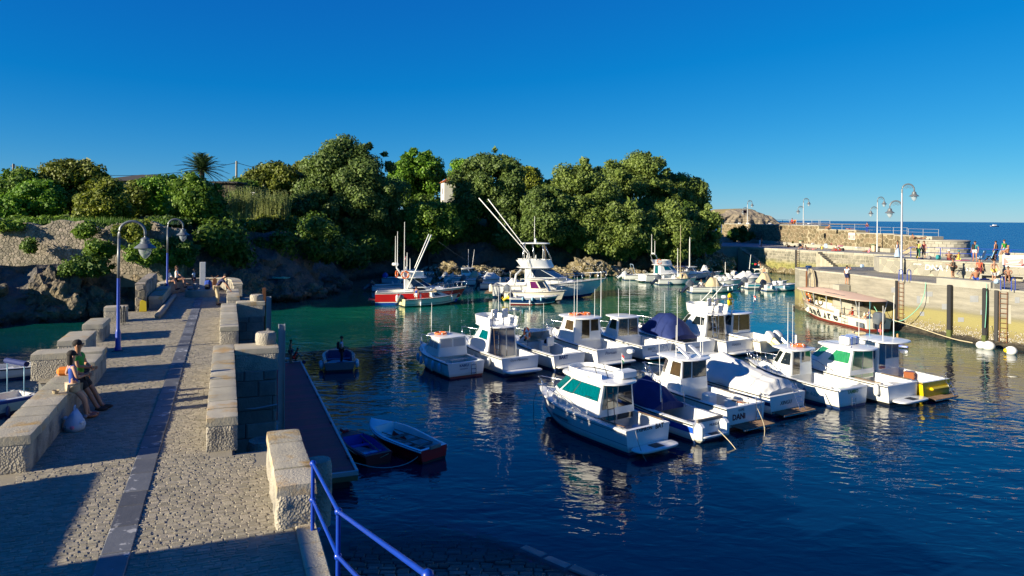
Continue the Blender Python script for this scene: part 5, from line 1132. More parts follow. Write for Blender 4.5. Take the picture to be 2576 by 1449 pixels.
    def house(s, x0, x1, w0, w1, z0, z1, fr=.45, rr=.0, tp=.86, nose=.6, cut=.35, mat='gel', wins=None, glass='glass_dark', frame='rail_black', name='cabin', back=True):
        """cabin: plan with a cut nose; edges 0 starboard side, 1 starboard quarter, 2 front, 3 port quarter, 4 port side, 5 back"""
        def plan(xa, xb, a, b, z): return [Vector((xa, -a, z)), Vector((xb - cut, -b, z)), Vector((xb, -b * nose, z)), Vector((xb, b * nose, z)), Vector((xb - cut, b, z)), Vector((xa, a, z))]
        bo, tpn = plan(x0, x1, w0, w1, z0), plan(x0 + rr, x1 - fr, w0 * tp, w1 * tp, z1)
        mb = MB(); n = 6
        for i in range(n):
            if i == 5 and not back: continue
            j = (i + 1) % n; mb.add([bo[i], bo[j], tpn[j], tpn[i]], [(0, 1, 2, 3)])
        me = bpy.data.meshes.new(name); me.from_pydata(mb.v, [], mb.f); bm = bmesh.new(); bm.from_mesh(me); bmesh.ops.remove_doubles(bm, verts=bm.verts[:], dist=.001)
        ed = [e for e in bm.edges if len(e.link_faces) == 2]; bmesh.ops.bevel(bm, geom=ed, offset=.07, segments=3, profile=.5, affect='EDGES'); bm.to_mesh(me); bm.free()
        c = link(name, me, mat, s.root, 'auto'); s.topo = tpn
        def at(i, u, v):
            j = (i + 1) % n; return bo[i].lerp(bo[j], u).lerp(tpn[i].lerp(tpn[j], u), v)
        for w in (wins or []):
            i, u0, u1, v0, v1 = w[:5]; g = w[5] if len(w) > 5 else glass; fm_ = w[6] if len(w) > 6 else frame; nm = w[7] if len(w) > 7 else 'window'
            s.panel([at(i, u0, v0), at(i, u1, v0), at(i, u1, v1), at(i, u0, v1)], g, nm, .015, None, fm_)
        s.at = at; return c
    def slab(s, poly, z, th=.08, mat='gel', name='roof', camber=.05, k=2, parent=None, under=None):
        P_ = chaikin([(p[0], p[1], 0) for p in poly], k); c = Vector((sum(p.x for p in P_) / len(P_), sum(p.y for p in P_) / len(P_), 0))
        def ring(f, zz): return [Vector((c.x + (p.x - c.x) * f, c.y + (p.y - c.y) * f, zz)) for p in P_]
        return MB().loft([ring(.95, z), ring(1, z + th * .35), ring(.985, z + th * .8), ring(.9, z + th), ring(.5, z + th + camber * .75), ring(.05, z + th + camber)], True, True, True).build(name, mat, parent or s.root, 'auto')
    def roof(s, xa, xb, wa, wb, z, th=.08, mat='gel', camber=.05, name='roof', nose=.7): return s.slab([(xa, -wa), ((xa + xb) / 2, -max(wa, wb)), (xb - .3, -wb), (xb, -wb * nose), (xb, wb * nose), (xb - .3, wb), ((xa + xb) / 2, max(wa, wb)), (xa, wa)], z, th, mat, name, camber)
    def bow_rail(s, x0, h=.5, posts=5, r=.02, inset=.06, mat='steel', fwd=.12):
        pth = []; n = 9
        for i in range(n): 
            x = x0 + (s.L - .05 - x0) * i / (n - 1); hh = h * (.25 + .75 * min(1, i / 2.2)); pth.append(Vector((x + fwd * i / n, max(.10, s.hb(x) - inset), s.zs(x) + hh)))
        other = [Vector((p.x, -p.y, p.z)) for p in pth[::-1]]; mb = MB().tube(pth + other, r, 5)
        for i in range(1, n, max(1, n // posts)):
            for sg in (1, -1): p = pth[i]; x = x0 + (s.L - .05 - x0) * i / (n - 1); mb.tube([(x - .03, sg * max(.08, s.hb(x) - inset), s.zs(x)), (p.x, sg * p.y, p.z)], r * .9, 5)
        mb.build('bow_rail', mat, s.root, True)
    def rails(s, paths, name='handrail', r=.015, mat='steel'):
        mb = MB()
        for p in paths: mb.tube(p, r, 5)
        return mb.build(name, mat, s.root, True)
    def antenna(s, x, y, z, h, lean=(0, 0), mat='white_mark', r=.014): return MB().tube([(x, y, z), (x + lean[0] * h, y + lean[1] * h, z + h)], [r * 1.3, r * .7], 5).build('antenna', mat, s.root)
    def ladder(s, p0, p1, w=.32, n=5, axis=(0, 1, 0), r=.016, mat='steel'):
        p0, p1, a = Vector(p0), Vector(p1), Vector(axis) * w / 2; mb = MB().tube([p0 + a, p1 + a], r, 5).tube([p0 - a, p1 - a], r, 5)
        for i in range(n): q = p0.lerp(p1, (i + .5) / n); mb.tube([q + a, q - a], r * 1.2, 5)
        return mb.build('ladder', mat, s.root)
    def platform(s, d=.6, w=None, z=.3, th=.1, mat='gel', pad=True, slats=0):
        w = w or s.hbt(0) * .94
        if slats:
            for i in range(slats):
                y = -w + (i + .5) * 2 * w / slats; MB().cbox((-d / 2, y, z), (d, 2 * w / slats - .03, .035), .006).build('slat', 'teak', s.root)
            MB().cbox((-d + .03, 0, z - .04), (.05, 2 * w, .05), .01).build('platform_frame', 'steel', s.root); MB().cbox((-.08, 0, z - .04), (.05, 2 * w, .05), .01).build('platform_frame', 'steel', s.root)
        else:
            s.slab([(.02, -w), (-d * .75, -w), (-d, -w * .75), (-d, w * .75), (-d * .75, w), (.02, w)], z - th, th, mat, 'swim_platform', .005, 2)
            if pad: MB().cbox((-d * .55, 0, z + .012), (d * .55, .5, .016), .004).build('step_pad', 'rail_black', s.root)
    def fender(s, x, sg, z=None, r=.1, l=.5, mat='white_mark'):
        y = sg * (s.hb(x) + r); zt = (z if z is not None else s.zs(x) - .25); mb = MB().lathe([(.02, zt), (r * .7, zt - .05), (r, zt - .12), (r, zt - l + .12), (r * .7, zt - l + .05), (.03, zt - l)], (x, y, 0), 10); mb.tube([(x, y, zt), (x, sg * s.hb(x), s.zs(x))], .008, 4); mb.build('fender', mat, s.root, 'auto')
    def name_aft(s, txt, size, z, y=0.0, mat='ink', shear=0.0, x=-.008, bold=0.0, sx=1.0): return lettering(txt, size, mat, s.root, frame4((x, y, z), (0, -1, 0), (0, 0, 1), (-1, 0, 0)), 'lettering', .003, shear, sx, bold)
    def name_side(s, txt, size, x, z, sg=1, mat='ink', shear=0.0, sx=1.0, bold=0.0, off=.02):
        t = x / s.L; zt = s.zst(t); g = (z - .12) / (zt - .12); g2 = min(1, (z + size * .7 - .12) / (zt - .12)); a, b = s.pt(t - .05, g, sg), s.pt(t + .05, g, sg); up = (s.pt(t, g2, sg) - s.pt(t, g, sg)).normalized(); ax = (a - b).normalized() * sg; n_ = ax.cross(up).normalized(); return lettering(txt, size, mat, s.root, frame4(s.pt(t, g, sg) + n_ * off, ax, up, n_), 'lettering', .003, shear, sx, bold)
    def outboard(s, y=0.0, k=1.0, tilt=0.0, mat='motor_dark', leg='motor_grey', x=-.12, z=None):
        z = s.fb if z is None else z; m = bpy.data.objects.new('outboard_motor', None); C.objects.link(m); m.parent = s.root; m.location = (x, y, z); m.rotation_euler = (0, tilt, 0)
        P_ = [(-.34, -.13), (-.30, -.19), (.18, -.17), (.24, -.10), (.24, .10), (.18, .17), (-.30, .19), (-.34, .13)]
        P_ = chaikin([(a, b, 0) for a, b in P_], 1)
        MB().loft([[Vector((p.x * f * k + dx * k, p.y * f * k, zz * k)) for p in P_] for f, zz, dx in ((.78, -.05, 0), (1, .04, 0), (1.03, .22, -.01), (.95, .42, -.03), (.72, .50, -.05), (.3, .53, -.06))], True, True, True).build('cowl', mat, m, 'auto')
        MB().loft([[Vector((dx + a * w_, b * t_, zz)) * k for a, b in ((-1, 0), (0, -1), (1, 0), (0, 1))] for w_, t_, zz, dx in ((.2, .12, -.05, -.05), (.15, .07, -.35, -.06), (.13, .05, -.7, -.06), (.17, .05, -.82, -.06))], True, True, True).build('leg', leg, m)
        mb = MB().ell((-.1 * k, 0, -.84 * k), (.25 * k, .06 * k, .06 * k), 8, 5)
        for a in (0, 2.09, 4.19): mb.box((-.34 * k, .09 * k * math.sin(a), -.84 * k + .09 * k * math.cos(a)), (.02 * k, .09 * k, .16 * k), m=Matrix.Rotation(-a, 3, 'X') @ Matrix.Rotation(.5, 3, 'Z'))
        mb.build('propeller', leg, m); MB().cbox((.12 * k, 0, -.12 * k), (.14 * k, .26 * k, .34 * k), .02).build('bracket', leg, m); return m
    def seat(s, x, y, z, mat='gel_in', w=.45):
        o = MB().cbox((x, y, z + .05), (.42, w, .12), .04); o.cbox((x - .2, y, z + .32), (.11, w * .95, .5), .045); o.tube([(x, y, z - .4), (x, y, z)], .04, 6); o.build('helm_seat', mat, s.root, 'auto')
    def arch(s, x, w, z0, z1, mat='steel', r=.025, lean=-.25): return s.rails([[(x, w, z0), (x + lean, w * .95, z1 - .1), (x + lean, w * .8, z1), (x + lean, -w * .8, z1), (x + lean, -w * .95, z1 - .1), (x, -w, z0)]], 'radar_arch', r, mat)
    def dome(s, x, y, z, r=.22, h=.2): MB().lathe([(r * .8, z), (r, z + h * .2), (r, z + h * .6), (r * .8, z + h * .95), (r * .2, z + h)], (x, y, 0), 14).build('radar_dome', 'gel', s.root, 'auto')
    def ring_wall(s, poly, z0, z1, th=.07, mat='gel', flare=1.06, name='flybridge_coaming', sx=0.0, open_back=True):
        P_ = chaikin([(p[0], p[1], 0) for p in poly], 2, False); c = Vector((sum(p.x for p in P_) / len(P_), 0, 0)); rows = []
        for p in P_:
            d = p - c; o0, o1 = c + d, c + d * flare; i1, i0 = c + d * (flare - th / max(.3, d.length)), c + d * (1 - th / max(.3, d.length)); rows.append([Vector((o0.x, o0.y, z0)), Vector((o1.x + sx, o1.y, z1)), Vector((i1.x + sx, i1.y, z1)), Vector((i0.x, i0.y, z0))])
        return MB().grid(rows).build(name, mat, s.root, 'auto')
    def cover(s, secs, mat='canvas_white', name='canvas_cover', seed=1, wr=.025, n=22):
        rows = []
        for k, (x, w, zb, zt, pk) in enumerate(secs):
            row = []
            for i in range(n + 1):
                f = i / n * 2 - 1; a = abs(f); yy = w * (math.copysign(min(1.0, a * 1.12), f)); zz = zb + (zt - zb) * (1 - max(0, (a - .0)) ** pk) if a < .9 else zb + (zt - zb) * (1 - .9 ** pk) * (1 - (a - .9) / .1)
                q = Vector((x, yy, zz)); row.append(q + Vector((0, 0, nz((x * .5 + seed, yy * 5 + seed, 0), 1.2) * wr * 1.5 - abs(math.sin(yy * 7 + x * .4 + seed)) * wr)))
            rows.append(row)
        fine = []
        for a, b in zip(rows, rows[1:]):
            for f in (0, .25, .5, .75): fine.append([p.lerp(q, f) + Vector((0, 0, -wr * 1.2 * math.sin(math.pi * f))) for p, q in zip(a, b)])
        fine.append(rows[-1]); mb = MB().grid(fine)
        for row, rev in ((fine[0], False), (fine[-1], True)):
            zb = min(p.z for p in row); base = [Vector((p.x, p.y * 1.0, zb - .03)) for p in row]; mb.grid([base, row] if not rev else [row, base])
        return mb.build(name, mat, s.root, True)
def lifebuoy(lab, boat, p, r=.32, flat=True, rot=None):
    q = boat.root.matrix_basis @ Vector(p) if boat else Vector(p); o = thing('lifebuoy', lab, 'lifebuoy', q, 0, 'orange lifebuoys'); o.rotation_euler = rot or (0, 0, 0)
    n = 20; ring = [[Vector(((r + .075 * math.cos(b)) * math.cos(a), (r + .075 * math.cos(b)) * math.sin(a), .055 * math.sin(b) + .055)) for b in [2 * math.pi * j / 8 for j in range(8)]] for a in [2 * math.pi * i / n for i in range(n + 1)]]
    MB().loft(ring).build('ring', 'orange', o, True)
    for k in range(4):
        a0 = k * math.pi / 2 + .3; MB().loft([[Vector(((r + .08 * math.cos(b)) * math.cos(a), (r + .08 * math.cos(b)) * math.sin(a), .06 * math.sin(b) + .055)) for b in [2 * math.pi * j / 8 for j in range(8)]] for a in (a0 - .1, a0 + .1)]).build('band', 'white_mark', o, True)
def flag(boat, x, y, z, h, mats=('cl_red', 'cl_white', 'cl_dgreen'), sz=.3):
    MB().tube([(x, y, z), (x, y, z + h)], .01, 5).build('flag_staff', 'white_mark', boat.root)
    for k, m in enumerate(mats): MB().grid([[Vector((x - .02 - f * sz * .35, y + .03 * math.sin(f * 6 + j), z + h - .02 - (k + j) * sz / len(mats) - f * .12)) for f in (0, .33, .66, 1)] for j in (0, 1)]).build('flag', m, boat.root)
RA, RB = 'boats moored in the front row', 'boats moored in the second row'
GP = [(0, .28, .93, .06, .95), (0, .06, .27, .08, .94)]
# 1 front cruiser with teal windows
b = Boat('white cabin cruiser nearest the camera with oval teal side windows', (5.35, 27.75), 35, 6.9, 2.55, .95, 1.2, bottom='antifoul_blue', cock=.30, floor=.35, group=RA, bands=[(0, .30, 'gel', 'hull'), (.30, .325, 'ink_blue', 'pinstripe'), (.325, .80, 'gel', 'topside'), (.80, .83, 'ink_blue', 'pinstripe'), (.83, 1, 'gel', 'topside')], rail='gel'); h = b
b.house(1.75, 5.6, 1.02, .95, 1.02, 1.62, .7, .0, .93, .55, .8, name='coachroof', wins=None)
b.house(1.75, 5.2, .95, .85, 1.55, 2.35, .95, -.05, .86, .6, .7, glass='glass_teal', frame='steel', wins=[(4, .34, .94, .12, .80), (4, .04, .32, .12, .80), (0, .06, .94, .12, .80), (3, .1, .92, .12, .80), (2, .05, .95, .12, .8), (1, .08, .9, .12, .8), (5, .52, .93, -.95, .92, 'glass_dark', 'alu', 'door_pane'), (5, .08, .49, -.95, .92, 'glass_teal', 'alu', 'door_pane')])
b.slab([(1.15, -.92), (2.8, -1.02), (4.2, -.86), (4.75, -.45), (4.75, .45), (4.2, .86), (2.8, 1.02), (1.15, .92)], 2.3, .14, 'gel', 'roof', .1)
b.ring_wall([(1.9, .72), (3.6, .82), (4.35, .55), (4.35, -.55), (3.6, -.82), (1.9, -.72)], 2.5, 2.68, .05, 'gel', 1.0, 'roof_coaming')
MB().cbox((1.75, -.45, 2.63), (.55, .85, .3), .05).build('roof_locker', 'gel', b.root); b.rails([[(2.6, .78, 2.46), (2.75, .78, 2.56), (4.0, .68, 2.56), (4.1, .66, 2.46)], [(2.6, -.78, 2.46), (2.75, -.78, 2.56), (4.0, -.68, 2.56), (4.1, -.66, 2.46)]])
b.ladder((1.45, .55, .6), (1.62, .55, 2.45), .34, 6, mat='dark_metal'); b.bow_rail(2.6, .42, 4); b.platform(.75, z=.32); b.name_aft('TXIPIRON', .19, .82, .22, 'ink', bold=.004); b.name_aft('BAT', .26, .80, -.62, 'ink', bold=.006)
b.rails([[(2.2, .62, 2.45), (2.5, .62, 3.0), (2.3, .25, 3.0), (2.0, .25, 2.45)]], 'mast_frame', .02, 'dark_metal'); MB().cbox((2.4, 1.02, 1.75), (.3, .03, .03), .01).build('wiper', 'black', b.root)
MB().grid([[Vector((3.4 + i * .2, b.hb(3.4 + i * .2) * .972 + .012, .62 - .05 * j)) for j in range(3)] for i in range(7)]).build('vent_grille', 'ink_grey', b.root)
for i in range(2): b.fender(.9 + i * 2.6, -1)
for sg in (1, -1): MB().cbox((.9, sg * 1.02, 1.02), (1.3, .1, .04), .01).build('gunwale_pad', 'teak', b.root)
flag(b, 1.7, -.2, 2.5, 1.0)
# 2 open cuddy boat with blue tarpaulin
b = Boat('white and blue open boat under a blue tarpaulin, between cruiser and wheelhouse boat', (8.15, 29.2), 33, 5.9, 2.2, .78, 1.0, cock=.62, floor=.2, group=RA, bands=[(0, .42, 'gel', 'hull'), (.42, .80, 'blue_gel', 'blue_band'), (.80, 1, 'gel', 'topside')])
b.cover([(2.3, 1.0, .78, 1.1, 1.6), (3.0, 1.04, .84, 1.75, 1.5), (3.7, 1.0, .9, 1.95, 1.6), (4.4, .8, .95, 1.6, 1.7), (4.9, .5, .98, 1.15, 2)], 'canvas_blue', 'tarpaulin', 2, .03)
b.platform(.4, .8, .32, .08); b.name_aft('MUNDAKA', .16, .56, -.35, 'ink_grey', .1); b.name_aft('AIRU', .15, .56, .62, 'ink_grey', .1); MB().cbox((.07, -.05, .82), (.1, 1.5, .16), .02).build('transom_board', 'wood_grey', b.root)
MB().cbox((1.0, .0, .45), (.5, 1.5, .08), .02).build('thwart', 'gel', b.root); b.antenna(2.4, .4, 1.0, 2.6, (.05, 0)); b.rails([[(2.0, .7, .8), (2.2, .6, 2.0), (2.9, .5, 2.05)], [(2.0, -.7, .8), (2.2, -.6, 2.0), (2.9, -.5, 2.05)], [(2.2, .6, 2.0), (2.2, -.6, 2.0)]], 'canopy_frame')
o = MB().cbox((-.1, .72, .42), (.42, .4, .74), .12).build('stern_pod', 'gel', b.root); o = MB().cbox((-.1, -.72, .42), (.42, .4, .74), .12).build('stern_pod', 'gel', b.root)
# 3 DANI wheelhouse fishing boat
b = Boat('white wheelhouse fishing boat with brown windows and slatted stern platform', (10.2, 31.0), 32, 6.4, 2.5, .95, 1.2, bottom='antifoul_red', cock=.48, floor=.3, group=RA, stern=.98)
b.house(3.0, 4.9, .92, .85, 1.0, 2.45, .55, .0, .9, .6, .5, glass='glass_brown', frame='black', wins=[(5, .08, .36, .45, .94), (5, .44, .92, .42, .92), (4, .35, .92, .5, .9), (0, .08, .65, .5, .9), (3, .1, .9, .5, .88), (2, .05, .95, .5, .88), (1, .1, .9, .5, .88)])
b.house(4.7, 5.9, .8, .55, 1.05, 1.4, .4, 0, .85, .5, .3, name='cuddy'); b.roof(2.55, 4.95, .98, .8, 2.43, .09)
MB().cbox((3.9, -.1, 2.56), (.55, .5, .05), .02).build('roof_hatch', 'glass_brown', b.root); MB().cbox((3.3, .4, 2.75), (.9, .22, .06), .02, m=Matrix.Rotation(rad(-28), 3, 'Y')).build('roof_wing', 'gel', b.root); MB().cbox((3.3, -.4, 2.75), (.9, .22, .06), .02, m=Matrix.Rotation(rad(-28), 3, 'Y')).build('roof_wing', 'gel', b.root)
b.platform(.75, 1.0, .22, slats=14); b.name_aft('DANi', .34, .42, .45, 'cl_maroon', bold=.012); b.name_aft('GURE', .15, .76, .3, 'ink'); b.ladder((-.05, -.78, .25), (-.05, -.78, 1.25), .3, 4); b.antenna(3.2, -.6, 2.5, 2.9); b.antenna(3.6, .6, 2.5, 1.5); b.bow_rail(4.6, .5, 3)
for sg in (1, -1): MB().cbox((2.0, sg * 1.14, 1.02), (.9, .1, .05), .01).build('rod_box', 'wood_grey', b.root)
MB().cbox((1.2, -.8, .55), (1.1, .35, .5), .04).build('side_bench', 'gel', b.root); MB().cbox((1.0, -.72, .82), (.6, .3, .05), .01).build('bench_lid', 'varnish', b.root); MB().cbox((2.4, -.35, .62), (.5, .55, .65), .06).build('engine_box', 'gel', b.root); b.rails([[(.1, .5, .95), (.1, .5, 1.2), (.1, -.3, 1.2), (.1, -.3, .95)]]); MB().lathe([(.36, .04), (.36, -.04)], (0, 0, 0), 16).build
# 4 covered boat XINGU
b = Boat('long white boat under a ribbed white canvas cover with folding ladder', (12.9, 33.3), 32, 7.4, 2.75, .9, 1.15, cock=.5, floor=.3, group=RA, bands=[(0, .45, 'gel', 'hull'), (.45, .8, 'navy', 'navy_band'), (.8, 1, 'gel', 'topside')], trm='gel')
b.cover([(.25, 1.1, .92, 1.15, 2.2), (.5, 1.2, .95, 1.55, 2.2), (1.6, 1.3, .98, 1.72, 1.7), (2.9, 1.32, 1.02, 2.05, 1.4), (3.9, 1.25, 1.05, 2.3, 1.3), (4.6, 1.1, 1.08, 2.1, 1.4), (5.3, .8, 1.12, 1.5, 1.6), (5.8, .4, 1.15, 1.22, 2)], 'canvas_white', 'canvas_cover', 4, .045)
b.platform(.7, 1.15, .2, slats=16); b.ladder((-.55, -.35, .25), (-.02, -.35, 1.35), .36, 5); b.name_aft('XINGU', .26, .45, .15, 'ink', .25); b.bow_rail(5.2, .5, 3); b.antenna(4.6, .7, 1.2, 2.6)
# 5 Tambo
b = Boat('white pilothouse boat with teal side lettering and orange lifebuoy on its roof', (16.5, 34.5), 30, 6.4, 2.35, .92, 1.2, cock=.47, floor=.32, group=RA, stern=.96)
b.house(2.9, 4.6, .85, .8, 1.0, 2.3, .75, .02, .88, .6, .5, glass='glass_dark', frame='gel', wins=[(5, .08, .40, .05, .93, 'glass_brown', 'alu', 'door_pane'), (5, .50, .92, .5, .92), (4, .2, .92, .42, .9), (0, .08, .8, .42, .9), (3, .1, .9, .42, .88), (2, .05, .95, .42, .88), (1, .1, .9, .42, .88)])
b.house(4.35, 5.7, .75, .5, 1.05, 1.38, .5, 0, .85, .5, .3, name='cuddy'); b.roof(2.5, 4.4, .92, .75, 2.28, .09); b.bow_rail(3.2, .5, 5); b.name_aft('TAMBO', .24, .68, .0, 'ink_green', bold=.006); b.name_side('space 625', .30, 1.7, .40, 1, 'ink_teal', .2); b.ladder((-.06, .0, .1), (-.06, .0, .55), .28, 2)
for x in (.25,): MB().cbox((x - .12, 0, .9), (.34, 2.1, .16), .05).build('stern_bench', 'gel', b.root)
lifebuoy('orange lifebuoy on the roof of the teal lettered boat', b, (3.2, -.1, 2.42)); b.rails([[(3.0, .3, 2.38), (2.95, .3, 2.7), (2.95, -.5, 2.7), (3.0, -.5, 2.38)]], 'roof_rack'); MB().tube([(3.7, -.55, 2.36), (3.7, -.55, 2.9)], .05, 8).build('light_post', 'white_mark', b.root); b.antenna(3.5, .35, 2.4, 2.3); flag(b, 3.4, .1, 2.4, 2.2, ('cl_black', 'cl_black'), .32); b.fender(.6, -1); b.fender(2.0, -1, mat='ink_blue')
# 6 merry cruiser with green curtains
b = Boat('white cruiser with green curtained windows and blue strapped box on top', (19.35, 35.3), 29, 6.8, 2.6, .95, 1.2, cock=.36, floor=.32, group=RA, bottom='antifoul_black')
b.house(2.2, 5.6, 1.05, .92, 1.02, 1.6, .7, .0, .93, .55, .8, name='coachroof'); b.house(2.2, 5.0, .98, .85, 1.52, 2.35, .9, -.05, .86, .6, .7, glass='glass_green', frame='gel', wins=[(4, .30, .94, .12, .80), (0, .06, .7, .12, .80), (3, .1, .92, .12, .80), (2, .05, .95, .12, .8), (1, .08, .9, .12, .8), (5, .52, .93, -.85, .92, 'glass_green', 'alu', 'door_pane'), (5, .08, .49, -.85, .92, 'glass_green', 'alu', 'door_pane')])
b.slab([(1.6, -.95), (3.0, -1.05), (4.2, -.86), (4.6, -.45), (4.6, .45), (4.2, .86), (3.0, 1.05), (1.6, .95)], 2.3, .13, 'gel', 'roof', .08); b.platform(.8, z=.32); b.bow_rail(3.0, .45, 4); b.fender(.5, 1, 1.0, .12, .6); b.rails([[(2.2, .8, 2.4), (2.4, .8, 2.52), (4.0, .7, 2.52), (4.1, .7, 2.42)]]); MB().cbox((1.4, 0, 1.02), (.1, .0001, .0001), .01).build
for sg in (1, -1): MB().cbox((1.1, sg * 1.07, 1.02), (1.5, .1, .04), .01).build('gunwale_pad', 'teak', b.root)
MB().cbox((.55, -.3, .6), (.7, .9, .5), .05).build('stern_seat', 'gel', b.root); b.antenna(2.9, -.7, 2.45, 2.2)
q = thing('strapped_box', 'white box with blue straps on the green curtained cruiser roof', 'box', b.root.matrix_basis @ Vector((2.9, .1, 2.5)), b.root.rotation_euler[2]); MB().cbox((0, 0, .2), (.62, .95, .4), .06).build('case', 'gel', q)
for y_ in (-.2, .2): MB().cbox((0, y_, .2), (.64, .06, .42), .01).build('strap', 'blue_gel', q)
# 7 yellow sterned boat
b = Boat('yellow hulled boat with white wheelhouse and blue curtains', (21.6, 36.3), 28, 6.6, 2.4, .9, 1.2, hull='yellow_paint', bottom='antifoul_black', cock=.40, floor=.3, group=RA, trm='yellow_paint', stern=.96, bands=[(0, .62, 'yellow_paint', 'hull'), (.62, 1, 'yellow_paint', 'topside')])
b.house(2.6, 5.0, .95, .85, 1.0, 2.5, .7, .0, .93, .6, .5, glass='glass_blue', frame='gel', wins=[(5, .06, .33, .06, .93, 'glass_blue', 'alu', 'door_pane'), (5, .37, .62, .40, .93, 'glass_blue', 'alu'), (5, .67, .94, .40, .93, 'glass_blue', 'alu'), (4, .15, .9, .4, .85), (0, .1, .8, .4, .85), (3, .1, .9, .45, .85), (2, .05, .95, .45, .85), (1, .1, .9, .45, .85)])
b.slab([(1.7, -1.1), (3.2, -1.12), (4.6, -.9), (4.9, -.5), (4.9, .5), (4.6, .9), (3.2, 1.12), (1.7, 1.1)], 2.5, .11, 'gel', 'roof', .06); b.platform(.55, .95, .15, slats=10); MB().cbox((-.08, -.2, .55), (.22, 1.6, .16), .06).build('stern_step', 'yellow_paint', b.root); b.ladder((-.5, -.9, .1), (-.05, -.9, .8), .3, 3); MB().cbox((1.9, -.75, .75), (.5, .5, .4), .03, .4).build('locker', 'varnish', b.root); b.antenna(2.3, .95, 2.6, 1.9, r=.018); b.antenna(3.0, -1.0, 2.6, 2.3, r=.018); b.antenna(3.6, .2, 2.6, 2.0, mat='rope_blue')
b.rails([[(.1, -1.0, .95), (.1, -1.0, 1.25), (-.1, -.6, 1.25), (-.1, -.6, .75)]], 'stern_rail'); q = thing('fishing_crate', 'tan life raft pack on the yellow boat roof', 'pack', b.root.matrix_basis @ Vector((4.1, .4, 2.7))); MB().cbox((0, 0, .07), (.55, .6, .14), .05).build('pack', 'canvas_beige', q)
# second row
b = Boat('small white canvas backed cabin boat with orange ring, outermost of the second row', (-2.5, 40.3), 33, 5.6, 2.45, .85, 1.1, bottom='antifoul_red', cock=.36, floor=.3, group=RB, stern=.97)
b.house(1.6, 3.9, .98, .85, .95, 2.0, .55, .05, .92, .6, .5, mat='gel', glass='vinyl', frame='gel', wins=[(5, .07, .47, .5, .93), (5, .53, .93, .5, .93), (4, .1, .48, .42, .88), (4, .54, .92, .42, .88), (0, .1, .9, .42, .88), (3, .1, .9, .42, .88), (2, .05, .95, .42, .88), (1, .1, .9, .42, .88)]); b.house(3.7, 4.9, .7, .45, 1.0, 1.25, .4, 0, .85, .5, .3, name='cuddy')
b.roof(1.5, 3.7, .98, .8, 1.98, .08); b.bow_rail(3.4, .5, 3); b.name_aft('KAIKU', .20, .62, .15, 'ink_blue', bold=.006); b.name_aft('MUNDAKA', .10, .46, .15, 'ink_blue'); b.ladder((-.05, -.45, .1), (-.05, -.45, .8), .3, 3); b.rails([[(.1, .9, .85), (.12, .9, 1.05), (.12, -.9, 1.05), (.1, -.9, .85)]]); b.antenna(2.9, .75, 2.05, 1.9); b.antenna(2.4, -.2, 2.1, .5)
lifebuoy('orange lifebuoy on the roof of the outermost second row boat', b, (2.5, .35, 2.12))
for x in (.8, 1.6, 2.4, 3.2, 4.2): b.fender(x, 1, .8, .1, .5, 'lightblue_gel')
b = Boat('white flybridge cruiser with teal side window and brown ladder', (.55, 41.2), 32, 7.0, 2.75, 1.0, 1.3, cock=.30, floor=.35, group=RB)
b.house(2.0, 5.6, 1.08, .92, 1.05, 1.5, .6, 0, .92, .5, .7, name='coachroof'); b.house(2.0, 4.9, 1.0, .85, 1.45, 2.5, 1.0, 0, .88, .55, .7, glass='glass_teal', frame='gel', wins=[(4, .3, .9, .25, .75), (0, .1, .7, .25, .75), (3, .1, .9, .2, .8), (2, .05, .95, .2, .8), (1, .1, .9, .2, .8), (5, .38, .62, -.75, .9, 'glass_blue', 'alu', 'door_pane'), (5, .66, .94, -.75, .9, 'glass_blue', 'alu', 'door_pane'), (5, .06, .34, -.75, .9, 'glass_blue', 'alu', 'door_pane')])
b.slab([(1.3, -1.0), (3.0, -1.05), (4.2, -.8), (4.2, .8), (3.0, 1.05), (1.3, 1.0)], 2.46, .1, 'gel', 'roof', .03); b.ring_wall([(1.9, .95), (3.4, .98), (4.3, .6), (4.3, -.6), (3.4, -.98), (1.9, -.95)], 2.55, 3.05, .07); b.seat(2.5, .4, 2.95); b.seat(2.5, -.35, 2.95); b.arch(1.7, .98, 2.5, 3.5, r=.03); b.rails([[(1.4, .95, 2.6), (1.4, .95, 3.0), (1.4, -.95, 3.0), (1.4, -.95, 2.6)]]); b.platform(.75, z=.32, pad=False); b.ladder((1.5, .6, .5), (1.75, .6, 2.5), .34, 7, mat='teak'); b.antenna(1.5, .5, 3.5, 2.0); b.antenna(1.5, -.2, 3.5, 2.3); b.antenna(1.5, .6, 3.5, 1.4); b.name_aft('Gure Mirentxu', .2, .78, .1, 'ink_grey', .3); b.bow_rail(3.6, .5, 4); b.fender(1.2, 1, .9); b.dome(1.5, -.5, 3.5, .14, .14)
b = Boat('white open cuddy boat with helm seat and windscreen, bold dark name on stern', (3.5, 42.7), 33, 6.2, 2.55, .9, 1.2, cock=.62, floor=.3, group=RB)
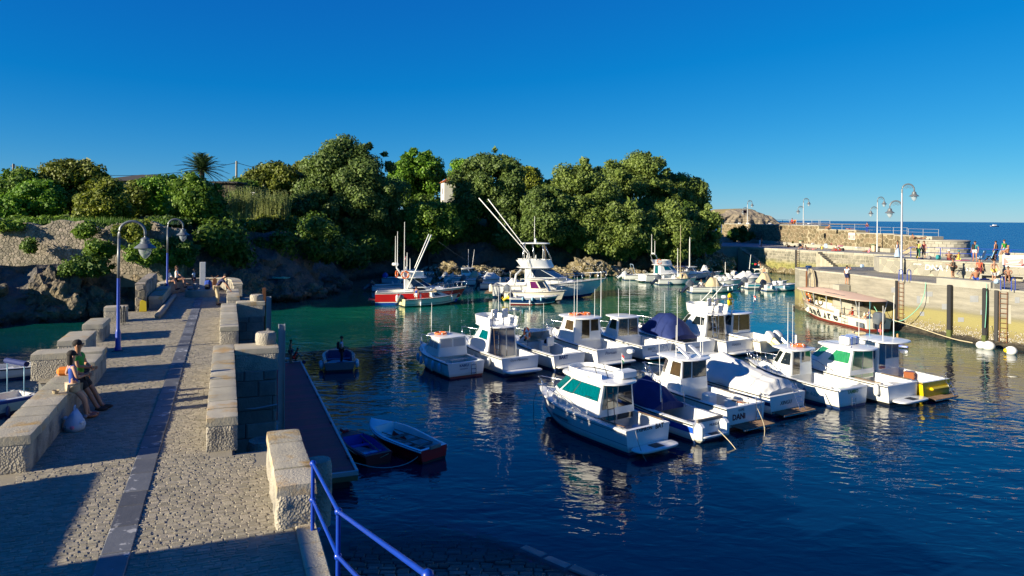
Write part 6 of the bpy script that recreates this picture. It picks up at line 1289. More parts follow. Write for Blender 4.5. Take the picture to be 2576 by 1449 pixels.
b.house(3.2, 5.0, .95, .75, 1.08, 1.8, 1.0, .1, .9, .55, .6, mat='gel', glass='glass_dark', frame='gel', back=False, wins=[(4, .1, .9, .2, .9), (0, .1, .9, .2, .9), (3, .1, .9, .2, .9), (2, .05, .95, .2, .9), (1, .1, .9, .2, .9)], name='windscreen'); b.roof(3.2, 4.4, .85, .7, 1.78, .06); b.seat(2.7, -.4, .95, w=.6); MB().cbox((3.1, -.4, .75), (.3, .7, .9), .05).build('helm_console', 'gel_in', b.root); MB().lathe([(.2, 0), (.2, .03), (.17, .03), (.17, 0)], (2.88, -.4, 1.2), 14, Matrix.Rotation(rad(65), 3, 'Y')).build('steering_wheel', 'black', b.root); b.platform(.55, 1.1, .3, pad=False); b.name_aft('BART', .27, .66, .45, 'ink_blue', bold=.012); b.bow_rail(4.2, .45, 3); b.antenna(3.4, -.5, 1.85, 1.7); b.arch(3.0, .98, 1.0, 1.95, r=.03, lean=.1); MB().cbox((.2, -.3, .85), (.35, 1.2, .12), .03).build('stern_seat', 'gel', b.root)
lifebuoy('orange lifebuoy upright on the frame of the open cuddy boat', b, (3.3, .9, 1.75), rot=(rad(80), 0, 1.0))
b = Boat('large white wheelhouse boat with two lifebuoys on its roof', (6.4, 43.9), 31, 7.6, 2.95, 1.05, 1.35, cock=.38, floor=.35, group=RB, stern=.97)
b.house(2.8, 5.4, 1.12, 1.0, 1.1, 2.55, .7, 0, .92, .6, .6, glass='glass_brown', frame='gel', wins=[(5, .28, .56, .12, .93, 'glass_brown', 'alu', 'door_pane'), (5, .62, .9, .42, .92, 'glass_brown', 'alu'), (4, .3, .92, .48, .9), (0, .08, .7, .48, .9), (3, .1, .9, .48, .9), (2, .05, .95, .48, .9), (1, .1, .9, .48, .9)]); b.house(5.2, 6.7, .9, .6, 1.15, 1.55, .5, 0, .85, .5, .4, name='cuddy'); b.slab([(2.2, -1.1), (4, -1.15), (5.1, -.9), (5.1, .9), (4, 1.15), (2.2, 1.1)], 2.52, .12, 'gel', 'roof', .06); b.platform(.6, z=.3, pad=False); b.name_aft('Portuan', .27, .72, .35, 'ink_blue', .2); b.name_side('Rodman 800', .14, 4.3, 1.05, 1, 'ink_grey', .2); b.rails([[(.05, .8, .1), (.02, .8, 1.1), (.02, .45, 1.1), (.05, .45, .1)]], 'boarding_rail', .018); b.bow_rail(4.4, .5, 4); b.antenna(3.2, .8, 2.6, 2.3); b.antenna(3.3, .5, 2.6, 2.6); b.antenna(3.0, -.7, 2.6, 1.8); b.antenna(2.6, -.9, 2.6, 2.9, r=.02); MB().cbox((4.3, .2, 1.2), (.3, .02, .02), .005).build('wiper', 'black', b.root)
lifebuoy('left orange lifebuoy of the pair on the large wheelhouse boat', b, (3.6, .5, 2.7)); lifebuoy('right orange lifebuoy of the pair on the large wheelhouse boat', b, (3.5, -.3, 2.7)); b.dome(-.5, -.8, .75, .24, .26)
b = Boat('white wheelhouse boat with dark sliding doors, low stern platform and round script', (9.35, 45.8), 30, 6.6, 2.7, .95, 1.25, cock=.44, floor=.32, group=RB, bottom='antifoul_black')
b.house(2.9, 4.9, 1.0, .88, 1.02, 2.35, .7, 0, .9, .6, .5, glass='glass_dark', frame='gel', wins=[(5, .08, .48, .1, .92, 'glass_brown', 'alu', 'door_pane'), (5, .52, .92, .1, .92, 'glass_brown', 'alu', 'door_pane'), (4, .2, .92, .42, .9), (0, .08, .8, .42, .9), (3, .1, .9, .42, .9), (2, .05, .95, .42, .9), (1, .1, .9, .42, .9)]); b.roof(2.5, 4.6, 1.0, .85, 2.32, .09); b.platform(.6, z=.28, pad=False); b.name_aft('BIBITX', .22, .66, .45, 'ink_grey'); b.name_aft('MUNDAKA', .09, .52, .2, 'ink_grey'); b.ladder((-.45, -.55, .3), (-.05, -.55, 1.0), .32, 3); b.bow_rail(4.2, .45, 3); b.antenna(3.2, .6, 2.4, 1.9); b.antenna(3.5, -.6, 2.4, 2.5)
b = Boat('white sports boat under a big domed dark blue cover', (12.35, 46.7), 29, 8.0, 2.85, 1.0, 1.35, cock=.55, floor=.32, group=RB, bottom='antifoul_blue')
b.cover([(1.5, 1.15, 1.0, 1.25, 2), (2.2, 1.2, 1.05, 2.2, 2.4), (3.0, 1.2, 1.08, 2.55, 2.2), (3.9, 1.15, 1.1, 2.45, 2.0), (4.7, 1.0, 1.15, 1.95, 2), (5.3, .8, 1.18, 1.4, 2)], 'canvas_blue', 'canvas_cover', 6, .02); b.house(4.6, 6.6, .95, .6, 1.12, 1.42, .6, 0, .85, .5, .5, name='cuddy'); b.bow_rail(4.4, .55, 5); b.platform(.7, z=.3, pad=False); b.name_aft('ARKAITZ', .17, .62, .1, 'ink_grey', .2); b.rails([[(.02, 1.0, .3), (.02, 1.0, 1.0), (.02, .5, 1.0), (.02, .5, .3)]], 'boarding_rail', .018); b.antenna(4.4, -.8, 1.4, 2.4); b.antenna(1.2, .9, 1.0, 2.8)
b = Boat('white flybridge boat with yellow horseshoe buoy on its upper deck', (15.2, 47.5), 31, 7.4, 2.85, 1.0, 1.35, cock=.30, floor=.35, group=RB)
b.house(2.1, 5.9, 1.1, .92, 1.05, 1.5, .6, 0, .92, .5, .7, name='coachroof'); b.house(2.1, 5.1, 1.02, .85, 1.45, 2.5, 1.0, 0, .88, .55, .7, glass='glass_dark', frame='gel', wins=[(4, .3, .9, .25, .78), (0, .1, .7, .25, .78), (3, .1, .9, .2, .8), (2, .05, .95, .2, .8), (1, .1, .9, .2, .8), (5, .36, .60, -.75, .9, 'glass_brown', 'alu', 'door_pane'), (5, .64, .9, -.75, .9, 'glass_brown', 'alu', 'door_pane'), (5, .08, .32, -.75, .9, 'glass_dark', 'alu', 'door_pane')])
b.slab([(1.3, -1.05), (3.0, -1.08), (4.3, -.8), (4.3, .8), (3.0, 1.08), (1.3, 1.05)], 2.46, .1, 'gel', 'roof', .03); b.ring_wall([(2.0, .95), (3.4, .98), (4.5, .6), (4.5, -.6), (3.4, -.98), (2.0, -.95)], 2.55, 3.1, .07); b.seat(2.6, .35, 3.0); b.seat(2.6, -.3, 3.0); b.rails([[(1.4, .98, 2.6), (1.4, .98, 3.05), (1.4, -.98, 3.05), (1.4, -.98, 2.6)]]); b.rails([[(3.6, .9, 2.5), (1.6, 1.0, 4.2)], [(3.6, -.2, 2.6), (1.7, -.1, 4.4)]], 'outrigger', .025, 'white_mark'); b.arch(1.6, .95, 2.5, 3.6, r=.03); b.dome(1.4, 0, 3.65, .2, .2); b.platform(.55, z=.3, pad=False); b.name_aft('ITSASO II', .2, .68, .35, 'ink_grey'); b.fender(.02, -1, .9, .16, .6); b.antenna(1.5, .6, 3.6, 1.5); b.name_side('STARFISHER', .15, 4.6, 1.15, 1, 'ink_grey'); b.ladder((1.5, .6, .5), (1.8, .6, 2.5), .34, 6)
q = b.root.matrix_basis @ Vector((1.7, -.9, 3.15)); o = thing('horseshoe_buoy', 'yellow horseshoe buoy on the flybridge rail', 'buoy', q, 1.0); MB().tube([(.28 * math.cos(a), 0, .3 + .38 * math.sin(a)) for a in [rad(-60 + i * 30) for i in range(11)]], .11, 8).build('float', 'yellow_buoy', o, True); MB().cbox((0, .0, .3), (.3, .12, .5), .03).build('pouch', 'yellow_buoy', o)
b = Boat('cream pilothouse boat with tilted canvas wrapped outboards, end of the second row', (17.6, 48.2), 30, 6.2, 2.6, .9, 1.2, cock=.42, floor=.32, group=RB, bottom='antifoul_black', hull='gel_cream')
b.house(2.7, 4.6, .98, .85, 1.0, 2.4, .75, 0, .9, .6, .5, glass='glass_dark', frame='gel', wins=[(5, .08, .34, .06, .92, 'glass_brown', 'alu', 'door_pane'), (5, .38, .92, .15, .92, 'glass_brown', 'alu', 'door_pane'), (4, .2, .92, .42, .9), (0, .08, .8, .42, .9), (3, .1, .9, .42, .9), (2, .05, .95, .42, .9), (1, .1, .9, .42, .9)]); b.roof(2.2, 4.3, 1.0, .8, 2.36, .09); b.outboard(.35, 1.15, 1.05, 'canvas_white', 'gel_yellow_cream', -.25, .95); b.outboard(-.4, 1.15, 1.05, 'canvas_white', 'motor_white', -.25, .95); b.bow_rail(4.0, .45, 3); b.antenna(2.4, -.8, 2.4, 2.2, (0, -.12)); flag(b, 2.3, -.8, 2.3, 1.4, ('cl_red', 'cl_white', 'cl_navy'), .4)
# ------------------------------------------------------------------ other boats
# excursion boat alongside the quay
b = Boat('cream wooden excursion boat with salmon awning and black gothic lettering', (29.9, 58.2), 6, 12.2, 3.0, 1.0, 1.4, hull='gel_cream', bottom='antifoul_red', cock=.90, floor=.3, name='excursion_boat', full=.45, stern=.72, rail='varnish', deckm='gel_cream', inner='gel_cream', rake=.8, boot=.18)
b.slab([(.2, -1.55), (4, -1.65), (9, -1.6), (11.4, -1.1), (12.2, -.4), (12.2, .4), (11.4, 1.1), (9, 1.6), (4, 1.65), (.2, 1.55)], 2.35, .1, 'canvas_pink', 'awning', .28, 2)
for x in (1.0, 3.2, 5.4, 7.6, 9.6, 11.2):
    for sg in (1, -1): MB().tube([(x, sg * (b.hb(x) - .12), b.zs(x)), (x, sg * min(1.45, b.hb(x) + .25), 2.38)], .04, 6).build('awning_post', 'alu', b.root)
for sg in (1, -1):
    for x0 in (2, 4.6, 7.2): MB().cbox((x0 + 1, sg * (b.hb(x0 + 1) - .55), .72), (1.9, .45, .08), .02).build('bench', 'gel_cream', b.root); MB().cbox((x0 + 1, sg * (b.hb(x0 + 1) - .55), .5), (1.8, .3, .36), .02).build('bench_box', 'gel_cream', b.root)
MB().cbox((6.2, 0, .8), (1.0, .9, 1.0), .06).build('engine_casing', 'gel_cream', b.root); b.rails([[(.1, 1.0, 1.0), (.1, 1.0, 1.5), (3.2, 1.35, 1.5), (3.2, 1.35, 1.1)]], 'side_rail', .025); b.ladder((2.6, 1.5, .3), (2.6, 1.48, 1.2), .5, 3, (1, 0, 0), .02, 'dark_metal'); b.outboard(.3, 1.7, .0, 'motor_grey', 'motor_dark', -.35, .75); MB().cbox((.7, 1.2, .45), (1.0, .06, .4), .02).build('stern_plate', 'motor_grey', b.root); b.fender(5.6, 1, .85, .13, .5); b.fender(8.6, 1, .95, .13, .5)
for i, ch in enumerate('Urandere'): b.name_side(ch, (.98 if i else 1.15), 10.5 - i * .92, .30 + max(0, 3 - i) * .07, 1, 'ink', -.12, 1.25, .03, .05 + max(0, 3 - i) * .02)
lettering('www.urdaibaion.com', .36, 'ink_grey', b.root, frame4((4.6, 1.25, 2.57), (-1, 0, 0), (0, -.97, .2), (0, .2, .97)), 'lettering', .003, .25); lettering('Cruises', .42, 'ink_grey', b.root, frame4((9.6, .75, 2.66), (-1, 0, 0), (0, -.95, .28), (0, .28, .95)), 'lettering', .003, .35)
lifebuoy('orange lifebuoy hanging under the bow end of the salmon awning', b, (9.4, 1.0, 1.75), rot=(rad(90), 0, rad(98))); lifebuoy('orange lifebuoy hanging amidships under the salmon awning', b, (5.4, -.8, 1.75), rot=(rad(90), 0, rad(98)))
MB().cbox((3.6, 1.5, 1.05), (.8, .06, .6), .02).build('towel', 'canvas_white', b.root); EXC = b
# back rank: red boat, cream boat, sport fisher ...
GBK = 'boats moored under the wooded cliff'
def hd(a, b): return math.degrees(math.atan2(-(b[0] - a[0]), b[1] - a[1]))
st, bw_ = (-14.0, 73.7), (-5.0, 75.2)
b = Boat('red hulled flybridge fishing boat with two tall white outriggers', st, hd(st, bw_), 9.4, 3.1, 1.3, 1.75, hull='red_paint', bottom='blue_gel', cock=.34, floor=.4, group=GBK, bands=[(0, .07, 'white_mark', 'boot_top'), (.07, .86, 'red_paint', 'hull'), (.86, 1, 'white_mark', 'topside')], trm='red_paint', rake=1.2, boot=.28)
b.house(2.9, 8.2, 1.2, .8, 1.2, 1.85, 1.6, 0, .85, .45, 1.6, name='coachroof', wins=[(0, .35, .75, .35, .85, 'glass_dark', 'alu')]); b.house(2.9, 5.9, 1.15, 1.0, 1.75, 2.75, 1.5, 0, .88, .6, .7, glass='glass_dark', frame='gel', wins=[(0, .42, .98, .1, .9), (0, .05, .36, .1, .9, 'gel_in'), (4, .05, .95, .1, .9), (1, .1, .9, .1, .9), (2, .05, .95, .1, .9), (3, .1, .9, .1, .9), (5, .1, .45, .0, .9, 'glass_brown', 'gel', 'door_pane')])
b.slab([(2.2, -1.2), (4, -1.2), (5.2, -.9), (5.2, .9), (4, 1.2), (2.2, 1.2)], 2.72, .1, 'gel', 'roof', .03); b.ring_wall([(2.8, 1.0), (3.8, 1.05), (5.0, .6), (5.0, -.6), (3.8, -1.05), (2.8, -1.0)], 2.8, 3.35, .07, sx=-.15); b.rails([[(3.2, -1.25, 1.6), (5.6, -1.5, 7.2)], [(3.2, 1.25, 1.6), (5.5, 1.4, 7.2)]], 'outrigger', .06, 'white_mark'); b.arch(2.8, 1.0, 2.8, 3.9, r=.05, lean=-.7, mat='white_mark'); b.dome(2.0, .4, 3.95, .35, .3)
for (x, y_, z, h_) in ((2.0, .9, 3.9, 2.9), (2.0, .7, 3.9, 3.1), (2.2, -.2, 3.9, 3.6), (2.9, -.7, 3.3, 5.2), (3.2, .3, 3.3, 2.0), (3.5, 0, 3.3, 1.4)): b.antenna(x, y_, z, h_, r=.035)
b.platform(.7, 1.2, .55, slats=8); b.bow_rail(5.5, .55, 5, .022); b.fender(2.2, -1, 1.1, .14, .7); b.fender(6, -1, 1.2, .12, .6); b.rails([[(.1, -1.35, 1.2), (.2, -1.3, 1.7), (2.6, -1.35, 1.75)]], 'side_rail', .02); b.seat(3.3, .2, 3.3); flag(b, 3.1, .5, 3.3, 1.6, ('cl_red', 'cl_white', 'cl_red'), .3)
lifebuoy('orange lifebuoy on the flybridge of the red boat', b, (3.0, -1.12, 3.1), .36, rot=(rad(90), 0, rad(10))); lifebuoy('faded orange lifebuoy at the stern of the red flybridge', b, (2.1, .2, 3.1), .34, rot=(rad(90), 0, rad(80)))
st, bw_ = (-11.0, 71.9), (-5.6, 74.9); b = Boat('small cream outboard boat alongside the red boat with a man aboard', st, hd(st, bw_), 6.2, 2.0, .75, 1.05, hull='gel_cream', bottom='antifoul_black', cock=.5, floor=.25, group=GBK, bands=[(0, .2, 'gel_cream', 'hull'), (.2, .26, 'ink', 'pinstripe'), (.26, 1, 'gel_cream', 'topside')], trm='gel_yellow_cream')
b.house(2.9, 5.2, .8, .5, .9, 1.35, .9, 0, .85, .4, .7, name='cuddy', mat='gel_cream', wins=[(0, .3, .85, .2, .85, 'glass_brown', 'gel_cream')]); b.outboard(0, .85, .5, 'motor_grey', 'motor_dark'); b.rails([[(5.2, -.35, 1.0), (5.5, -.3, 1.5), (5.9, 0, 1.5), (5.5, .3, 1.5), (5.2, .35, 1.0)]], 'bow_rail', .02); b.cover([(3.0, .55, 1.3, 1.45, 2), (3.6, .5, 1.32, 1.7, 2), (4.2, .3, 1.3, 1.45, 2)], 'canvas_beige', 'nets', 3, .05); b.fender(5.2, -1, .9); CREAM = b
st, bw_ = (-2.0, 82.4), (10.6, 81.6); b = Boat('big white sport fisher with tower, blue tinted windscreen and raked outriggers', st, hd(st, bw_), 12.8, 4.2, 1.35, 2.2, cock=.28, floor=.5, group=GBK, bottom='navy', rake=1.9, stern=.9, boot=.2)
b.house(3.6, 10.2, 1.7, 1.1, 1.5, 2.35, 2.2, 0, .82, .4, 2.2, name='coachroof'); b.house(3.6, 8.4, 1.6, 1.35, 2.2, 3.35, 2.2, 0, .85, .55, 1.2, glass='glass_dark', frame='gel', wins=[(0, .35, .98, .1, .85), (4, .3, .98, .1, .85), (1, .05, .95, .1, .85, 'glass_blue'), (2, .05, .95, .1, .85, 'glass_blue'), (3, .05, .95, .1, .85), (5, .3, .7, 0, .9, 'glass_brown', 'gel', 'door_pane')])
b.slab([(2.6, -1.6), (5, -1.65), (6.8, -1.2), (6.8, 1.2), (5, 1.65), (2.6, 1.6)], 3.32, .12, 'gel', 'roof', .03); b.ring_wall([(3.2, 1.45), (5, 1.5), (6.9, .8), (6.9, -.8), (5, -1.5), (3.2, -1.45)], 3.42, 4.25, .08, sx=-.5)
for x, y_ in ((4.0, .3), (4.0, -.6), (5.0, 0)): b.seat(x, y_, 4.2, w=.6)
b.slab([(3.0, -1.3), (5.6, -1.3), (6.4, -1.0), (6.4, 1.0), (5.6, 1.3), (3.0, 1.3)], 6.05, .12, 'gel', 'hardtop', .05); b.rails([[(3.3, sg * 1.35, 3.5), (3.4, sg * 1.2, 6.08)] for sg in (1, -1)] + [[(5.9, sg * 1.2, 4.2), (5.5, sg * 1.1, 6.08)] for sg in (1, -1)] + [[(6.6, sg * .9, 4.2), (5.7, sg * .9, 6.08)] for sg in (1, -1)] + [[(4.6, sg * 1.3, 4.2), (4.4, sg * 1.2, 6.08)] for sg in (1, -1)], 'tower_frame', .035)
b.rails([[(4.4, -1.6, 2.4), (3.9, -1.6, 5.0), (-1.6, -2.2, 11.2)], [(4.4, 1.6, 2.4), (3.9, 1.6, 5.0), (-1.0, 2.2, 11.2)]], 'outrigger', .05, 'white_mark'); b.rails([[(2.6, -1.9, 6.4), (2.9, -1.4, 6.6)], [(1.2, -1.9, 8.0), (1.5, -1.4, 8.2)]], 'outrigger_spreader', .03, 'rope'); b.ladder((3.4, -.5, 3.4), (3.6, -.5, 6.0), .4, 7); b.antenna(4.6, .2, 6.2, 3.0, r=.03); b.antenna(5.6, -.9, 3.4, 2.5, r=.03); MB().cbox((4.7, 0, 6.62), (.16, 1.5, .12), .03).build('radar_bar', 'gel', b.root); MB().lathe([(.16, 6.2), (.12, 6.5), (.16, 6.56)], (4.7, 0, 0), 10).build('radar_base', 'gel', b.root); b.bow_rail(5.6, .75, 7, .03, .1); b.platform(1.0, 1.7, .45, slats=16); b.name_side('8ª-GI-3-11-07', .3, 8.6, 1.35, -1, 'ink', .1, off=.04); MB().cbox((-.3, -.9, 1.0), (.35, .7, .9), .1).build('raft_pod', 'gel_cream', b.root); MB().cbox((7.4, -1.38, 1.9), (.02, .02, .02), .004).build
b.rails([[(2.4, -1.5, 1.4), (2.6, -1.4, 2.6), (3.2, -1.3, 3.2)]], 'cockpit_stair', .12, 'gel')
st, bw_ = (-.4, 78.8), (5.6, 76.4); b = Boat('cream wheelhouse boat with purple curtains beside the sport fisher', st, hd(st, bw_), 6.6, 2.4, .95, 1.3, hull='gel_cream', bottom='antifoul_black', cock=.38, floor=.3, group=GBK)
b.house(2.6, 5.0, .95, .7, 1.05, 2.35, .9, 0, .88, .55, .7, mat='gel_cream', glass='glass_purple', frame='gel_cream', wins=[(0, .3, .92, .3, .85), (4, .3, .9, .3, .85), (1, .1, .9, .3, .85, 'glass_dark'), (2, .05, .95, .3, .85, 'glass_dark'), (3, .1, .9, .3, .85, 'glass_dark')]); b.slab([(2.0, -1.0), (4.2, -.95), (4.6, -.5), (4.6, .5), (4.2, .95), (2.0, 1.0)], 2.32, .1, 'gel_cream', 'roof', .08); b.outboard(-.1, 1.3, .6, 'motor_grey', 'motor_dark'); b.bow_rail(3.6, .5, 4); b.antenna(2.4, .8, 2.4, 2.4, r=.025)
st, bw_ = (-.1, 75.0), (4.6, 74.4); b = Boat('small navy blue open boat with white stripe and tilted outboard', st, hd(st, bw_), 5.0, 1.9, .7, 1.0, hull='navy', bottom='dark_red', cock=.7, floor=.2, group=GBK, bands=[(0, .1, 'white_mark', 'boot_top'), (.1, .72, 'navy', 'hull'), (.72, .78, 'white_mark', 'pinstripe'), (.78, 1, 'navy', 'topside')], trm='navy', rail='gel')
b.outboard(0, .9, 1.0, 'motor_dark', 'yellow_buoy', -.1, .75)
for x in (1.6, 2.6): MB().cbox((x, 0, .5), (.3, 1.5, .06), .02).build('thwart', 'gel', b.root)
for x in (1.4, 2.4, 3.3): b.fender(x, -1, .85, .09, .4, 'lightblue_gel')
# more moored boats, smaller
def small(lab, st, bw_, L, B, style, group, **k):
    k.setdefault('fb', .75); k.setdefault('fbow', 1.0); b = Boat(lab, st, hd(st, bw_), L, B, cock=.62 if style != 'cabin' else .42, floor=.22, group=group, **k)
    if style == 'cabin': b.house(L * .40, L * .72, B * .36, B * .3, k['fb'] + .08, 1.85, .6, 0, .88, .6, .4, glass='glass_brown', frame='gel', wins=[(0, .1, .9, .4, .88), (4, .1, .9, .4, .88), (2, .05, .95, .4, .88), (1, .1, .9, .4, .88), (3, .1, .9, .4, .88)]); b.roof(L * .37, L * .70, B * .38, B * .3, 1.83, .07); b.house(L * .68, L * .88, B * .28, B * .18, k['fb'] + .15, k['fbow'] + .2, .3, 0, .85, .5, .2, name='cuddy')
    elif style == 'console': MB().cbox((L * .45, 0, .75), (.5, .7, 1.0), .08).build('console', 'gel', b.root); b.panel([Vector((L * .45 + .1, -.3, 1.25)), Vector((L * .45 + .1, .3, 1.25)), Vector((L * .45 - .05, .26, 1.6)), Vector((L * .45 - .05, -.26, 1.6))][::-1], 'glass_dark', 'windscreen'); b.seat(L * .33, 0, .65, w=.8)
    elif style == 'screen': b.house(L * .55, L * .75, B * .38, B * .28, k['fb'] + .12, 1.45, .5, .05, .9, .5, .4, glass='glass_dark', frame='alu', back=False, wins=[(0, .1, .9, .1, .9), (4, .1, .9, .1, .9), (2, .05, .95, .1, .9), (1, .1, .9, .1, .9), (3, .1, .9, .1, .9)], name='windscreen'); b.seat(L * .45, .35, .6); b.seat(L * .45, -.35, .6)
    return b
CV = lambda b, x0, x1, zt, m, sd=1: b.cover([(x0, b.B * .42, .8, .95, 2), (x0 + (x1 - x0) * .35, b.B * .44, .85, zt, 2), (x0 + (x1 - x0) * .65, b.B * .42, .88, zt * .97, 2), (x1, b.B * .28, .95, 1.05, 2)], m, 'canvas_cover', sd, .04)
b = small('white cabin boat with blue seat cover close to the golden reef', (-9.4, 101.5), (-4.0, 101), 6.0, 2.3, 'cabin', GBK); b.outboard(0, 1.0, .9, 'canvas_white', 'motor_white'); b.antenna(3.2, .6, 1.9, 2.6, r=.03); b.antenna(3.9, -.5, 1.9, 2.6, (.12, 0), r=.03); b.bow_rail(3.8, .4, 3)
b = small('white boat with draped white cover and black outboard behind the sport fisher', (-6.4, 95.4), (0, 96), 6.0, 2.3, 'open', GBK); CV(b, 2.2, 5.0, 1.75, 'canvas_white', 3); b.outboard(0, 1.15, .8, 'motor_grey', 'motor_dark'); b.outboard(.8, .8, .9, 'canvas_white', 'motor_white')
b = small('white boat with big navy outboard next to the red boat bow', (-4.0, 90.4), (1.3, 91), 5.6, 2.3, 'screen', GBK); b.outboard(0, 1.5, .5, 'motor_dark', 'motor_dark'); CV(b, 3.4, 5.0, 1.4, 'canvas_white', 8)
b = small('white boat with beige console cover between reef and red boat', (-8.2, 97.8), (-2.5, 98.6), 5.4, 2.1, 'open', GBK); CV(b, 2.4, 3.9, 1.7, 'canvas_beige', 5); b.outboard(0, 1.1, .9, 'canvas_white', 'motor_white'); b.rails([[(.2, .8, .8), (.2, .8, 1.5), (.2, -.8, 1.5), (.2, -.8, .8)]], 'stern_rail', .03, 'white_mark')
b = small('light blue shaded boat with two dark outboards behind the red boat stern', (-16.9, 86.5), (-11, 88), 6.0, 2.2, 'screen', GBK, hull='lightblue_gel'); b.outboard(.4, 1.1, .9, 'motor_dark', 'motor_dark'); b.outboard(-.4, 1.1, .9, 'motor_dark', 'motor_dark')
b = small('pale shaded boat with blue engine cover deepest in the inlet', (-17.2, 97.5), (-10.4, 95.5), 7.0, 2.4, 'cabin', GBK, hull='lightblue_gel'); b.outboard(0, 1.2, .8, 'blue_gel', 'motor_dark'); b.bow_rail(3.8, .7, 5, .03)
b = small('white open boat half hidden behind the sport fisher cockpit', (-2.0, 88.2), (3.5, 88.6), 5.6, 2.2, 'screen', GBK); CV(b, 1.4, 3.2, 1.6, 'canvas_white', 9)
GR = 'boats moored before the back quay'
st, bw_ = (18.7, 102.4), (25.2, 104.2); b = Boat('white flybridge boat with orange ring, largest before the back quay', st, hd(st, bw_), 7.6, 2.8, 1.05, 1.45, cock=.32, floor=.35, group=GR, bottom='antifoul_blue')
b.house(2.3, 5.6, 1.1, .9, 1.1, 2.4, 1.2, 0, .85, .55, .8, glass='glass_teal', frame='gel', wins=[(0, .4, .95, .45, .85), (4, .3, .9, .45, .85), (1, .1, .9, .45, .85), (2, .05, .95, .45, .85), (3, .1, .9, .45, .85), (5, .2, .7, .05, .9, 'glass_teal', 'alu', 'door_pane')]); b.slab([(1.7, -1.1), (3.5, -1.1), (4.6, -.7), (4.6, .7), (3.5, 1.1), (1.7, 1.1)], 2.38, .1, 'gel', 'roof', .03); b.ring_wall([(2.2, .95), (3.4, 1.0), (4.6, .5), (4.6, -.5), (3.4, -1.0), (2.2, -.95)], 2.46, 3.1, .07, sx=-.3); b.arch(2.2, .9, 2.5, 3.9, r=.05, lean=-.5); b.dome(1.7, 0, 3.95, .2, .2); b.antenna(1.7, .5, 3.9, 2.9, r=.035); b.antenna(1.7, -.5, 3.9, 2.0, r=.035); b.platform(.7, z=.3, pad=False); b.bow_rail(3.4, .5, 4, .025); b.fender(2.6, -1, 1.0, .13, .6); b.fender(4.4, -1, 1.1, .13, .6)
lifebuoy('orange lifebuoy on the back quay flybridge boat', b, (2.2, -.9, 2.9), .34, rot=(rad(90), 0, rad(15)))
b = small('white boat with two tilted outboards left of the back quay flybridge boat', (16.5, 105.5), (22, 106), 5.6, 2.2, 'open', GR); b.outboard(.4, 1.1, 1.0, 'motor_dark', 'motor_dark'); b.outboard(-.4, 1.1, 1.0, 'motor_white', 'motor_white'); b.rails([[(1.6, .8, .8), (1.2, .8, 2.3), (1.2, -.8, 2.3), (1.6, -.8, .8)]], 'bimini_frame', .04, 'cl_lblue')
b = small('white day boat with dark outboard and tall pole in front of the flybridge boat', (20.0, 98.6), (25.5, 99.4), 5.8, 2.3, 'screen', GR); b.outboard(-.6, 1.3, .8, 'motor_grey', 'motor_dark'); b.antenna(3.6, .5, 1.2, 7.0, r=.035, mat='rope'); b.antenna(3.0, 0, 1.0, 4.0, r=.04); CV(b, 3.2, 4.6, 1.6, 'canvas_beige', 2)
b = small('white ribbed day boat with large grey outboard, nearest of that group', (21.9, 88.0), (27.8, 88.6), 6.3, 2.4, 'open', GR, bands=[(0, .5, 'gel', 'hull'), (.5, .56, 'ink_grey', 'pinstripe'), (.56, 1, 'gel', 'topside')]); b.outboard(0, 1.5, .75, 'motor_grey', 'motor_dark'); CV(b, 2.0, 4.0, 1.9, 'canvas_beige', 7); b.name_side('SKIBSNER', .2, 4.2, .7, -1, 'ink', .1); b.fender(4.5, -1, .8, .1, .5); b.fender(5.1, -1, .8, .1, .5); RIBB = b
b = small('teal and white speedboat with dark outboard before the back quay', (30.6, 94.0), (36.6, 94.8), 6.0, 2.3, 'open', GR, bands=[(0, .3, 'gel', 'hull'), (.3, .72, 'teal_gel', 'teal_band'), (.72, 1, 'gel', 'topside')]); b.outboard(0, 1.35, .8, 'motor_grey', 'motor_dark'); CV(b, 1.8, 3.8, 2.1, 'canvas_beige', 4)
b = small('small blue sided open boat with white console nearest the quay head', (32.0, 90.8), (36.2, 91.4), 4.9, 2.0, 'console', GR, bands=[(0, .45, 'gel', 'hull'), (.45, .9, 'lightblue_gel', 'blue_band'), (.9, 1, 'gel', 'topside')]); b.outboard(0, 1.25, .55, 'motor_dark', 'motor_dark'); b.fender(2.2, -1, .75, .1, .5); b.fender(.5, -1, .8, .1, .5)
b = small('white boat under a long pale grey cover before the steps', (30.6, 100.6), (34.6, 101), 5.2, 2.1, 'open', GR); CV(b, .6, 4.4, 1.7, 'canvas_white', 12); b.outboard(0, 1.0, .8, 'motor_white', 'motor_grey')
b = small('white open boat with black cowled outboard behind the ribbed day boat', (26.8, 97), (31.5, 97.6), 5.0, 2.1, 'console', GR); b.outboard(0, 1.2, .5, 'motor_dark', 'motor_dark'); b.antenna(2.5, .5, 1.2, 2.0, r=.04)
b = small('white boat with covered console close to the ochre rocks', (27.0, 110), (33, 110.6), 5.4, 2.1, 'open', GR); CV(b, 2.2, 3.4, 2.0, 'canvas_white', 15); b.outboard(0, 1.0, .8, 'motor_white', 'motor_grey')
b = small('low white open boat furthest back near the steps', (33.6, 108), (38.0, 108.4), 5.0, 2.0, 'console', GR); b.outboard(0, 1.0, .6, 'motor_white', 'motor_grey'); b.antenna(2.5, .4, 1.1, 2.6, (.1, 0), r=.04)
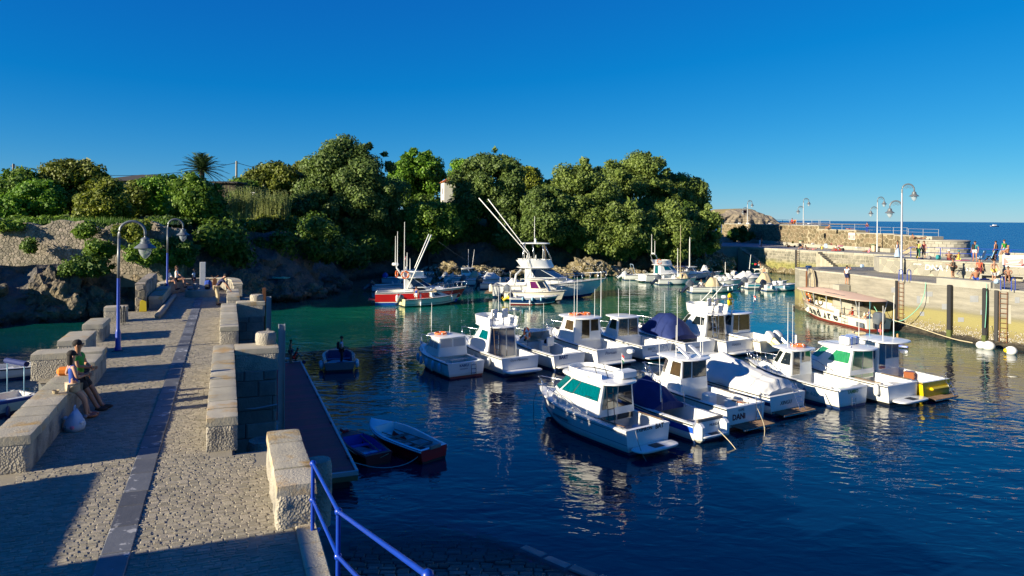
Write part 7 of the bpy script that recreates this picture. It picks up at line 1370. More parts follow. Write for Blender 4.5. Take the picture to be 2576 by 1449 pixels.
b = small('white boat with blue canopy among the back quay moorings', (24.0, 107.5), (29.5, 108), 5.6, 2.2, 'cabin', GR); b.antenna(3.0, .5, 1.9, 4.4, r=.04); b.antenna(2.6, -.5, 1.9, 4.2, r=.04); b.outboard(0, 1.0, .7, 'motor_dark', 'motor_dark'); MB().cbox((1.4, 0, 1.9), (1.5, 1.7, .08), .03).build('canopy', 'canvas_blue', b.root); b.rails([[(.8, .8, .75), (.8, .8, 1.9)], [(2.0, .8, .75), (2.0, .8, 1.9)], [(.8, -.8, .75), (.8, -.8, 1.9)], [(2.0, -.8, .75), (2.0, -.8, 1.9)]], 'canopy_pole', .03)
b = small('white motor boat with outboard lying behind the teal speedboat', (29.5, 104.6), (34.6, 105), 5.2, 2.1, 'screen', GR); b.outboard(0, 1.1, .7, 'motor_dark', 'motor_dark')
# rowing boats, tender, boats left of the pier
st, bw_ = (-2.8, 26.4), (-5.6, 29.1); b = Boat('white rowing boat with red hull, larger of the two by the pontoon', st, hd(st, bw_), 4.0, 1.6, .5, .8, hull='dark_red', bottom='antifoul_black', cock=.78, floor=.08, name='rowing_boat', group='rowing boats by the pontoon', bands=[(0, .72, 'red_paint', 'hull'), (.72, 1, 'navy', 'topside')], trm='red_paint', rail='turquoise', deckm='turquoise', inner='turquoise', sd=.1, full=.5, stern=.78, boot=.08, rake=.35)
for x in (.9, 1.7, 2.4): MB().cbox((x, 0, .36), (.22, 1.25, .04), .008).build('thwart', 'wood_grey', b.root)
for y_ in (.25, -.35): MB().tube([(.4, y_ + .1, .56), (2.9, y_, .5)], .022, 6).build('oar', 'wood_grey', b.root)
MB().cbox((-.05, 0, .55), (.08, .5, .12), .01).build('motor_pad', 'wood_grey', b.root); MB().cbox((2.95, 0, .3), (.25, .4, .2), .02).build('box', 'gel', b.root); MB().cbox((1.4, -.2, .14), (.7, .5, .06), .01).build('floor_board', 'dark_red', b.root)
st, bw_ = (-4.75, 25.9), (-6.2, 27.8); b = Boat('small blue lined rowing boat with worn red gunwale beside the pontoon', st, hd(st, bw_), 2.9, 1.3, .42, .62, hull='navy', bottom='antifoul_black', cock=.75, floor=.06, name='rowing_boat', group='rowing boats by the pontoon', bands=[(0, .7, 'antifoul_black', 'hull'), (.7, 1, 'dark_red', 'topside')], trm='dark_red', rail='dark_red', deckm='dark_red', inner='blue_gel', sd=.09, full=.5, stern=.8, boot=.06, rake=.3)
for x in (.7, 1.7): MB().cbox((x, 0, .28), (.22, 1.1, .04), .008).build('thwart', 'blue_gel', b.root)
MB().tube([(.2, -.1, .46), (2.6, -.35, .5)], .022, 6).build('oar', 'wood_grey', b.root); MB().cbox((2.75, .1, .62), (.35, .3, .14), .05).build('engine_stump', 'red_paint', b.root)
st, bw_ = (-9.9, 41.4), (-10.9, 45.0); b = Boat('dark grey tender with a man standing in it off the pontoon', st, hd(st, bw_), 4.0, 1.9, .55, .75, hull='navy', bottom='antifoul_black', cock=.8, floor=.1, name='tender', sd=.16, rail='navy', deckm='navy', inner='ink_blue', full=.55, stern=.9, trm='motor_grey')
for x in (.9, 2.0): MB().cbox((x, 0, .38), (.3, 1.4, .05), .01).build('thwart', 'ink_blue', b.root)
for sg in (1, -1): b.fender(.5, sg, .5, .13, .4); b.fender(1.2, sg, .5, .13, .4)
TENDER = b
st = (-26.6, 40.2); b = Boat('white open boat with grey outboard at the left picture edge', st, 130, 4.6, 1.8, .6, .85, cock=.75, floor=.15, group='boats moored left of the pier', sd=.12); b.outboard(0, 1.1, .1, 'motor_grey', 'motor_dark'); MB().cbox((1.2, 0, .45), (.3, 1.5, .05), .01).build('thwart', 'gel', b.root)
b = Boat('small blue and white boat with rolled blue awning left of the pier wall', (-22.6, 33.6), 152, 4.2, 1.8, .65, .9, hull='lightblue_gel', cock=.6, floor=.2, group='boats moored left of the pier', rail='blue_gel', bands=[(0, .7, 'lightblue_gel', 'hull'), (.7, 1, 'blue_gel', 'topside')]); b.rails([[(.6, sg * .7, .7), (.6, sg * .7, 2.1)] for sg in (1, -1)] + [[(2.0, sg * .7, .7), (2.0, sg * .7, 2.1)] for sg in (1, -1)], 'awning_frame', .025, 'lightblue_gel'); MB().tube([(.6, -.8, 2.15), (.6, .9, 2.15)], .13, 8).build('rolled_awning', 'canvas_blue', b.root); MB().cbox((2.6, 0, .85), (.7, .9, .3), .04).build('hatch', 'lightblue_gel', b.root); MB().cbox((2.6, 0, 1.02), (.5, .6, .04), .01).build('hatch_lid', 'navy', b.root)
# paddle board, buoys
o = thing('paddle_board', 'blue paddle board with two girls by the quay', 'paddle board', (27.4, 51.9, .06), math.atan2(-2.7, .9)); MB().loft([[Vector((x, -w, 0)), Vector((x, -w * .9, .12)), Vector((x, w * .9, .12)), Vector((x, w, 0)), Vector((x, 0, -.04))] for x, w in ((-1.65, .12), (-1.4, .3), (-.5, .42), (.5, .42), (1.2, .3), (1.65, .04))], True, True, True).build('board', 'blue_gel', o, 'auto'); MB().loft([[Vector((x, -w, -.02)), Vector((x, w, -.02)), Vector((x, w, .03)), Vector((x, -w, .03))] for x, w in ((-1.66, .14), (-.5, .45), (.5, .45), (1.2, .32), (1.66, .06))], True, True, True).build('edge', 'black', o)
for (a, r, lb) in ((q3(2222, 1415), .33, 'white mooring buoy left one of the touching pair'), (q3(2284, 1422), .40, 'white mooring buoy right one of the touching pair'), (q3(2470, 1462), .36, 'white mooring buoy alone at the right edge'), (q3(2431, 1460), .18, 'small yellow float beside the lone white buoy')):
    p = W(*a, .15); o = thing('mooring_buoy', lb, 'buoy', (p.x, p.y, .12), 0, 'floats under the quay wall'); MB().ell((0, 0, .1), (r, r, r * .86), 18, 10).build('float', 'white_mark' if r > .3 else 'yellow_buoy', o, True); MB().lathe([(.06, r * .8), (.06, r * 1.08)], (0, 0, 0), 8).build('eye', 'white_mark' if r > .3 else 'yellow_buoy', o)
# cleats, hatches, anchor rollers and coiled lines on every moored boat
rk = random.Random(31)
for b in BOATS:
    if b.root.name.startswith(('rowing', 'tender', 'excursion')): continue
    L = b.L; zb, zt = b.zs(L * .93), b.zs(0)
    mb = MB()
    for x, y in ((L * .9, .0), (.35, b.hb(.3) - b.sd * .5), (.35, -b.hb(.3) + b.sd * .5)):
        z = b.zs(x) + .03; mb.cbox((x, y, z + .035), (.22, .035, .03), .01).cbox((x, y, z + .01), (.08, .04, .05), .008)
    mb.build('cleat', 'steel', b.root); MB().cbox((L * 1.0, 0, b.zs(L) + .02), (.4, .12, .07), .02).build('anchor_roller', 'steel', b.root)
    if L * .80 > b.xc + .6: MB().cbox((L * .80, 0, b.zs(L * .8) + .07), (.42, .42, .05), .02).build('deck_hatch', 'glass_dark', b.root)
    y = b.hb(.9) * rk.uniform(-.5, .5); MB().tube([(1.0 + (.12 + .012 * i % .05) * math.cos(i * .7), y + .13 * math.sin(i * .7), b.floor + .02 + i * .0025) for i in range(34)], .016, 4).build('coiled_line', rk.choice(['rope', 'rope', 'rope_blue', 'wood_grey']), b.root)
    for sg in (1, -1):
        if rk.random() < .6: b.fender(L * rk.uniform(.2, .5), sg, None, .09, .45, rk.choice(['white_mark', 'white_mark', 'ink_blue', 'gel_cream']))
    if rk.random() < .7: MB().cbox((rk.uniform(.6, 1.2), b.hb(.8) * rk.uniform(-.5, .5), b.floor + .16), (.4, .3, .3), .04, rk.uniform(0, 3)).build('crate', rk.choice(['cl_lblue', 'cl_orange', 'cl_grey', 'cl_red']), b.root)
# ------------------------------------------------------------------ lamps
def lamp_head(t, top, sc_):
    q = Vector(top); pr = [(.035, .0), (.05, -.05), (.12, -.08), (.16, -.12), (.16, -.22), (.19, -.24), (.19, -.29), (.24, -.33), (.38, -.44), (.40, -.47), (.37, -.475), (.2, -.46)]
    hd = MB().lathe([(r * sc_, z * sc_) for r, z in pr], q, 20).build('lamp_shade', 'lamp_grey', t, 'auto')
    MB().lathe([(.24 * sc_, -.47 * sc_), (.235 * sc_, -.56 * sc_), (.19 * sc_, -.70 * sc_), (.11 * sc_, -.82 * sc_), (.02 * sc_, -.90 * sc_)], q, 16).build('lamp_glass', 'lamp_glass', hd, True)
def arc(t, x, z, r, sg, sc_, pr, scroll=True):
    pts = [(x, 0, z - r * .6)] + [(x + sg * r * (1 - math.cos(a)), 0, z + r * math.sin(a)) for a in [math.pi * i / 12 for i in range(13)]] + [(x + sg * 2 * r, 0, z - r * .25)]
    MB().tube(pts, pr, 8).build('arm', 'lamp_grey', t, True)
    if scroll:
        for f in (.78, .56, .36): MB().tube([(x + sg * r * (1 - f * math.cos(a)), 0, z + f * r * math.sin(a)) for a in [math.pi * (.1 + .8 * i / 10) for i in range(11)]], .014 * sc_ * (1 if sc_ < 1.2 else 1.6), 5).build('scroll', 'lamp_grey', t, True)
    lamp_head(t, (x + sg * 2 * r, 0, z - r * .25), sc_)
for (s_, w, lb) in ((17.09, -2.01, 'nearer blue and grey street lamp with hanging bell shade'), (34.6, -1.72, 'farther blue and grey street lamp behind the seated women')):
    t = thing('street_lamp', lb, 'street lamp', PF(s_, w, D), PRZ, 'blue lamp posts on the pier')
    MB().lathe([(.11, 0), (.11, .1), (.085, .16), (.085, .62), (.065, .70), (.055, .74), (.052, 2.45)], (0, 0, 0), 14).build('lower_post', 'blue_paint', t, 'auto'); MB().tube([(0, 0, 2.45), (0, 0, 3.8)], .046, 10).build('upper_post', 'lamp_grey', t, True)
    arc(t, 0, 3.98, .40, 1, .88, .044, s_ > 20); MB().cbox((0, 0, .01), (.34, .34, .02), .004).build('base_plate', 'dark_metal', t)
for (p, hh, rz, k, lb) in (((35.9, 65.9, Q), 8.35, -.3, 1.08, 'tallest double lamp standing at the quay terrace wall'), ((57.6, 112.8, Q), 8.7, -.1, 1.08, 'double lamp at the sign end of the breakwater wall'), ((56.6, 139.0, Q), 9.2, -.1, 1.08, 'double lamp halfway along the back quay'), ((52.0, 158.0, Q), 9.2, 0, 1.08, 'double lamp in the shade beside the dark trees')):
    t = thing('double_street_lamp', lb, 'street lamp', p, rz, 'grey double lamps on the quay')
    MB().lathe([(.17, 0), (.17, .15), (.13, .25), (.12, 1.2), (.10, 1.3), (.075, hh - .9)], (0, 0, 0), 12).build('post', 'galv', t, 'auto'); arc(t, 0, hh - .55, .50, 1, k, .06); arc(t, 0, hh - 2.1, .50, -1, k, .06); MB().tube([(0, 0, hh - 1.0), (0, 0, hh - .55)], .07, 8).build('collar', 'lamp_grey', t)
# ------------------------------------------------------------------ people
def mir(p): return (-p[0], p[1], p[2])
def pose(kind, seat=.5):
    """joints of a 1.75 m figure facing +y, standing on z = 0"""
    S = dict(pel=(0, 0, .94), lean=0.0, kL=(-.11, .03, .50), aL=(-.12, -.02, .08), tL=(-.14, .13, .03), kR=(.11, .03, .50), aR=(.12, -.02, .08), tR=(.14, .13, .03), eL=(-.25, -.03, 1.12), wL=(-.25, .08, .88), eR=(.25, -.03, 1.12), wR=(.25, .08, .88), nod=.0)
    if kind == 'step': S.update(kL=(-.1, .14, .50), aL=(-.11, .12, .08), tL=(-.12, .27, .03), aR=(.12, -.22, .10), tR=(.13, -.08, .03))
    if kind == 'sit': S.update(pel=(0, 0, seat + .1), kL=(-.12, .42, seat + .1), aL=(-.13, .44, max(.08, seat - .36)), tL=(-.13, .58, max(.03, seat - .41)), kR=(.12, .42, seat + .1), aR=(.13, .46, max(.08, seat - .36)), tR=(.13, .6, max(.03, seat - .41)), eL=(-.27, .06, seat + .38), wL=(-.14, .30, seat + .24), eR=(.27, .06, seat + .38), wR=(.14, .30, seat + .24))
    if kind == 'ground': S.update(pel=(0, 0, .11), lean=-.1, kL=(-.14, .36, .42), aL=(-.15, .58, .08), tL=(-.16, .72, .03), kR=(.14, .36, .42), aR=(.15, .60, .08), tR=(.16, .74, .03), eL=(-.28, .12, .38), wL=(-.12, .36, .40), eR=(.28, .12, .38), wR=(.12, .36, .40))
    if kind == 'groundback': S.update(pel=(0, 0, .11), lean=-.55, kL=(-.12, .38, .34), aL=(-.13, .66, .08), tL=(-.14, .8, .05), kR=(.12, .44, .14), aR=(.13, .86, .08), tR=(.14, .92, .16), eL=(-.3, -.38, .28), wL=(-.28, -.5, .05), eR=(.3, -.38, .28), wR=(.28, -.5, .05))
    if kind == 'lie': S.update(pel=(0, 0, .12), lean=-1.52, kL=(-.1, .42, .14), aL=(-.11, .84, .09), tL=(-.13, .88, .2), kR=(.1, .42, .14), aR=(.11, .84, .09), tR=(.13, .88, .2), eL=(-.32, -.28, .1), wL=(-.3, -.02, .08), eR=(.32, -.28, .1), wR=(.3, -.02, .08))
    if kind == 'lean': S.update(pel=(0, 0, .78), lean=-.08, kL=(-.11, .24, .46), aL=(-.10, .32, .09), tL=(-.11, .47, .03), kR=(.09, .20, .44), aR=(.08, .24, .09), tR=(.08, .39, .03))
    if kind == 'bend': S.update(pel=(0, -.06, .94), lean=.62, kL=(-.12, .0, .50), kR=(.12, .02, .50), eL=(-.25, .42, 1.05), wL=(-.2, .58, .80), eR=(.25, .42, 1.05), wR=(.18, .60, .78), nod=.3)
    if kind == 'crouch': S.update(pel=(0, 0, .34), lean=.45, kL=(-.16, .34, .44), aL=(-.13, .12, .08), tL=(-.14, .26, .03), kR=(.16, .34, .44), aR=(.13, .12, .08), tR=(.14, .26, .03), eL=(-.24, .36, .55), wL=(-.1, .5, .35), eR=(.24, .36, .55), wR=(.1, .5, .35))
    return S
def skinmesh(V, E, rr, lev=1, root=0):
    me = bpy.data.meshes.new('body'); me.from_pydata([tuple(v) for v in V], E, []); o = bpy.data.objects.new('b', me); bm = bmesh.new(); bm.from_mesh(me); lay = bm.verts.layers.skin.verify()
    bm.verts.ensure_lookup_table()
    for i, v in enumerate(bm.verts): r = rr[i]; v[lay].radius = r if isinstance(r, tuple) else (r, r); v[lay].use_root = (i == root)
    bm.to_mesh(me); bm.free(); m = o.modifiers.new('s', 'SKIN'); m.use_smooth_shade = True; m.branch_smoothing = .6; sb = o.modifiers.new('u', 'SUBSURF'); sb.levels = lev; sb.render_levels = lev
    return baked(o)
def person(lab, pos, rz, kind='stand', h=1.72, skin='skin', hair='hair_dark', top=None, bot='cl_navy', feet=None, longhair=0, sleeve=.5, legs=.5, seat=.5, fem=False, group=None, detail=False, cap=None, glasses=False, dress=None, over=None, shirt_low=0.0):
    S = pose(kind, seat); S.update(over or {}); k = h / 1.75; g = thing('person', lab, 'person', pos, rz, group)
    pel = Vector(S['pel']); u = Vector((0, math.sin(S['lean']), math.cos(S['lean']))); f = Vector((0, u.z, -u.y)); nod = S['nod']
    sw = .165 if fem else .185; hw = .095
    hu = Vector((0, math.sin(S['lean'] * .6 + nod), math.cos(S['lean'] * .6 + nod))); hf = Vector((0, hu.z, -hu.y))
    nk = pel + u * .53; A = dict(pel=pel, wst=pel + u * .15, chs=pel + u * .34, nck=nk, h0=nk + hu * .075 + hf * .015, h1=nk + hu * .16 + hf * .02, h2=nk + hu * .245 + hf * .01)
    for sd, sg in (('L', -1), ('R', 1)):
        A['s' + sd] = pel + u * .475 + Vector((sg * sw, 0, 0)); A['e' + sd] = Vector(S['e' + sd]); A['w' + sd] = Vector(S['w' + sd]); d = (A['w' + sd] - A['e' + sd]).normalized(); A['p' + sd] = A['w' + sd] + d * .08
        A['g' + sd] = pel + Vector((sg * hw, 0, -.03)); A['k' + sd] = Vector(S['k' + sd]); A['a' + sd] = Vector(S['a' + sd]); A['t' + sd] = Vector(S['t' + sd])
    r_ = dict(pel=(.135, .105), wst=(.115, .09) if fem else (.13, .10), chs=(.125, .10) if fem else (.15, .11), nck=.055, h0=.066, h1=.090, h2=.066, s=.056 if fem else .064, e=.040, w=.028, p=.034, g=.088, k=.058, a=.040, t=.034)
    nm = list(A); ix = {n: i for i, n in enumerate(nm)}; E = [('pel', 'wst'), ('wst', 'chs'), ('chs', 'nck'), ('nck', 'h0'), ('h0', 'h1'), ('h1', 'h2')]
    for sd in 'LR': E += [('chs', 's' + sd), ('s' + sd, 'e' + sd), ('e' + sd, 'w' + sd), ('w' + sd, 'p' + sd), ('pel', 'g' + sd), ('g' + sd, 'k' + sd), ('k' + sd, 'a' + sd), ('a' + sd, 't' + sd)]
    rad_ = lambda n: r_[n] if n in r_ else r_[n[0]]
    me = skinmesh([A[n] for n in nm], [(ix[a], ix[b]) for a, b in E], [rad_(n) for n in nm])
    bm = bmesh.new(); bm.from_mesh(me); mb = MB()                      # fingers, nose and ears grow out of the same mesh
    for sd, sg in (('L', -1), ('R', 1)):
        d = (A['w' + sd] - A['e' + sd]).normalized(); sx_ = d.cross(Vector((0, 1, 0))); sx_ = sx_.normalized() if sx_.length > .1 else Vector((1, 0, 0)); pn = d.cross(sx_); b0 = A['p' + sd] + d * .01
        for q, (o_, l) in enumerate(((-.026, .062), (-.009, .075), (.009, .07), (.026, .055))): mb.tube([b0 + sx_ * o_, b0 + sx_ * o_ * 1.15 + d * l * .55 + pn * .006, b0 + sx_ * o_ * 1.1 + d * l + pn * .028], [.0095, .009, .007], 5)
        mb.tube([A['w' + sd] + d * .03 + sx_ * .02, A['w' + sd] + d * .07 + sx_ * .052, A['w' + sd] + d * .10 + sx_ * .055 + pn * .01], [.012, .011, .008], 5); mb.ell(A['h1'] + Vector((sg * .088, 0, 0)) - hu * .01, (.014, .025, .034), 6, 4)
    mb.add([A['h1'] + hf * .082 + hu * .02, A['h1'] + hf * .112 - hu * .025, A['h1'] + hf * .082 - hu * .035 + Vector((.018, 0, 0)), A['h1'] + hf * .082 - hu * .035 - Vector((.018, 0, 0))], [(0, 2, 1), (0, 1, 3), (1, 2, 3)])
    m2 = bpy.data.meshes.new('x'); m2.from_pydata(mb.v, [], mb.f); bm.from_mesh(m2); bm.to_mesh(me); bm.free(); bpy.data.meshes.remove(m2)
    me.transform(Matrix.Scale(k, 4)); me.materials.clear(); link('body', me, skin, g, True)
    def garment(name, ns, mat, grow, ext=None):
        V = [A[n] for n in ns]; rr = []
        for n in ns: q = rad_(n); rr.append(tuple(x + grow for x in q) if isinstance(q, tuple) else q + grow)
        ed = [(ns.index(a), ns.index(b)) for a, b in E if a in ns and b in ns]
        for (par, tgt, fr_, rd) in ext or []: V.append(A[par].lerp(A[tgt], fr_)); rr.append(rd + grow); ed.append((ns.index(par), len(V) - 1))
        m_ = skinmesh(V, ed, rr); m_.transform(Matrix.Scale(k, 4)); m_.materials.clear(); link(name, m_, mat, g, True)
    if top:
        ext = [('s' + s, 'e' + s, min(1, sleeve), .05) for s in 'LR'] if sleeve <= 1 else [('e' + s, 'w' + s, sleeve - 1, .036) for s in 'LR']
        garment('shirt', ['pel', 'wst', 'chs', 'sL', 'sR'] + (['eL', 'eR'] if sleeve > 1 else []), top, .014, ext if sleeve > 0 else [('chs', 'nck', .3, .06)])
    if bot and not dress:
        if legs <= 1: garment('shorts' if legs < .95 else 'trousers', ['pel', 'gL', 'gR'], bot, .02, [('g' + s, 'k' + s, legs, .07 if legs < .9 else .06) for s in 'LR'])
        else: garment('trousers', ['pel', 'gL', 'gR', 'kL', 'kR'], bot, .02, [('k' + s, 'a' + s, legs - 1, .05) for s in 'LR'])
    if dress:
        n_ = 14; rings = []
        for (fz, rx) in ((1.36, .10), (1.25, .16), (1.05, .14), (.95, .19), (.6, .27), (.2, .36), (.08, .38)): rings.append([Vector((rx * math.cos(a) * (1 + .06 * math.sin(5 * a)), rx * .8 * math.sin(a) * (1 + .06 * math.sin(4 * a)), fz)) * k for a in [2 * math.pi * i / n_ for i in range(n_)]])
        MB().loft(rings).build('dress', dress, g, True)
    if hair:
        mb = MB(); c = (A['h1'] + hu * .045 - hf * .018) * k; q = Matrix(((1, 0, 0), (0, hu.z, hu.y), (0, -hu.y, hu.z))).transposed(); q = Matrix((Vector((1, 0, 0)), hf, hu)).transposed(); mb.ell(c, (.097 * k, .102 * k, .085 * k), 12, 8, q)
        if longhair: mb.ell((A['h1'] - hf * .055 - hu * (.06 * longhair)) * k, (.095 * k, .065 * k, .13 * k * longhair), 10, 8, q)
        mb.build('hair', hair, g, True)
    if cap: MB().ell((A['h1'] + hu * .06) * k, (.115 * k, .12 * k, .075 * k), 12, 6).lathe([(.165 * k, 0), (.16 * k, .012)], (A['h1'] + hu * .055) * k, 14).build('hat', cap, g, True)
    if glasses: MB().cbox((A['h1'] + hf * .088 + hu * .012) * k, (.15 * k, .03 * k, .04 * k), .008).build('sunglasses', 'black', g)
    if detail:
        for sg in (-1, 1): MB().ell((A['h1'] + hf * .083 + hu * .012 + Vector((sg * .033, 0, 0))) * k, (.012, .006, .008), 6, 4).build('eye', 'black', g)
        MB().ell((A['h0'] + hf * .066 + hu * .02) * k, (.024, .006, .007), 6, 4).build('mouth', 'dark_red', g)
    if feet:
        mb = MB()
        for s in 'LR':
            a, t_ = A['a' + s], A['t' + s]; d = (t_ - a); d.z *= .3; d.normalize(); mb.ell(((a + t_) / 2 + Vector((0, 0, -.01)) + d * .02) * k, (.052 * k, .145 * k, .05 * k), 8, 5, Matrix.Rotation(math.atan2(-d.x, d.y), 3, 'Z'))
        mb.build('shoes', feet, g, True)
    return g
def faceto(dx, dy): return math.atan2(dy, dx) - math.pi / 2
GQ, GBQ = 'people on the quay and terrace', 'bathers on the back quay'
FW = math.atan2(.371, .929) - math.pi / 2        # facing across the pier to starboard
# the couple leaning on the parapet
person('woman in blue strappy top and beige shorts leaning on the parapet', PF(8.15, -1.78, D), FW + .35, 'lean', 1.72, 'skin', 'hair_dark', 'cl_blue', 'cl_beige', 'varnish', 1.3, 0, .42, fem=True, detail=True, glasses=True, over=dict(eL=(-.20, -.12, 1.02), wL=(.05, .22, 1.02), eR=(.25, .02, 1.0), wR=(-.02, .26, .99)))
person('man in green shirt and dark shorts leaning close behind the woman', PF(8.95, -1.80, D), FW - .1, 'lean', 1.84, 'skin_tan', 'hair_dark', 'cl_green', 'cl_black', 'shoe', 0, .6, .85, detail=True, glasses=True, over=dict(eR=(.30, .04, 1.05), wR=(.10, .26, .98), eL=(-.26, .05, 1.02), wL=(.06, .24, .98), aL=(-.08, .42, .09), tL=(-.1, .57, .03), aR=(.12, .38, .09), tR=(.12, .53, .03)))
# pier end
person('woman in grey top sitting on the wall behind the far lamp', PF(35.3, -1.72, D), FW - .2, 'sit', 1.66, 'skin', 'hair_brown', 'cl_white', 'cl_beige', 'shoe', 1.0, 1.4, .5, .76, True)
person('woman in white top and black shorts crossing her legs on the end wall', PF(36.4, -1.35, D), FW - .1, 'sit', 1.68, 'skin', 'hair_brown', 'cl_white', 'cl_black', 'shoe', .6, .3, .4, .76, True, glasses=True, over=dict(kL=(-.04, .42, .92), aL=(.12, .62, .56), tL=(.14, .75, .52)))
person('small boy in blue sleeved shirt standing beside the stele', PF(36.6, -.42, D + .2), FW - .3, 'stand', 1.18, 'skin', 'hair_brown', 'cl_lblue', 'cl_navy', 'shoe', 0, .7, .7)
person('man in navy polo and khaki trousers bending over the parapet', PF(29.3, .98, D), FW + .1, 'bend', 1.74, 'skin', 'hair_dark', 'cl_navy', 'cl_khaki', 'shoe', 0, .6, 1.92, glasses=True)
# pontoon and tender
pb = W(731, 914, .56); person('boy in dark swim shorts holding a paddle on the pontoon', pb, FW - .4, 'stand', 1.36, 'skin_dark', 'hair_dark', None, 'cl_navy', None, legs=.55)
o = thing('paddle', 'dark paddle held by the boy on the pontoon', 'paddle', pb + Vector((.28, .05, 0)), .3); MB().tube([(0, 0, .75), (.42, -.1, .1)], .015, 6).build('shaft', 'dark_metal', o); MB().cbox((.45, -.1, .06), (.2, .03, .16), .01, m=Matrix.Rotation(.6, 3, 'Y')).build('blade', 'cl_navy', o)
person('child in red crouching on the pontoon behind the boy', W(739, 909, .56), FW, 'crouch', 1.25, 'skin_dark', 'hair_dark', 'cl_red', 'cl_red', None, legs=.5)
person('man with dark backpack standing in the tender', TENDER.root.matrix_basis @ Vector((1.5, -.15, .1)), FW - .2, 'stand', 1.74, 'skin_tan', 'hair_dark', 'cl_lblue', 'cl_black', 'shoe', 0, .5, 1.8, over=dict(wL=(-.1, .3, 1.05), wR=(.1, .3, 1.05)))
o = thing('backpack', 'dark backpack worn by the man in the tender', 'backpack', TENDER.root.matrix_basis @ Vector((1.5, -.15, 1.28)), FW - .2); MB().cbox((0, -.2, 0), (.28, .16, .42), .05).build('pack', 'cl_black', o)
person('man in blue vest and white shorts standing in the cream boat', CREAM.root.matrix_basis @ Vector((1.5, -.1, .25)), 2.7, 'stand', 1.75, 'skin_tan', 'hair_dark', 'cl_blue', 'cl_white', None, 0, 0, .7)
person('man in white shirt sitting in the ribbed day boat', RIBB.root.matrix_basis @ Vector((1.5, 0, .25)), .3, 'sit', 1.75, 'skin_tan', 'hair_brown', 'cl_white', 'cl_grey', None, 0, 1.5, .8, .45)
# quay and terrace
def PQ(a, b, z): return W(*q3(a, b), z)
person('woman in long pale blue dress at the terrace end', PQ(1530, 681, TZ), .9, 'stand', 1.62, 'skin_tan', 'hair_dark', None, None, 'shoe', .6, fem=True, dress='cl_lblue', group=GQ)
person('woman in yellow top and green trousers facing a friend', PQ(1703, 690, TZ), FW, 'stand', 1.68, 'skin', 'hair_dark', 'cl_yellow', 'cl_dgreen', 'shoe', .7, .5, 1.85, fem=True, group=GQ, over=dict(wR=(.2, .3, 1.1)))
person('woman in maroon top and black leggings facing the woman in yellow', PQ(1748, 690, TZ), FW + math.pi, 'stand', 1.66, 'skin', 'hair_brown', 'cl_maroon', 'cl_black', 'shoe', 1.3, .5, 1.4, fem=True, group=GQ)
person('sunbather in white hat sitting with arms round knees', PQ(1955, 702, TZ), -.6, 'ground', 1.72, 'skin_dark', None, None, 'cl_maroon', None, cap='cl_white', group=GQ, legs=.4)
person('sunbather in yellow swimsuit and turquoise cap', PQ(2033, 702, TZ), .3, 'ground', 1.62, 'skin_dark', None, 'cl_yellow', 'cl_yellow', None, sleeve=0, cap='cl_teal', legs=.2, fem=True, group=GQ)
person('man in teal shirt and white shorts with black rucksack', PQ(2170, 716, TZ), 2.3, 'stand', 1.8, 'skin_tan', 'hair_dark', 'cl_teal', 'cl_white', None, 0, .5, .5, group=GQ)
o = thing('rucksack', 'black rucksack on the man in teal shirt', 'rucksack', PQ(2162, 716, TZ) + Vector((-.12, -.05, 1.28)), 2.3); MB().cbox((0, -.14, 0), (.28, .18, .46), .05).build('pack', 'cl_black', o)
person('tanned bather with blond hair hugging her knees on a towel', PQ(2322, 712, TZ), .8, 'ground', 1.68, 'skin_dark', 'hair_blond', 'cl_black', 'cl_black', None, 1.4, 0, .2, fem=True, group=GQ)
person('bare backed man standing behind the raised wall', PQ(2342, 700, TZ), .5, 'stand', 1.75, 'skin_tan', 'hair_dark', None, 'cl_navy', None, group=GQ)
person('man in bright green shirt standing behind the raised wall', PQ(2412, 700, TZ), .2, 'stand', 1.85, 'skin', 'hair_brown', 'cl_green', 'cl_lblue', None, 0, .5, .6, group=GQ)
person('bare backed boy sitting on the raised wall top', PQ(2440, 662, 6.35), .4, 'ground', 1.5, 'skin_tan', 'hair_blond', None, 'cl_navy', None, legs=.4, group=GQ)
gp = PQ(1988, 858, Q); person('guitar player in brown shirt and black shorts', gp, .4, 'stand', 1.76, 'skin_tan', 'hair_brown', 'cl_brown', 'cl_black', 'shoe', 0, .5, .7, group=GQ, over=dict(wR=(.12, .26, 1.08), wL=(-.3, .3, 1.2)))
o = thing('guitar', 'brown guitar carried by the man in the brown shirt', 'guitar', gp + Vector((.32, .1, 1.0)), .4); MB().ell((0, 0, 0), (.2, .06, .17), 14, 6).ell((-.2, 0, .06), (.15, .06, .13), 12, 6).build('guitar_body', 'varnish', o, True); MB().cbox((-.55, 0, .22), (.6, .04, .05), .01, m=Matrix.Rotation(.4, 3, 'Y')).build('neck', 'wood', o)
person('man in coral shirt and maroon shorts standing by the wall', PQ(2206, 862, Q), math.pi - .3, 'stand', 1.74, 'skin_tan', 'hair_brown', 'cl_coral', 'cl_maroon', 'shoe', 0, .5, .8, group=GQ)
person('bare backed man sitting on the mooring block', PQ(2178, 868, Q + .5), -.2, 'ground', 1.72, 'skin_tan', 'hair_dark', None, 'cl_blue', None, legs=.5, group=GQ)
person('bare chested man holding a white towel at his waist', PQ(2326, 876, Q), math.pi + .2, 'stand', 1.76, 'skin', 'hair_brown', None, 'cl_yellow', None, legs=.5, group=GQ, over=dict(eL=(-.36, .04, 1.12), wL=(-.32, .22, .92), eR=(.36, .04, 1.12), wR=(.32, .22, .92)))
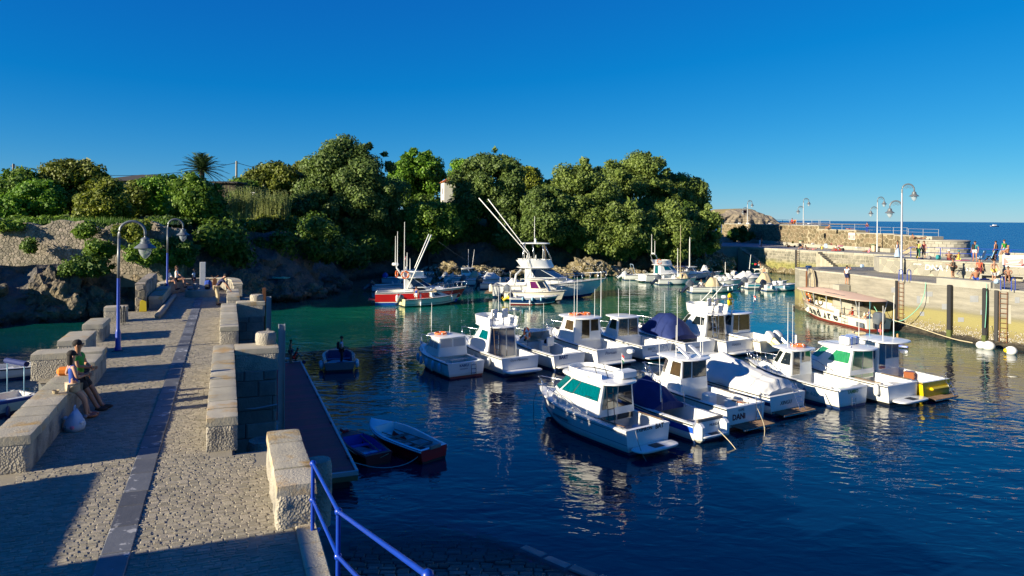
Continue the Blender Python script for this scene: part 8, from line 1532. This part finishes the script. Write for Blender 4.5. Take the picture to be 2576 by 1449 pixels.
o = thing('white_towel', 'white towel hanging from the bare chested man hands', 'towel', PQ(2322, 878, Q) + Vector((-.02, -.24, .62)), .1); MB().grid([[Vector((-.42 + .84 * i / 8, -.03 * math.sin(i * 1.7), .34 - .22 * math.sin(math.pi * i / 8) - .06)) for i in range(9)], [Vector((-.30 + .6 * i / 8, -.05 * math.sin(i * 1.9), -.05 - .12 * math.sin(math.pi * i / 8))) for i in range(9)]]).build('cloth', 'canvas_white', o, True)
person('tanned man sitting at the end of the bench', PQ(2445, 895, Q), 2.4, 'sit', 1.74, 'skin_dark', 'hair_dark', None, 'cl_black', None, legs=.4, seat=.47, group=GQ)
wp = PQ(1186, 838, Q); wp = Vector((30.55, 65.2, Q - .95)); person('man in white shirt shading his eyes on the quay steps', wp, -1.2, 'stand', 1.76, 'skin_tan', 'hair_dark', 'cl_white', 'cl_navy', None, 0, .5, .8, group=GQ, over=dict(eR=(.3, .22, 1.42), wR=(.1, .26, 1.6)))
t = thing('quay_landing', 'worn stone landing step on the quay face under the man in white', 'steps', (30.3, 65.4, 0), math.atan2(59.6 - 66.4, 31.9 - 30.6))
for i in range(4): MB().cbox((.9 * i + .0, -.18, (Q - .97 - .55 * i) / 2 - .3), (.9, 1.1, Q - .97 - .55 * i + .6), .02).build('step', 'concrete_plain', t)
# bathers on the back quay
def PB(a, b, z): return W(*q2(a, b), z)
for (a, b, z, rz, kd, h_, sk, hr, tp_, bt, lh, lb) in ((775, 545, Q, 1.9, 'stand', 1.6, 'skin_tan', 'hair_brown', None, 'cl_navy', 0, 'boy in dark trunks standing alone on the back quay'), (1000, 500, Q, -2.6, 'sit', 1.65, 'skin_dark', 'hair_dark', 'cl_black', 'cl_black', 1.2, 'woman sitting on the stone seat at the wall foot'), (1200, 545, Q, -1.2, 'groundback', 1.7, 'skin_dark', 'hair_dark', None, 'cl_orange', 0, 'sunbather reclining on an orange lounger'), (1425, 580, Q, 1.2, 'ground', 1.7, 'skin_tan', 'hair_dark', None, 'cl_navy', .8, 'bather sitting beside the bin'), (1500, 585, Q, -1.3, 'groundback', 1.6, 'skin_tan', 'hair_dark', 'cl_black', 'cl_black', 1, 'dark haired woman propped on her elbows'), (1590, 590, Q, 1.4, 'lie', 1.65, 'skin', 'hair_dark', None, 'cl_pink', 0, 'bather lying with raised knees'), (1735, 580, Q, -1.0, 'ground', 1.3, 'skin_tan', 'hair_dark', 'cl_yellow', 'cl_yellow', 0, 'child in yellow sitting near the striped chair'), (1800, 540, Q, 2.8, 'sit', 1.75, 'skin_dark', 'hair_dark', None, 'cl_blue', 0, 'bare chested man sitting above the striped chair'), (1890, 570, Q, 2.4, 'sit', 1.6, 'skin_dark', 'hair_brown', 'cl_maroon', 'cl_black', .8, 'woman in a low beach chair'), (1955, 597, Q, 1.6, 'ground', 1.65, 'skin_tan', 'hair_dark', 'cl_white', 'cl_red', .8, 'woman in white top sitting on a red towel'), (2020, 597, Q, -1.2, 'groundback', 1.6, 'skin_dark', 'hair_dark', 'cl_black', 'cl_red', 0, 'bather leaning back on the red towel'), (2470, 628, Q, 1.5, 'groundback', 1.7, 'skin_dark', 'hair_dark', 'cl_pink', 'cl_pink', 0, 'bather lying near the third lamp'), (1262, 205, 8.08, 2.0, 'sit', 1.65, 'skin_dark', 'hair_dark', 'cl_red', 'cl_maroon', 0, 'person in a red folding chair on top of the wall'), (1845, 268, 7.45, 1.5, 'ground', 1.75, 'skin_tan', 'hair_dark', None, 'cl_black', 0, 'tanned man sitting on the stepped wall top'), (2165, 272, 7.45, -1.5, 'lie', 1.7, 'skin', 'hair_dark', None, 'cl_red', 0, 'sunbather lying flat on the stepped wall top'), (740, 872, 1.25, -2.6, 'sit', 1.5, 'skin_tan', 'hair_dark', None, 'cl_lblue', 0, 'boy sitting on the lower steps'), (815, 962, -.75, 2.6, 'stand', 1.7, 'skin_tan', 'hair_dark', None, 'cl_navy', 0, 'swimmer standing in the water at the steps')):
    person(lb, PB(a, b, z if z > 0 else .12) * (1 if z > 0 else 1) if z > 0 else Vector((*PB(a, b, 0)[:2], z)), rz, kd, h_, sk, hr, tp_, bt, None, lh, .3, .4, .42, group=GBQ)
person('man in dark jacket and jeans leaning on the breakwater railing', PB(2450, 325, 6.98), -.2, 'stand', 1.75, 'skin', 'hair_brown', 'cl_maroon', 'cl_blue', 'shoe', 0, 1.8, 1.9, group=GBQ, over=dict(wR=(.2, .4, 1.1), wL=(-.2, .4, 1.1)))
person('sunbather propped up on the breakwater head', W(*q3(1668, 530), 6.42), -1.3, 'groundback', 1.7, 'skin_tan', 'hair_dark', None, 'cl_black', None, legs=.4, group=GBQ); person('second sunbather lying on the breakwater head', W(*q3(1722, 530), 6.42), 1.3, 'lie', 1.7, 'skin_tan', 'hair_dark', None, 'cl_navy', None, legs=.4, group=GBQ)
o = thing('towel', 'blue towel carried by the boy on the back quay', 'towel', PB(752, 545, Q) + Vector((0, 0, .55))); MB().cbox((0, 0, .25), (.3, .1, .9), .04).build('cloth', 'cl_lblue', o)
# passengers
for (x, y_, rz, tp_, lb) in ((2.9, .5, .8, 'cl_red', 'passenger in red sitting at the stern of the excursion boat'), (2.2, -.6, 1.2, 'cl_blue', 'passenger in blue sitting on the far bench of the excursion boat'), (5.0, -.9, 2.0, 'cl_coral', 'passenger in coral amidships under the awning'), (10.6, .2, -.4, 'cl_black', 'crew member standing in the bow of the excursion boat')):
    person(lb, EXC.root.matrix_basis @ Vector((x, y_, .31)), rz, 'sit' if x < 9 else 'stand', 1.7, 'skin_tan', 'hair_dark', tp_, 'cl_navy', None, 0, .5, .6, .45, group='people aboard the excursion boat')
person('girl in patterned bikini standing on the paddle board', Vector((27.15, 52.6, .18)), -1.9, 'stand', 1.42, 'skin_tan', 'hair_brown', None, 'cl_pink', None, .9, 0, .15, fem=True, over=dict(nod=.3, wR=(.1, .2, 1.1), wL=(-.12, .22, 1.05))); person('girl with long blond hair sitting on the paddle board', Vector((27.7, 51.3, .18)), -.4, 'ground', 1.4, 'skin_tan', 'hair_blond', None, 'cl_navy', None, 2.2, 0, .15, fem=True)
# white dog at the steps
dp = PB(700, 950, .75); o = thing('dog', 'white dog standing on the lowest steps', 'dog', dp, -.3)
V = [(0, 0, .48), (.3, 0, .5), (.55, 0, .47), (-.25, 0, .47), (.74, 0, .60), (.86, 0, .66), (1.02, 0, .60), (-.42, 0, .52), (-.62, 0, .62)]; E_ = [(0, 1), (1, 2), (0, 3), (2, 4), (4, 5), (5, 6), (3, 7), (7, 8)]; rr = [.13, .14, .13, .12, .08, .085, .045, .05, .025]
for (x, y_) in ((.5, .09), (.5, -.09)): n = len(V); V += [(x, y_, .36), (x + .02, y_, .2), (x, y_, .03)]; E_ += [(2, n), (n, n + 1), (n + 1, n + 2)]; rr += [.06, .04, .035]
for (x, y_) in ((-.25, .09), (-.25, -.09)): n = len(V); V += [(x + .06, y_, .36), (x - .1, y_, .22), (x - .04, y_, .03)]; E_ += [(3, n), (n, n + 1), (n + 1, n + 2)]; rr += [.075, .045, .035]
link('body', skinmesh([Vector(p) for p in V], E_, rr), 'gel_cream', o, True); MB().ell((.84, .07, .70), (.03, .02, .06), 6, 4).ell((.84, -.07, .70), (.03, .02, .06), 6, 4).build('ears', 'canvas_beige', o, True)
# unseen hut and wall, added out of frame to throw shade on the near pier
t = thing('added_shade_hut', 'unseen low hut added to shade the landward end of the pier', 'hut', PF(-6.9, -7.6, D), PRZ); MB().box((0, 0, 1.2), (3, 12.4, 2.4)).build('wall', 'house_wall', t); MB().cbox((0, 0, 2.5), (3.4, 12.8, .2), .03).build('roof', 'tile_roof', t); MB().cbox((1.52, -2, 1.0), (.06, .9, 2.0), .01).build('door', 'blue_paint', t)
t = thing('added_shade_wall', 'unseen stone wall added beside the hut to shade the near deck', 'wall', PF(1.35, -7.4, D), PRZ); MB().cbox((0, 0, .92), (.5, 4.1, 1.84), .03).build('body', 'parapet', t); MB().cbox((0, 0, 1.9), (.6, 4.2, .12), .02).build('coping_stone', 'coping', t)  # added wall, height set so its shade reaches the left of the deck
# ------------------------------------------------------------------ belongings, ropes and small things
def prop(name, lab, cat, pos, rz=0.0, group=None): return thing(name, lab, cat, pos, rz, group)
t = prop('tote_bag', 'printed grey and pink tote bag on the ground by the couple', 'bag', PF(7.35, -1.62, D), FW); MB().loft([[Vector((rx * math.cos(a) * (1 + .08 * math.sin(3 * a)), ry * math.sin(a), z)) for a in [2 * math.pi * i / 14 for i in range(14)]] for rx, ry, z in ((.24, .19, 0), (.28, .21, .1), (.24, .17, .22), (.20, .09, .33), (.19, .03, .40))], True, True, True).build('body', 'cl_lblue', t, True); MB().tube([(-.1, 0, .36), (-.06, 0, .5), (.06, 0, .5), (.1, 0, .36)], .014, 5).build('strap', 'cl_lblue', t)
for k in range(7): MB().ell((.25 * math.cos(k * .9), .185 * math.sin(k * .9), .1 + .07 * (k % 3)), (.06, .05, .04), 8, 5).build('print', ['cl_pink', 'cl_white', 'cl_grey', 'cl_teal'][k % 4], t, True)
t = prop('orange_bag', 'orange bag and dark helmet lying on the parapet', 'bag', PF(10.05, -2.25, P), .3); MB().cbox((0, 0, .1), (.42, .22, .2), .06).build('body', 'cl_orange', t); MB().ell((.34, .02, .1), (.16, .13, .12), 10, 6).build('helmet', 'cl_black', t, True)
t = prop('orange_bag', 'orange bag held beside the man in green', 'bag', PF(9.5, -1.8, P - .1), .3); MB().cbox((0, 0, .1), (.26, .18, .22), .06).build('body', 'cl_orange', t)
t = prop('food_cup', 'crumpled paper cup left on the parapet', 'cup', PF(8.0, -2.1, P + .005)); MB().lathe([(.05, 0), (.075, .07), (.07, .07), (.045, .01)], (0, 0, 0), 10).build('cup', 'cl_khaki', t)
t = prop('rucksack', 'blue and black rucksack leaning on the stele', 'rucksack', PF(33.85, .42, D + .4)); MB().cbox((0, 0, .26), (.36, .26, .52), .1).build('pack', 'cl_blue', t); MB().cbox((.02, -.1, .16), (.3, .16, .3), .06).build('pocket', 'cl_black', t)
t = prop('rucksack', 'grey rucksack on the plinth left of the stele', 'rucksack', PF(33.8, -.22, D + .4)); MB().cbox((0, 0, .18), (.28, .22, .38), .08).build('pack', 'cl_grey', t)
t = prop('helmet', 'dark motorcycle helmet on the plinth edge', 'helmet', PF(33.75, -.5, D + .4)); MB().ell((0, 0, .1), (.2, .14, .11), 12, 6).build('shell', 'cl_grey', t, True)
t = prop('rusty_winch', 'rusty iron fitting standing before the end wall', 'fitting', PF(36.2, .75, D), PRZ); MB().cbox((0, 0, .4), (.24, .16, .8), .02).build('column', 'rust', t)
for sg in (-1, 1): MB().tube([(0, 0, .8), (sg * .2, 0, 1.0)], .02, 5).build('prong', 'rust', t)
hp_ = PF(23.4, -2.75, D); t = prop('cycle_hoop', 'dark curved bicycle hoop beside the near lamp base', 'hoop', hp_, PRZ)
for k in range(2): MB().tube([(.14 * k, 0, 0), (.14 * k, 0, .45)] + [(.14 * k, .3 - .3 * math.cos(a), .45 + .3 * math.sin(a)) for a in [math.pi * i / 8 for i in range(1, 8)]] + [(.14 * k, .6, .45), (.14 * k, .6, 0)], .022, 6).build('hoop', 'dark_metal', t)
def bike(lab, pos, rz, mat, lay=0.0):
    t = thing('bicycle', lab, 'bicycle', pos, rz, 'bicycles by the terrace wall'); t.rotation_euler[0] = lay
    for x in (-.5, .5):
        w = MB().tube([(x + .32 * math.cos(a), 0, .33 + .32 * math.sin(a)) for a in [2 * math.pi * i / 18 for i in range(18)]], .02, 5, True).build('tyre', 'black', t)
    MB().tube([(-.5, 0, .33), (-.1, 0, .33), (.32, 0, .75), (-.2, 0, .75), (-.1, 0, .33)], .02, 5).tube([(-.5, 0, .33), (-.2, 0, .75)], .015, 5).tube([(.5, 0, .33), (.34, 0, .85)], .018, 5).build('frame', mat, t); MB().tube([(.32, -.25, .95), (.34, 0, .88), (.32, .25, .95)], .015, 5).build('handlebar', 'black', t); MB().cbox((-.22, 0, .86), (.24, .12, .06), .02).build('saddle', 'black', t)
bike('dark blue bicycle lying against the terrace wall', W(*q3(1890, 838), Q), -.75, 'cl_blue', .5); bike('purple bicycle leaning on the wall behind the guitar player', W(*q3(2075, 852), Q), -.75, 'ink_blue', .15)
def deckchair(lab, pos, rz, mat):
    t = thing('beach_chair', lab, 'chair', pos, rz, 'beach chairs'); MB().cbox((0, 0, .3), (.5, .45, .04), .01).build('seat', mat, t); MB().cbox((0, -.3, .62), (.5, .04, .7), .01, m=Matrix.Rotation(.35, 3, 'X')).build('backrest', mat, t)
    for x in (-.25, .25): MB().tube([(x, .25, 0), (x, -.15, .45)], .014, 5).build('leg', 'alu', t); MB().tube([(x, -.25, 0), (x, .2, .45)], .014, 5).build('leg', 'alu', t)
deckchair('empty striped beach chair beside the man in teal', W(*q3(2212, 712), TZ), .6, 'cl_lblue'); deckchair('blue and white beach chair behind the blond bather', W(*q3(2285, 712), TZ), 1.0, 'lightblue_gel'); deckchair('white beach chair half hidden by the raised wall', W(*q3(2365, 708), TZ), .2, 'canvas_white'); deckchair('blue striped chair in the back quay group', W(*q2(1800, 585), Q), 2.9, 'cl_lblue'); deckchair('white beach chair in the back quay group', W(*q2(1910, 570), Q), 2.4, 'canvas_white'); deckchair('orange beach chair on top of the breakwater wall', W(*q2(1280, 205), 8.08), 2.0, 'cl_orange')
for (p, m, lb, s3) in ((W(*q3(1690, 690), TZ), 'yellow_buoy', 'small yellow bottle standing by the women', (.14, .14, .25)), (W(*q3(1725, 700), TZ), 'cl_navy', 'dark blue towel over the terrace edge', (.4, .3, .12)), (W(*q3(1795, 695), TZ), 'cl_grey', 'grey backpack on the terrace', (.4, .3, .3)), (W(*q3(1868, 698), TZ), 'cl_teal', 'green and teal beach bag beside the hat wearer', (.5, .3, .4)), (W(*q3(2070, 708), TZ), 'cl_pink', 'patterned towel spread on the terrace', (1.2, .5, .06)), (W(*q3(1237, 765), Q), 'cl_lblue', 'pale blue bag left on the quay head', (.4, .3, .35)), (W(*q2(1275, 490), Q + .62), 'yellow_buoy', 'yellow ball bag on the stone seat', (.4, .35, .4)), (W(*q2(1590, 510), Q + .62), 'canvas_white', 'white and blue bag on the stone seat', (.6, .3, .3)), (W(*q2(2030, 540), Q + .62), 'cl_pink', 'heap of coloured towels on the stone seat', (.8, .4, .2)), (W(*q2(2310, 565), Q + .62), 'canvas_white', 'white towel on the stone seat', (.9, .4, .12)), (W(*q2(2070, 610), Q), 'cl_black', 'black cool box beside the red towel', (.5, .4, .45)), (W(*q2(1300, 550), Q), 'cl_black', 'dark bag beside the orange lounger', (.4, .3, .35)), (W(*q2(1825, 285), 7.0), 'cl_green', 'green towel hanging over the wall step', (.9, .08, .25)), (W(*q2(1960, 605), Q), 'cl_red', 'red towel under the woman in white', (1.3, .9, .04)), (W(*q2(640, 820), 1.75), 'cl_green', 'green bundle left on the steps', (.3, .25, .15)), (W(*q2(685, 840), 1.55), 'cl_red', 'red and black bag on the steps', (.5, .35, .35)), (W(*q3(2350, 900), Q + .5), 'cl_lblue', 'pale towel on the bench end', (.35, .3, .35)), (W(*q3(2250, 868), Q + .42), 'cl_blue', 'blue towel beside the bare backed man', (.6, .4, .1))):
    o = MB().cbox((0, 0, s3[2] / 2), s3, min(s3) * .3, .3, min(s3) * .08).build('bundle' if 'bag' not in lb else 'beach_bag', m); o.location = p; tag(o, lb, 'bag' if 'bag' in lb else 'bundle', 'things left on the quay')
o = MB().cbox((0, 0, .4), (.8, .5, .5), .02).build('wall_box', 'cl_blue')
bpy.data.objects.remove(o)
# ropes
def rope(lab, pts, r=.02, mat='rope', grp='mooring ropes'):
    o = MB().tube(chaikin(pts, 2, False), r, 5).build('mooring_rope', mat); tag(o, lab, 'rope', grp)
def bp(b, x, y, z): return b.root.matrix_basis @ Vector((x, y, z))
wl_ = onw(*q3(1520, 1245), 3); rope('long pale rope from the excursion boat stern to the quay wall', [bp(EXC, .1, -.6, 1.1), (31.6, 56.0, .75), (32.6, 53.0, .3), (33.3, 51.6, .25)], .035)
a = W(*q3(1765, 893), Q); rope('slack green rope hanging from the quay edge', [a + Vector((0, 0, .05)), a + Vector((-.25, -.25, -.9)), a + Vector((-.6, -.15, -2.0)), a + Vector((-1.6, .9, -3.4)), a + Vector((-2.4, 2.4, -3.0)), a + Vector((-2.6, 3.0, -2.2))], .03, 'rope_green')
rope('dark line from the ladder foot to the white buoys', [(34.4, 51.6, 1.6), (34.0, 51.2, .8), (33.7, 50.9, .3)], .02, 'dark_metal'); a = onw(*q3(2268, 895), 4); rope('green rope running down the second fender pile', [a + Vector((-.15, -.2, 0)), a + Vector((-.2, -.3, -1.5)), a + Vector((-.3, -.3, -3.2))], .025, 'rope_green')
rope('thin line tying the small rowing boat to the pontoon', [PF(16.2, 5.45, .6), PF(15.9, 5.9, .25), PF(15.6, 6.3, .1), (-4.4, 25.95, .42)], .012); rope('line tying the larger rowing boat to the pontoon', [PF(20.2, 5.42, .62), PF(20.6, 6.2, .35), (-5.75, 30.5, .85)], .012, 'rope_blue'); rope('stern line trailing from the larger rowing boat', [(-3.1, 26.35, .5), (-3.6, 25.9, .06), (-4.6, 25.4, .04), PF(15.0, 5.5, .4)], .012, 'rope_blue')
rope('mooring line dropping from the wheelhouse boat stern', [(10.6, 30.7, .9), (10.75, 30.2, .3), (10.5, 29.6, -.1)], .014); rope('mooring line dropping from the open boat stern', [(8.4, 28.9, .5), (8.75, 28.3, .15), (8.9, 27.9, -.1)], .018); rope('line from the cruiser stern corner into the water', [(4.75, 27.2, .95), (4.85, 26.8, .4), (5.1, 26.5, -.1)], .012, 'wood_grey'); rope('thin anchor line under the cruiser bow', [(1.2, 33.3, .9), (1.05, 33.4, .4), (1.1, 33.2, -.1)], .014, 'dark_metal')
rope('coiled pale rope thrown over the dark rocks', [Vector((-24.6 + .55 * math.cos(a * 1.1) + a * .05, 74.9 + .5 * math.sin(a * 1.1), 2.55 + .05 * math.sin(a * 3))) for a in [i * .5 for i in range(40)]], .035, 'rope_green')
a = Vector((-6.2, 75.2, 1.6)); rope('double line from the red boat bow to the reef', [(-7.7, 75.6, 6.4), (-6.3, 85, 4.4), (-4.5, 100, 2.2), (-4.2, 109, 1.6)], .03, 'dark_metal')
if BAKE: bpy.data.scenes.remove(BAKE[0])
